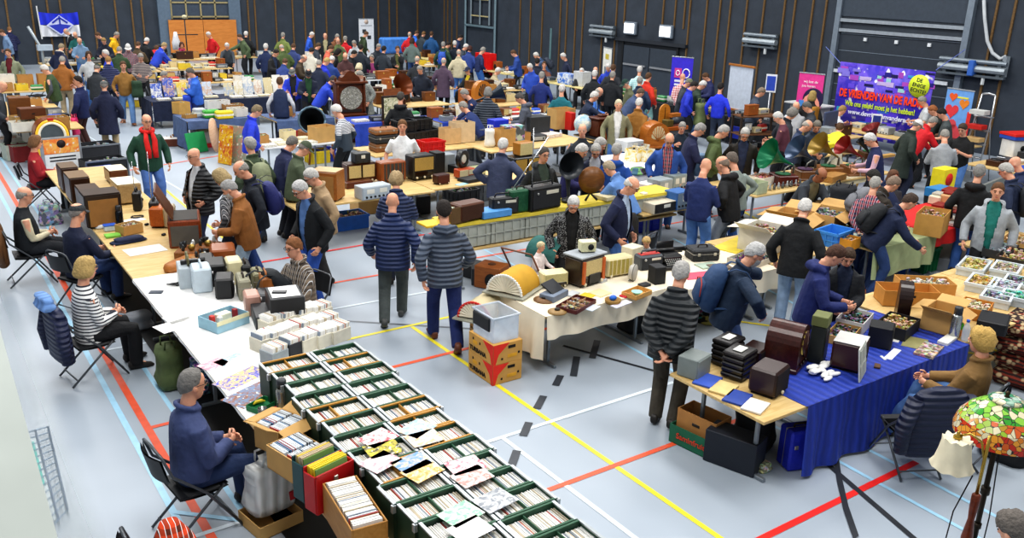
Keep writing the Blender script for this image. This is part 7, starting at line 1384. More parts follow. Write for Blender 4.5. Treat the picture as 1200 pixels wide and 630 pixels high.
under(5.9,10.0,30.1,30.5,'cckcc','the floor under the brown radio row',120);under(10.5,15.2,24.8,25.2,'ckcsc','the floor under the white music cabinet table',121);under(13.4,15.1,19.4,19.8,'kck','the floor under the white topped island',122)
# row along the right wall
ROWR=((15.2,17.4,'r0'),(17.6,20.8,'r1'),(21.0,22.9,'r2'),(23.1,25.6,'r3'),(25.8,28.0,'r4'),(28.3,30.8,'r5'),(33.6,36.0,'r6'))
LBR=('black table with sewing machine like devices before the dark grey jacket man','dark clothed table before the men with the plaid shirt','table by the turquoise shirt woman along the right wall','long pale table with a computer before the white haired man in navy','pale table behind the white haired man in blue along the wall','pale table with a red box at the far right','pale table near the back corner by the grey green jacket woman')
WHR=('the black device table','the dark clothed wall table','the turquoise shirt table','the computer table','the wall table behind the blue jacket','the red box table','the back corner wall table')
SPR=('dgimdti','dtidpgtd','wctpd','wkidptc','mtcpd','ctmdp','cwcptd')
for i,(a,b,_) in enumerate(ROWR):
 t=table(19.4,20.45,a,b,LBR[i],mat('d8c88a',.5) if i>1 else plain('2a2c30'))
 if i<2:cloth(19.4,20.45,a,b,BLKC,('black cloth over the device table','black cloth over the long dark table by the wall')[i],{'l':.7,'f':.5},seed=30+i)
 clutter(19.5,20.35,a+.1,b-.1,SPR[i],WHR[i],140+i,along='y',rz=-90)
block('computer','pale grey computer case on the long pale table','computer',(19.9,24.3,TZ+.005),-90,.5,.4,.5,plain('c9ccce'));block('blue_carton','blue carton pair on the long pale table left of the computer','carton',(19.8,25.0,TZ+.005),-90,.7,.4,.36,mat('2f6fd0',.5,0,'picture','dfe6f0',1));block('red_box','big bright red plastic box in front of the white haired seller','box',(19.7,30.2,TZ+.005),-90,.8,.5,.62,plain('e31a1a',.4));block('blue_sign','blue notice hanging on the front of the black cloth','sign',(19.30,16.6,.2),-90,.5,.03,.34,plain('2438b0'))
# middle right: clocks, wooden sets
table(13.5,16.4,15.6,16.7,'dark table of wooden clocks and sets behind the bald seller');table(11.6,13.4,12.5,14.3,'table under white cloth with yellow cartons');cloth(11.6,13.4,12.5,14.3,plain('e6e6e8',.7),'white cloth below the yellow and white cartons',{'f':.35,'r':.3},seed=33);cloth(13.5,16.4,15.6,16.7,BLKC,'dark cloth under the wooden clocks',{'f':.5},seed=34)
t=radio('orange arched wooden clock case standing before the woman with scarf',tp(712,184,.3),60,.42,.34,.8,'b0561c','8a3d10',arch=True,grille='2a1a12',knobs=0);block('clock_bench','dark bench under the orange arched clock case','bench',(at(712,182,.3).x,at(712,182,.3).y,.003),0,.8,.6,.29,plain('22262e'));radio('large round arched honey wood radio with a black fretwork front',tp(766,172),-22,.55,.45,.58,'b8702a','9a5518',arch=True,grille='d8c9a0',knobs=0)
t=T('hexagon_clock','small dark wooden carved chest left of the woman with scarf','clock',(13.95,16.2,TZ+.008));B('body',t,(0,0,.2),(.5,.34,.4),mat('5a2a14',.4,0,'wood',None,.8),.02);B('lid',t,(0,0,.44),(.56,.4,.06),mat('5a2a14',.4,0,'wood',None,.8),.02);B('knob',t,(0,0,.5),(.2,.16,.06),mat('5a2a14',.4,0,'wood',None,.8),.02)
t=T('wooden_board','tall rounded orange wooden panel set beside the tan jacket man','panel',(16.2,16.4,TZ+.008));t.scale=(.62,.62,.62);L('panel',t,lambda:MB().poly([(-.3,0),(.3,0),(.3,.7)]+[(.3*math.cos(a),.7+.3*math.sin(a)) for a in[PI*i/10 for i in range(11)]],.06,Matrix.Rotation(PI/2,4,'X')),mat('cf8a35',.4,0,'wood','b8741f',.5),None,False);B('slot',t,(0,-.066,.62),(.03,.012,.5),plain('3a1f0c'))
t=T('phonograph','cylinder phonograph with a dark roll on an orange wooden base','phonograph',tp(789,152),0);t.scale=(.72,.72,.72);B('base',t,(0,0,.07),(1.1,.4,.14),mat('b8601f',.4,0,'wood',None,.6),.015);L('roll',t,lambda:MB().tube([(-.1,0,.32),(.4,0,.32)],.13,14),plain('2f3742',.4));B('mechanism',t,(-.3,0,.26),(.3,.3,.24),plain('7a6a3a',.4,.5),.02);B('top_box',t,(.1,.1,.5),(.45,.2,.14),mat('b8702a',.4,0,'wood',None,.6))
for px,py,rz,w,d,h,c,lb in((744,188,10,.34,.3,.26,'e3c02f','white and yellow printed carton on the white cloth'),(755,188,10,.3,.3,.25,'d8b84a','second yellow printed carton at the right of the white cloth'),(750,178,10,.36,.24,.16,'d9b87a','tan carton behind the yellow printed cartons')):carton(lb,tp(px,py),rz,w,d,h,mat('e9e4d2',.7,0,'picture',c,1.2),0,('3a3c40',.6,0,'multi'))
bag('cable_heap','heap of dark cables at the left of the white cloth','cables',tp(747,203),0,.5,.4,.12,mat('26282c',.7,0,'multi',None,.2),False,None,.6);instrument('white desk machine behind the man in royal blue hood',tp(737,176),0,.5,.4,.24,'d6d8da','b9bcc0',1,knobs=2)
clutter(13.6,15.8,15.65,16.0,'mwdt','the dark clock table',160)
# right middle: wooden shelf table, blue back table, ladder
table(17.8,20.2,13.2,14.3,'table with brass instruments left of the plum cardigan');clutter(17.9,20.1,13.3,14.2,'wgdidw','the brass instrument table',161);table(16.6,18.4,12.0,13.0,'table under the violin case shaped box');clutter(16.7,18.3,12.1,12.9,'wdcd','the table behind the green horn',162)
t=T('shelf_rack','dark open shelf rack of small devices behind the wax jacket man','rack',(17.9,14.8,0),-20);[B('post',t,(sx*.55,sy*.22,.65),(.05,.05,1.3),plain('3a2d24')) for sx in(-1,1) for sy in(-1,1)];[B('shelf',t,(0,0,z_),(1.16,.5,.03),plain('6a4428')) for z_ in(.35,.75,1.2)]
for z_,sp,wh in((.37,'dgd','the lower rack shelf'),(.77,'idt','the middle rack shelf'),(1.22,'wd','the top rack shelf')):clutter(17.45,18.35,14.7,14.95,sp,wh,170+int(z_*10),z=z_)
table(20.6,21.8,11.0,14.4,'long table before the purple banner');clutter(20.7,21.7,11.2,14.3,'dkigdid','the table before the purple banner',163,along='y',rz=-90);table(19.2,21.4,8.6,10.0,'wooden table with a blue tray at the right by the dark wall');clutter(19.4,21.2,9.3,9.9,'gdpi','the right wall table',164);clutter(19.4,21.2,8.7,9.2,'pkd','the front of the right wall table',165);block('blue_tray','white and blue long tray on the right wall table','tray',(19.9,8.95,TZ+.005),0,1.0,.3,.06,plain('2f56b8'));t=T('white_console','white console with red and blue top at the right edge','console',tp(1192,183),-20);B('body',t,(0,0,.2),(.7,.4,.4),plain('e6e6e2'),.02);B('red_top',t,(0,0,.52),(.8,.5,.06),plain('d8261f'));B('blue_band',t,(0,0,.45),(.78,.48,.08),plain('2f56b8'));L('round_dial',t,lambda:MB().lathe([(.06,0),(.06,.01),(.001,.011)],14,Matrix.Translation((-.1,-.205,.22))@Matrix.Rotation(PI/2,4,'X')),plain('1a1a1c'))
block('grey_board','tall grey board standing below the right wall table','board',(17.6,8.5,.003),10,1.5,.06,.85,plain('7d807c'));block('white_desk','white folded desk front behind the pale shirt seller','desk',(20.3,15.0,.003),-90,1.1,.5,.95,plain('c9ccce'));t=T('shelf_unit','grey shelf with a red jar left of the purple banner','shelf',(21.6,16.0,.003),-90);B('body',t,(0,0,.55),(1.0,.5,1.1),plain('a9adac'));B('shelf_board',t,(0,-.05,1.12),(1.3,.6,.04),plain('d9dbda'));L('jar',t,lambda:MB().lathe([(.12,1.14),(.12,1.34),(.1,1.4),(.001,1.41)],12),plain('b9bcb8'));B('red_lid',t,(0,0,1.42),(.2,.2,.05),plain('c8281f'))
t=T('monitor','dark blue grey back of a flat screen beside the pale shirt seller','monitor',tp(971,155),10);B('screen_back',t,(0,0,.3),(.75,.06,.5),plain('4f5a78',.4),.02);B('stand',t,(0,.05,.05),(.3,.2,.1),plain('2a2c30'))
t=T('trestle_horse','wooden trestle frame beside the man in the dark green coat','trestle',(18.0,11.3,0),0);[L('leg',t,lambda:MB().tube([(sx*.4,sy*.25,.012),(sx*.36,sy*.06,.75)],.022,6),mat('c9a05a',.6),(sx,sy)) for sx in(-1,1) for sy in(-1,1)];B('beam',t,(0,0,.77),(1.0,.12,.06),mat('c9a05a',.6))
bag('black_bag','two handled black bag on the floor by the dark green coat','bag',fp(1066,212),0,.6,.35,.55,mat('1d1f22',.8,0,'fabric'),True)
# signs and banners
bo=2.3
a,b=wr(985,74,bo),wr(1097,82,bo);zb_=.25;bw,bh=a.y-b.y,(a.z+b.z)/2-zb_
t=thing('vinyl_banner','purple banner reading DE VRIENDEN VAN DE RADIO before the roller door','banner',(XW-bo,(a.y+b.y)/2,zb_),-PI/2)
def bg():
 mb=MB();mb.box((0,0,bh/2),(bw,.012,bh));return mb
L('sheet',t,bg,mat('3a2ab8',.5,0,'picture','6a4fd0',.35));rn=random.Random(12)
for i in range(46):
 x,z_=rn.uniform(-.47,.47)*bw,bh*rn.uniform(.66,.97);B('photo_block',t,(x,-.009-.0002*i,z_),(rn.uniform(.12,.4),.003,rn.uniform(.05,.16)),plain(rn.choice(('2a1f8a','8a7fe0','c9b8e8','b04fc0','3fa0d8','1a1a5a','6a4fe0','9fd8d8')),.5),0)
for i in range(16):
 x,z_=rn.uniform(-.46,.46)*bw,bh*rn.uniform(.05,.42);B('photo_block',t,(x,-.009-.0002*i,z_),(rn.uniform(.2,.6),.003,rn.uniform(.1,.3)),plain(rn.choice(('2a2fa0','3a6fd0','2fa8c8','5a3fd0','4fc8d8')),.5),0)
fz=bh*.58;text('DE VRIENDEN VAN DE RADIO',.30,plain('ff4a1a',.5),t,(0,-.03,fz),(PI/2,0,0),depth=.004,bold=.012).scale=(.90*bw/4.0,1,1)
text('Wie ons geluid moet je het hebben!',.21,plain('d8f03a',.5),t,(0,-.03,fz-.27),(PI/2,0,0),depth=.004,bold=.004).scale=(.98*bw/4.0,1,1);text('www.devriendenvanderadio.nl',.18,plain('f0f0ff',.5),t,(.15,-.03,fz-.5),(PI/2,0,0),depth=.004,bold=.004)
L('yellow_disc',t,lambda:MB().lathe([(.3,0),(.3,.006),(.001,.007)],28,Matrix.Translation((bw*.37,-.03,bh*.80))@Matrix.Rotation(PI/2,4,'X')),plain('dff03a',.5));[text(s_,.14,plain('20242a'),t,(bw*.37,-.042,bh*.80+dz),(PI/2,.12,0),bold=.002) for s_,dz in(('DE',.15),('ENIGE',.01),('ECHTE!',-.13))]
for q0_,q1_,nm in(((985,74),(968,55),'left'),((1097,82),(1131,58),'right')):tag(link('banner_rope',MB().tube([wr(*q0_,bo),wr(*q1_,.3)],.012,5).mesh('banner_rope'),plain('7f8fd8')),'thin cord tying the %s corner of the purple banner to the door guide'%nm,'rope')
def stand(label,px0,py0,px1,py1,top,m,nm='rollup_banner'):
 a,b=at(px0,py0,top),at(px1,py1,top);c=(a+b)/2;w=max(.75,min(1.1,(b-a).length));d=b-a
 t=thing(nm,label,'banner',(c.x,c.y,0),math.atan2(d.y,d.x));B('base',t,(0,0,.04),(w,.22,.08),plain('9aa0a6',.3,.6),.01);B('print',t,(0,0,top/2+.03),(w*.97,.012,top-.1),m,.002);B('top_rail',t,(0,0,top),(w,.03,.03),plain('c6cbd0',.3,.6),.004);return t,w
t,w=stand('bright pink roll-up banner with a dark haired face',942,85,962,87,2.05,plain('e8449a',.5));text('wij laat de',.1,plain('ffffff'),t,(0,-.012,1.82),(PI/2,0,0));text('jou horen',.1,plain('ffffff'),t,(-.05,-.012,1.70),(PI/2,0,0));L('printed_face',t,lambda:MB().ell((0,0,0),(.26,.01,.34),Matrix.Translation((.08,-.01,1.2)),16,10),plain('f0a08a',.5));L('printed_hair',t,lambda:MB().ell((0,0,0),(.3,.008,.3),Matrix.Translation((.12,-.008,1.36)),16,10),plain('2a1a4a',.5));B('printed_shape',t,(-.2,-.01,1.1),(.16,.01,.4),plain('4f8fd8'),0)
t,w=stand('royal purple roll-up banner with two round white marks',788,66,813,68,2.05,plain('4436d8',.5));B('pink_mark',t,(-.12,-.012,1.55),(.24,.01,.3),plain('d84a9a'),0);L('white_ring',t,lambda:MB().tube([(.16+.12*math.cos(a),-.014,1.55+.14*math.sin(a)) for a in[2*PI*i/14 for i in range(15)]],.02,5),plain('ffffff'));L('white_ring',t,lambda:MB().tube([(-.12+.06*math.cos(a),-.02,1.55+.08*math.sin(a)) for a in[2*PI*i/10 for i in range(11)]],.016,5),plain('ffffff'));[B('white_lettering',t,(0,-.014,z_),(.44,.006,.07),plain('eef0ff'),0) for z_ in(1.30,1.18)]
t,w=stand('plain pale projection screen with a wooden top bar',856,75,884,79,2.05,plain('c9d3e2',.6),'projection_screen');B('wooden_bar',t,(0,-.01,2.05),(w*1.08,.05,.06),mat('b8742f',.5,0,'wood',None,.6));B('lower_bar',t,(0,-.01,.75),(w*1.05,.05,.06),mat('b8742f',.5,0,'wood',None,.6));t['category']='screen'
t,w=stand('sky blue roll-up banner with red and orange hearts',1112,103,1141,107,2.05,plain('74a8e8',.5))
def heart(x,z_,s,c):
 pts=[(.5*16*math.sin(a)**3/16*s,(13*math.cos(a)-5*math.cos(2*a)-2*math.cos(3*a)-math.cos(4*a))/30*s) for a in[2*PI*i/24 for i in range(24)]]
 L('printed_heart',t,lambda:MB().poly(pts[::-1],.008,Matrix.Translation((x,-.008,z_))@Matrix.Rotation(PI/2,4,'X')),plain(c,.5),None,False)
for x,z_,s,c in((-.16,1.86,.22,'e8622a'),(.16,1.72,.26,'e88a2a'),(-.14,1.52,.36,'e0404a'),(-.2,1.12,.5,'d8505a'),(.12,1.0,.5,'d8505a')):heart(x,z_,s,c)
B('red_lettering',t,(.34,-.01,1.2),(.1,.008,.7),plain('e0322a'),0);B('yellow_lettering',t,(.1,-.01,1.86),(.3,.006,.04),plain('e8e04a'),0)
t,w=stand('white roll-up banner with small dark pictures before the back wall',420,22,438,22,2.05,plain('e6e9ee',.5));[B('printed_picture',t,(x,-.01,z_),(.2,.006,.18),plain('3a3d44'),0) for x,z_ in((-.12,1.45),(.14,1.15),(-.1,.9))];B('printed_line',t,(0,-.01,1.72),(.6,.006,.03),plain('8a8f98'),0);L('printed_seal',t,lambda:MB().lathe([(.11,0),(.11,.004),(.001,.005)],16,Matrix.Translation((0,-.01,1.9))@Matrix.Rotation(PI/2,4,'X')),plain('cdb8a8'))
t,w=stand('narrow white roll-up banner leaning beside the recessed doors',708,55,717,57,2.05,plain('e9ebe6',.5));B('printed_picture',t,(0,-.01,1.2),(.4,.006,.4),plain('7a8a96'),0);B('printed_mark',t,(0,-.01,1.75),(.3,.006,.18),plain('c9b84a'),0)
t=thing('step_ladder','aluminium step ladder with papers and a red tray on its steps','ladder',(21.0,10.75,0),-PI/2);t.scale=(.72,.8,.98);[L('rail',t,lambda:MB().tube([(sx*.34,-.25,.012),(sx*.26,.1,1.55),(sx*.22,.16,2.1)],.025,7),plain('c9ccd0',.3,.7),(sx,)) for sx in(-1,1)];L('top_bow',t,lambda:MB().tube([(-.22,.16,2.1),(0,.17,2.13),(.22,.16,2.1)],.025,7),plain('c9ccd0',.3,.7));[B('step',t,(0,-.2+i*.08,.3+i*.32),(.6,.16,.03),plain('b9bcc0',.3,.6)) for i in range(5)];[L('rear_leg',t,lambda:MB().tube([(sx*.3,.6,.012),(sx*.24,.12,1.5)],.02,7),plain('aeb2b6',.3,.6),(sx,)) for sx in(-1,1)]
for i,(z_,c,lb) in enumerate(((1.62,'cfd0cc','grey papers on the top step of the ladder'),(1.28,'c8281f','red tray on the second step of the ladder'),(.98,'d2b27a','tan papers on the middle step of the ladder'))):flat_item('ladder_load',lb,'papers',(20.86+.06*i*0,10.75,z_+.0),-90,.36,.26,.1,plain(c))
t=thing('sign_post','small blue sign with white frame on a thin pole beside the dark wall','sign',tuple(at(899,137,.75)),-PI/2+.5);t.location.z=0;L('pole',t,lambda:MB().tube([(0,0,0),(0,0,1.5)],.02,6),plain('b9bcc0',.3,.6));B('board',t,(0,-.02,1.7),(.3,.02,.5),plain('e9ecf2'));B('print',t,(0,-.034,1.7),(.24,.01,.4),plain('2f4fb8'))
t=thing('notice','white framed dark blue notice standing before the purple banner','sign',tuple(at(1026,150,.75)),-PI/2+.5);B('board',t,(0,0,.2),(.26,.02,.36),plain('eef0f4'));B('print',t,(0,-.014,.2),(.2,.01,.27),plain('2a3a8a'))
t=T('easel_projector','grey work lamp with a bent arm below the flag','lamp',(4.7,37.0,0));L('arm',t,lambda:MB().tube([(0,0,0),(0,0,1.3),(-.35,0,2.1)],.05,7),plain('a9b2b8',.4,.4));o=B('head',t,(.1,0,1.35),(.5,.3,.2),plain('b9c6d2',.4))
t=T('desk_fan','black and white ring shaped device before the plywood board','device',tp(208,60),0);t.location=(8.9,37.35,TZ);L('ring',t,lambda:MB().tube([(.26*math.cos(a),0,.3+.26*math.sin(a)) for a in[2*PI*i/16 for i in range(17)]],.07,7),plain('24262a'));L('inner_ring',t,lambda:MB().tube([(.17*math.cos(a),-.02,.3+.17*math.sin(a)) for a in[2*PI*i/16 for i in range(17)]],.03,6),plain('e6e6dc'))
t=T('garment_stand','thin black stand with a white garment before the plywood board','stand',(10.4,38.9,0));L('pole',t,lambda:MB().tube([(0,0,0),(0,0,2.3)],.025,6),plain('2a2c30'));L('cross_arm',t,lambda:MB().tube([(-.5,0,1.6),(.5,0,1.6)],.02,6),plain('2a2c30'));L('garment',t,lambda:MB().rings([(-.42,0,1.0,.16,.1),(-.42,0,1.3,.17,.1),(-.42,0,1.55,.1,.08),(-.42,0,1.72,.06,.06)],10),plain('e6e9ee'));L('lamp_head',t,lambda:MB().ell((0,0,2.32),(.12,.08,.08)),plain('c9c2a0'))
t=T('blue_stall','light blue covered rack near the middle of the back wall','rack',tuple(at(463,58,.9)));t.location.z=0;B('cover',t,(0,0,1.1),(1.5,.5,.7),mat('4f8fe0',.6,0,'fabric'),.08);[B('leg',t,(s*.65,0,.38),(.05,.05,.76),STEEL) for s in(-1,1)]
# ================================================================== THE CROWD FURTHER BACK
def Q(px,py,pose,ang,top,legs,hair,label,**k):return P(px,py,pose,ang,top,legs,hair,label,**k)
G,W_,BRN,DKH,BLD,GB=('short','9a968f'),('short','d6d3ce'),('short','5f432c'),('short','26211e'),('bald','b3aca2'),('bald','8b857d')
JN,BK_,NV,KH='4a74b0','1e2025','262d44','a8977a'
Q(2,38,'look',260,('J','7d97b8'),JN,BRN,'person in a pale blue jacket cut by the left edge near the wall');Q(11,35,'browse',5,('P','1d2450'),NV,('short','8a6440'),'person in a navy quilted hooded jacket at the far left');Q(9.5,62,'stand',200,('J','8a9076','','6a1a24'),'5a5e66',BRN,'man in a sage jacket over a burgundy sweater');Q(77.6,37,'look',260,('J','1d1f24','','d8d8d8'),BK_,BLD,'bald man in black with a white collar below the flag');Q(88,41,'browse',200,('J','1f6a66'),BK_,BLD,'balding person in a teal jacket by the flag');Q(93,47.5,'browse',185,('J','7d9ab8'),JN,BLD,'bald man in a pale denim jacket leaning over goods')
Q(72,55.5,'look',40,('H','232b4a'),NV,('short','9a8a70'),'man in a navy parka with a cream fur hood',scarf='d8cdb8');Q(73,71,'look',10,('J','a0652a'),KH,G,'grey haired man in a tan brown jacket seen from behind');Q(114.7,41.5,'look',255,('J','242b46'),BK_,BRN,'man in a navy jacket looking left near the back wall');Q(121.5,48,'browse',190,('J','1f2436'),BK_,('short','a08050'),'blond person in dark navy looking down near the back wall');Q(136.7,41,'look',110,('H','f0bb1a'),BK_,G,'person in a bright yellow hooded jacket');Q(150,55,'look',180,('J','4a4a58','plaid:8a3a44'),BK_,('cap','e6e4e0'),'man in a white cap and dark checked jacket');Q(104,65,'stand',175,('S','c3c6c8'),JN,('bob','4a3626'),'woman in a light grey sweater and blue jeans');Q(123.5,62,'stand',265,('J','2448d0'),NV,W_,'white haired man in a bright blue jacket behind the tan sweater');Q(140,59,'browse',10,('J','3a5236'),BK_,G,'grey haired man in a forest green jacket seen from behind');Q(127,71,'look',8,('P','232c58'),NV,('short','a07a4a'),'person in a navy quilted jacket left of the tan sweater');r=Q(144.4,77,'walk',175,('S','9c7338'),'6d93c4',BRN,'man in a mustard tan sweater and jeans walking this way',shoes='7a4a26');bag('green_jacket','dark green jacket carried by the man in the tan sweater','jacket',tuple(on_person(r,(-.28,.25,.78))),math.degrees(r['head']),.32,.28,.45,mat('2f4a34',.8,0,'fabric'),False,None,.2)
Q(114,80,'browse',20,('J','33373d'),BK_,('cap','3a4436'),'person in a dark grey coat and green cap behind the navy coat');Q(122,100,'stand',5,('C','242a48'),'b5a382',('flatcap','6a6d6c'),'man in a navy coat, grey cap and khaki trousers',shoes='1c1c1e');r=Q(91,95,'wave',300,('J','1e2b5c'),'4a2c28',('short','2b211c'),'man in a navy jacket raising his hand, in brown trousers');bag('pink_bag','bright pink shopping bag held by the man raising his hand','bag',tuple(on_person(r,(-.30,.06,.38))),math.degrees(r['head']),.24,.12,.44,plain('ee3a7a',.4),True);Q(52.6,83,'look',290,('V','3f5432','','4a5058'),'5a5e62',W_,'white haired man in a green vest over grey sleeves',glasses=True);Q(2.7,101.5,'look',90,('J','4a4f58'),BK_,('none',None),'bald man in dark grey at the left edge by the record boxes')
Q(165,67,'browse',175,('S','4a4a50','stripes:b9a8a0'),BK_,G,'man in a striped grey jumper looking down');Q(172,48,'browse',40,('J','1a1b1f'),BK_,W_,'white haired man in a black sweater seen from behind');Q(162,53,'browse',20,('J','5a4a34'),BK_,BRN,'person in an olive brown jacket behind the black sweater');Q(184,57,'bent',60,('J','d0222a'),BK_,BRN,'person in a red jacket bending beside the blue coat');Q(192.5,55,'lean',60,('J','2f4fd0'),NV,('short','b09a70'),'person in a bright blue coat bending to the right');Q(213,53,'sit',170,('S','c9ccd2'),BK_,('bob','5a3a2a'),'woman with a pink scarf seated before the plywood',scarf='c03a6a');Q(244.5,41,'look',230,('S','d01f26'),BK_,W_,'white haired man in a red sweater before the plywood');Q(266,54,'lean',180,('S','4a525a'),BK_,W_,'grey haired man in a dark grey shirt leaning on his table');Q(281,43.5,'reach',255,('J','5a6a4a'),BK_,BRN,'man in olive with an orange lanyard near the plywood');Q(288.3,40,'stand',10,('J','1c1e22'),BK_,W_,'grey haired man in a black jacket near the plywood edge');Q(192,88,'sitwork',90,('S','25355a'),BK_,G,'seated grey haired person in a navy sweater behind the prints');r=Q(223,85,'phone',275,('J','3a72d8'),'2a3a78',('short','6a6660'),'grey haired man in a sky blue jacket reading at the print table',glasses=True);bag('blue_garment','royal blue garment carried by the man in the sky blue jacket','garment',tuple(on_person(r,(-.15,.26,.62))),math.degrees(r['head']),.3,.24,.42,mat('2f52c8',.8,0,'fabric'),False,None,.2)
Q(301,130,'look',80,('J','2a42d0'),NV,('short','8a7a60'),'man in a royal blue jacket right of the grey blue table',glasses=True);Q(328,96,'stand',5,('V','2c3a5c','','d0d2d8'),'222a40',BRN,'man in a navy vest with white sleeves seen from behind');Q(394.5,130,'look',300,('S','3a4652','nordic:e3e3e6'),BK_,('fluffy','e0ddd8'),'white haired man in a nordic patterned sweater',sc=1.03);Q(342.5,84,'browse',190,('J','2a44d0','','2a2c30'),NV,('flatcap','7a7c78'),'man in a grey flat cap and royal blue jacket');Q(361.4,86,'browse',175,('J','222a40','','2f5a38'),BK_,('flatcap','2a2c30'),'man in a dark cap and navy jacket over green sweater',glasses=True);Q(390.4,94,'lean',80,('J','2f4fd0'),BK_,('short','4a443e'),'dark haired man in a blue jacket bending left of the music cabinet')
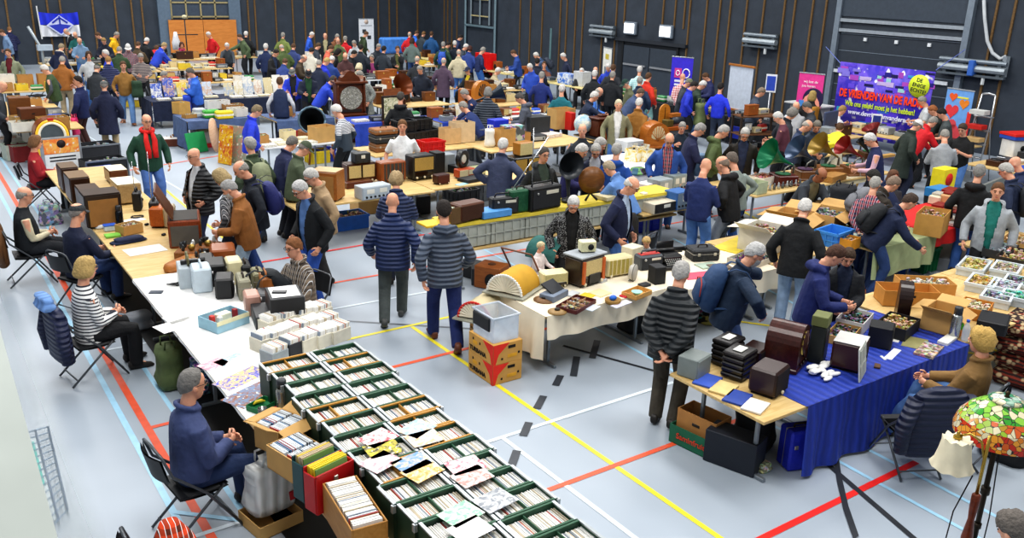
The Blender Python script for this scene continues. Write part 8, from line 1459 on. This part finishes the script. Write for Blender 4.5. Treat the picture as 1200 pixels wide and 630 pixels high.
for a in((311.5,55,'stand',10,('J','25345c'),NV,W_,'white haired man in a navy jacket right of the plywood'),(323.6,62,'browse',130,('J','1d1e22','','2a3a5a'),BK_,DKH,'dark haired man in a black suit jacket looking down'),(331.7,41.5,'stand',20,('J','7d8a4a'),BK_,G,'grey haired person in a light olive jacket by the back wall'),(330,56,'look',330,('J','56683c'),BK_,BLD,'bald man in an olive green jacket below the light olive one'),(344,55.6,'look',15,('J','3a4a80'),BK_,BRN,'brown haired person in a slate blue jacket'),(356,68.5,'browse',100,('J','4a3d2c'),BK_,GB,'balding man in a dark brown jacket looking down'),(365.5,41,'look',90,('J','2f62d0'),BK_,W_,'white haired man in a blue jacket looking right by the wall'),(381,41.5,'stand',185,('J','1d1f22','','b5ab84'),BK_,BLD,'bald man in a black coat over a beige sweater'),(365,60,'look',20,('C','d6d2c4'),BK_,DKH,'dark haired woman in a cream coat'),(373,54,'look',60,('J','3a424c'),BK_,('short','5a4630'),'person in a dark slate jacket right of the cream coat'),(388,57,'browse',90,('J','e0725a'),BK_,BRN,'person in a salmon orange jacket'),(395,42.5,'look',150,('J','8a5a3a'),BK_,G,'grey haired man in a brown jacket by the wall'),(396,48,'look',180,('V','6a7a4a','','8a906a'),BK_,BLD,'bald man in an olive vest'),(404.6,46,'stand',10,('J','d8202c'),BK_,G,'grey haired person in a bright red jacket'),(415,51,'look',200,('J','c3c6ca'),BK_,G,'grey haired person in a pale grey jacket'),(429,40,'look',70,('H','3a4a2f'),BK_,BRN,'man in a dark olive hooded jacket before the white roll-up'),(396.5,61,'look',90,('J','1b1c20'),BK_,('long','1f1a18'),'woman with long black hair in a black coat'),(404.6,66,'browse',180,('J','5a3a3a'),BK_,BLD,'bald man in dark red brown behind the music cabinet'),(415,63,'look',110,('J','1e2024'),BK_,DKH,'dark haired man in a black jacket looking right'),(423,56,'stand',20,('J','2c333e'),BK_,DKH,'person in a dark slate coat before the white roll-up'),(435.6,68,'sit',200,('S','a0407a'),BK_,G,'seated grey haired person in a magenta shirt'),(443.7,56,'look',150,('J','2e3640'),BK_,G,'grey haired man in dark slate beside the magenta shirt'),(450,57.7,'stand',30,('J','333c46'),'3a5a44',DKH,'dark haired man in a dark grey jacket and green trousers'),(334,73,'lean',20,('J','2c4486'),BK_,BRN,'person in a navy blue sweater bending over a table'),(374,75,'look',10,('J','232c44'),BK_,G,'grey haired man in a dark navy jacket seen from behind'),(389,70,'browse',30,('J','2a4a90'),BK_,W_,'white haired man in a blue jacket seen from behind'),(383,72,'browse',60,('J','2238c0'),BK_,('short','c0a468'),'blond person in blue with a yellow collar'),(420.8,78.6,'look',20,('J','bcb49c'),BK_,('bob','d8cba8'),'white blond person in a pale coat by the music cabinet'),(422,88,'look',230,('C','a9aca0','speckle:7d8280'),BK_,G,'woman in a pale speckled coat right of the music cabinet'),(480,40.5,'stand',10,('J','d0202c'),BK_,BLD,'bald man in a red jacket near the corner'),(488.5,39,'look',60,('J','2f72d8'),BK_,BRN,'person in a sky blue jacket near the corner'),(496.5,40,'look',40,('J','3a444c'),BK_,('short','7a5a34'),'person in a dark grey jacket near the corner'),(505.6,40,'stand',10,('J','265c92'),BK_,BRN,'person in a teal blue jacket standing in the corner'),(483,47.5,'stand',10,('J','6d7c78'),'3a5a90',('long','4a3226'),'woman with long hair in a grey green jacket and jeans'),(525.6,52.5,'look',60,('J','5a6a4a'),BK_,DKH,'dark haired person in mossy green beside the backpack'),(533,51.6,'stand',10,('J','222c3c'),BK_,W_,'white haired man in a dark navy coat by the side wall'),(539.7,44,'look',80,('J','24345c'),BK_,DKH,'dark haired man in navy near the climbing frame'),(546,55,'look',90,('J','3a4450'),BK_,W_,'white haired man in slate grey near the climbing frame'),(550.5,57.6,'look',20,('J','2f478a'),BK_,('bob','4a2a22'),'brown haired woman in blue near the climbing frame'),(537.7,61.7,'stand',10,('J','d3c8a8'),JN,BLD,'bald man in a cream jacket seen from behind'),(566,59,'look',60,('S','22305c'),'3f72b8',G,'man in a navy sweater and blue jeans by the red box'),(574.8,66,'sit',280,('J','c8202a'),BK_,W_,'white haired seller behind the big red box'),(601.8,62.4,'browse',270,('J','2a4c98'),BK_,BRN,'man in a blue jacket looking left at the wall table'),(466,58,'face',175,('J','22252a','','6a6f40'),NV,BRN,'man in a black jacket over an olive shirt holding a phone'),(489,70,'stand',15,('J','32363c'),BK_,BLD,'bald man in dark grey behind the leaning grey haired man'),(492,84.6,'look',200,('J','222b3c'),BK_,G,'grey haired man in dark navy looking down by the brown horn'),(520,72,'stand',15,('C','5d4a5e'),BK_,BLD,'balding man in a plum grey coat'),(548,82.6,'sit',230,('J','24282c','','d8c02a'),BK_,('cap','222c4a'),'seated person in a navy cap and black jacket'),(583.6,83.3,'sitwork',70,('J','b9ab8a'),BK_,W_,'white haired person in a beige jacket bending over a table'),(544.5,110,'lean',270,('S','22305c'),NV,G,'grey haired man in navy bending left behind the reaching man'),(572,108,'stand',10,('P','3c4450'),BK_,('bob','8a8782'),'grey haired person in a slate quilted vest jacket'),(543,125,'leanL',300,('S','24386e'),'6a727c',G,'man in a navy sweater leaning and reaching left in grey jeans'),(469.6,114,'stand',10,('H','1d1f23'),BK_,('short','4a4540'),'man in a black hooded jacket seen from behind'),(471.6,148,'stand',180,('T','eef0f0'),NV,('short','7a5534'),'man with glasses in a white T-shirt behind the crates'),(609,119.5,'browse',275,('H','5a5f6c'),'2f62a8',('short','57524e'),'man in a grey hooded sweater and blue jeans looking left'),(629.7,72.3,'stand',10,('J','232b40'),BK_,DKH,'dark haired man in dark navy by the computer table'),(637.8,76,'sit',180,('S','8a5a4a'),BK_,BRN,'small brown haired person seated by the wall table'),(621,79,'look',210,('J','3458c0'),BK_,W_,'white haired man in a bright blue jacket at the wall row'),(635,89,'stand',10,('S','25357a'),BK_,G,'grey haired man in a royal navy sweater seen from behind'),(660,68,'look',250,('S','232c48'),BK_,W_,'white haired man in a navy sweater behind the computer'),(681.6,84,'sit',185,('J','2a2c30','','c8b898'),BK_,W_,'white haired seller in dark clothes behind the pale table'),(697.8,82.4,'sit',180,('J','2a3550'),BK_,BLD,'bald seller in dark blue beside the white haired one'),(697,87,'stand',10,('J','25282c'),'2f62b8',W_,'white haired man in a black leather jacket seen from behind'),(712.7,79,'look',190,('J','2f4ac0'),BK_,W_,'white haired man in blue before the recessed doors'),(718.7,80,'stand',15,('J','33363c'),BK_,BRN,'brown haired man in dark grey by the narrow roll-up'),(718,88.5,'stand',15,('J','22252a'),BK_,G,'grey haired man in a black jacket before the recessed doors'),(749.7,82,'stand',10,('S','8fd8d8','plaid:d8ecec'),BK_,W_,'white haired person in a pale turquoise checked shirt'),(733,98,'look',250,('J','6a6d52'),BK_,('cap','22443a'),'man in a dark green cap and olive jacket'),(749.8,96.5,'stand',10,('J','2c3c58'),BK_,G,'grey haired man in a steel blue jacket seen from behind'),(750.5,108.7,'lean',70,('J','4a5a7c'),BK_,('short','6a5a4c'),'man in a grey blue jacket leaning to the right'),(658.7,104.6,'stand',10,('S','1f7480'),BK_,W_,'white haired man in a teal sweater seen from behind'),(702,108,'browse',100,('J','4f86dc','','b9d2ee'),BK_,BLD,'bald man in a light blue jacket behind the dark navy jacket'),(696.5,113,'reach',80,('J','222f4a'),BK_,W_,'white haired man in a dark navy jacket holding something out'),(724.8,123,'stand',175,('C','8d8a6c','','e9e6e0'),JN,('short','dccfb0'),'short haired blonde woman in a beige green coat with scarf'),(749,121,'behind',10,('J','9c6c2c'),'2f3c28',W_,'man in a mustard brown jacket with hands behind his back'),(760,90,'stand',40,('J','d83a26'),'9fd0cc',BRN,'woman in a bright orange red jacket with a tan bag'),(800,91,'behind',10,('S','b0242c','plaid:e0c8c8'),BK_,('none',None),'bald man in a red and white plaid shirt'),(807,97,'look',90,('J','3a4048'),BK_,('cap','7a8064'),'man in an olive cap hidden behind the plaid shirt'),(813,100.5,'look',80,('J','2438c0'),BK_,DKH,'dark haired man in blue beside the dark green jacket'),(827,91,'browse',250,('J','2a3160'),BK_,BRN,'brown haired seller in navy before the right wall'),(844.5,102,'stand',15,('S','2c40e0'),'3c485c',DKH,'dark haired man in a bright royal blue fleece'),(892,108,'look',80,('J','434c5c'),BK_,('short','8a7a68'),'man in a slate grey jacket right of the pale screen'),(912,137.5,'browse',280,('S','6a3a48'),BK_,W_,'white haired man in a plum cardigan'),(928.6,133,'look',60,('J','2c3038'),BK_,('curly','8d8982'),'curly grey haired person in dark clothes by the pink roll-up'),(933,125,'look',180,('S','c9ccd0'),BK_,BLD,'bald person in pale clothes behind the curly haired one'),(945,129.4,'look',270,('J','3a4048'),BK_,('short','6a6864'),'dark grey haired man in charcoal before the pink roll-up'),(987,129,'sitwork',60,('S','e6e9ee'),BK_,('short','a88a5a'),'person in a white shirt seated before the purple banner'),(946,147.5,'browse',90,('J','3c4a68','','9a8450'),BK_,BLD,'bald man in a navy and tan jacket above the blue horn'),(957,150,'browse',170,('J','424e60'),BK_,('short','7d766c'),'man with glasses in a slate blue jacket above the gold horn'),(1019.6,164,'browse',260,('V','232c58','','dfb6c4'),BK_,('fluffy','d8d6d2'),'white haired man in a navy vest with pink sleeves'),(1080.7,119,'browse',260,('T','c9cdd0'),BK_,G,'grey haired man in a pale grey T-shirt before the banner'),(1093.6,126.4,'browse',270,('J','2a332f'),BK_,('short','a0643a'),'red haired man in dark clothes beside the pale T-shirt'),(1103.6,133,'browse',265,('T','4a5254'),BK_,DKH,'dark haired man in a grey T-shirt with yellow print'),(1075,147,'look',60,('C','2f3a34'),NV,('cap','eceae6'),'man in a white cap and dark green coat'),(1093,143,'lean',50,('J','d81f2a'),BK_,G,'grey haired man in a bright red jacket bending away'),(1128,151.4,'phone',200,('T','1b1c1e'),'5a84c0',('short','4a3a2c'),'short haired man in a black printed T-shirt and jeans'),(1107,159,'browse',350,('S','a5a8ac'),BK_,G,'grey haired man in a light grey sweater seen from behind')):
 Q(*a[:8],**(a[8] if len(a)>8 else{}))
r=Q(519.5,52,'stand',10,('C','2c4c3c'),BK_,G,'man in a dark green coat with a blue backpack');backpack(r,'blue backpack on the dark green coat near the corner','2f5ab8')
r=Q(628.3,66.9,'lean',270,('J','4a648a'),BK_,W_,'white haired man in grey blue bending left with a backpack');backpack(r,'dark slate backpack on the man bending at the wall table','3c4454')
r=Q(823.5,99,'browse',80,('J','35483c'),'5c86bc',W_,'white haired man in a dark green jacket and jeans',glasses=True);bag('backpack','olive green backpack hanging from the arm of the dark green jacket','backpack',tuple(on_person(r,(.38,.14,.55))),0,.34,.26,.6,mat('7d8a5a',.8,0,'fabric'),True)
r=Q(952,114,'stand',20,('C','1f2022'),BK_,('long','a89058'),'blonde long haired woman in black with an ochre scarf');bag('ochre_scarf','ochre scarf hanging down the back of the blonde woman','scarf',tuple(on_person(r,(.2,-.16,.85))),0,.25,.16,.55,mat('a5762a',.9,0,'fabric'),False,None,.2)
Q(984,150,'bent',5,('S','f0e63a'),'6a756c',BRN,'person in a yellow shirt bending away before the banner')
bag('tan_handbag','tan handbag worn by the woman in orange red','bag',tuple(at(765,116,.95)),20,.34,.18,.28,mat('b8742f',.6),True)
for r in list(PEOPLE):
 if r['J']['sit'] and r['sc']>.8 and r not in SEAT and 'brown plaid' not in r['label'] and 'blonde woman in a tan' not in r['label']:folding_chair((r['root'].x,r['root'].y,r['root'].z),math.degrees(r['head']),'chair under the '+' '.join(r['label'].split()[:12]))
build_people()
texts_to_meshes()
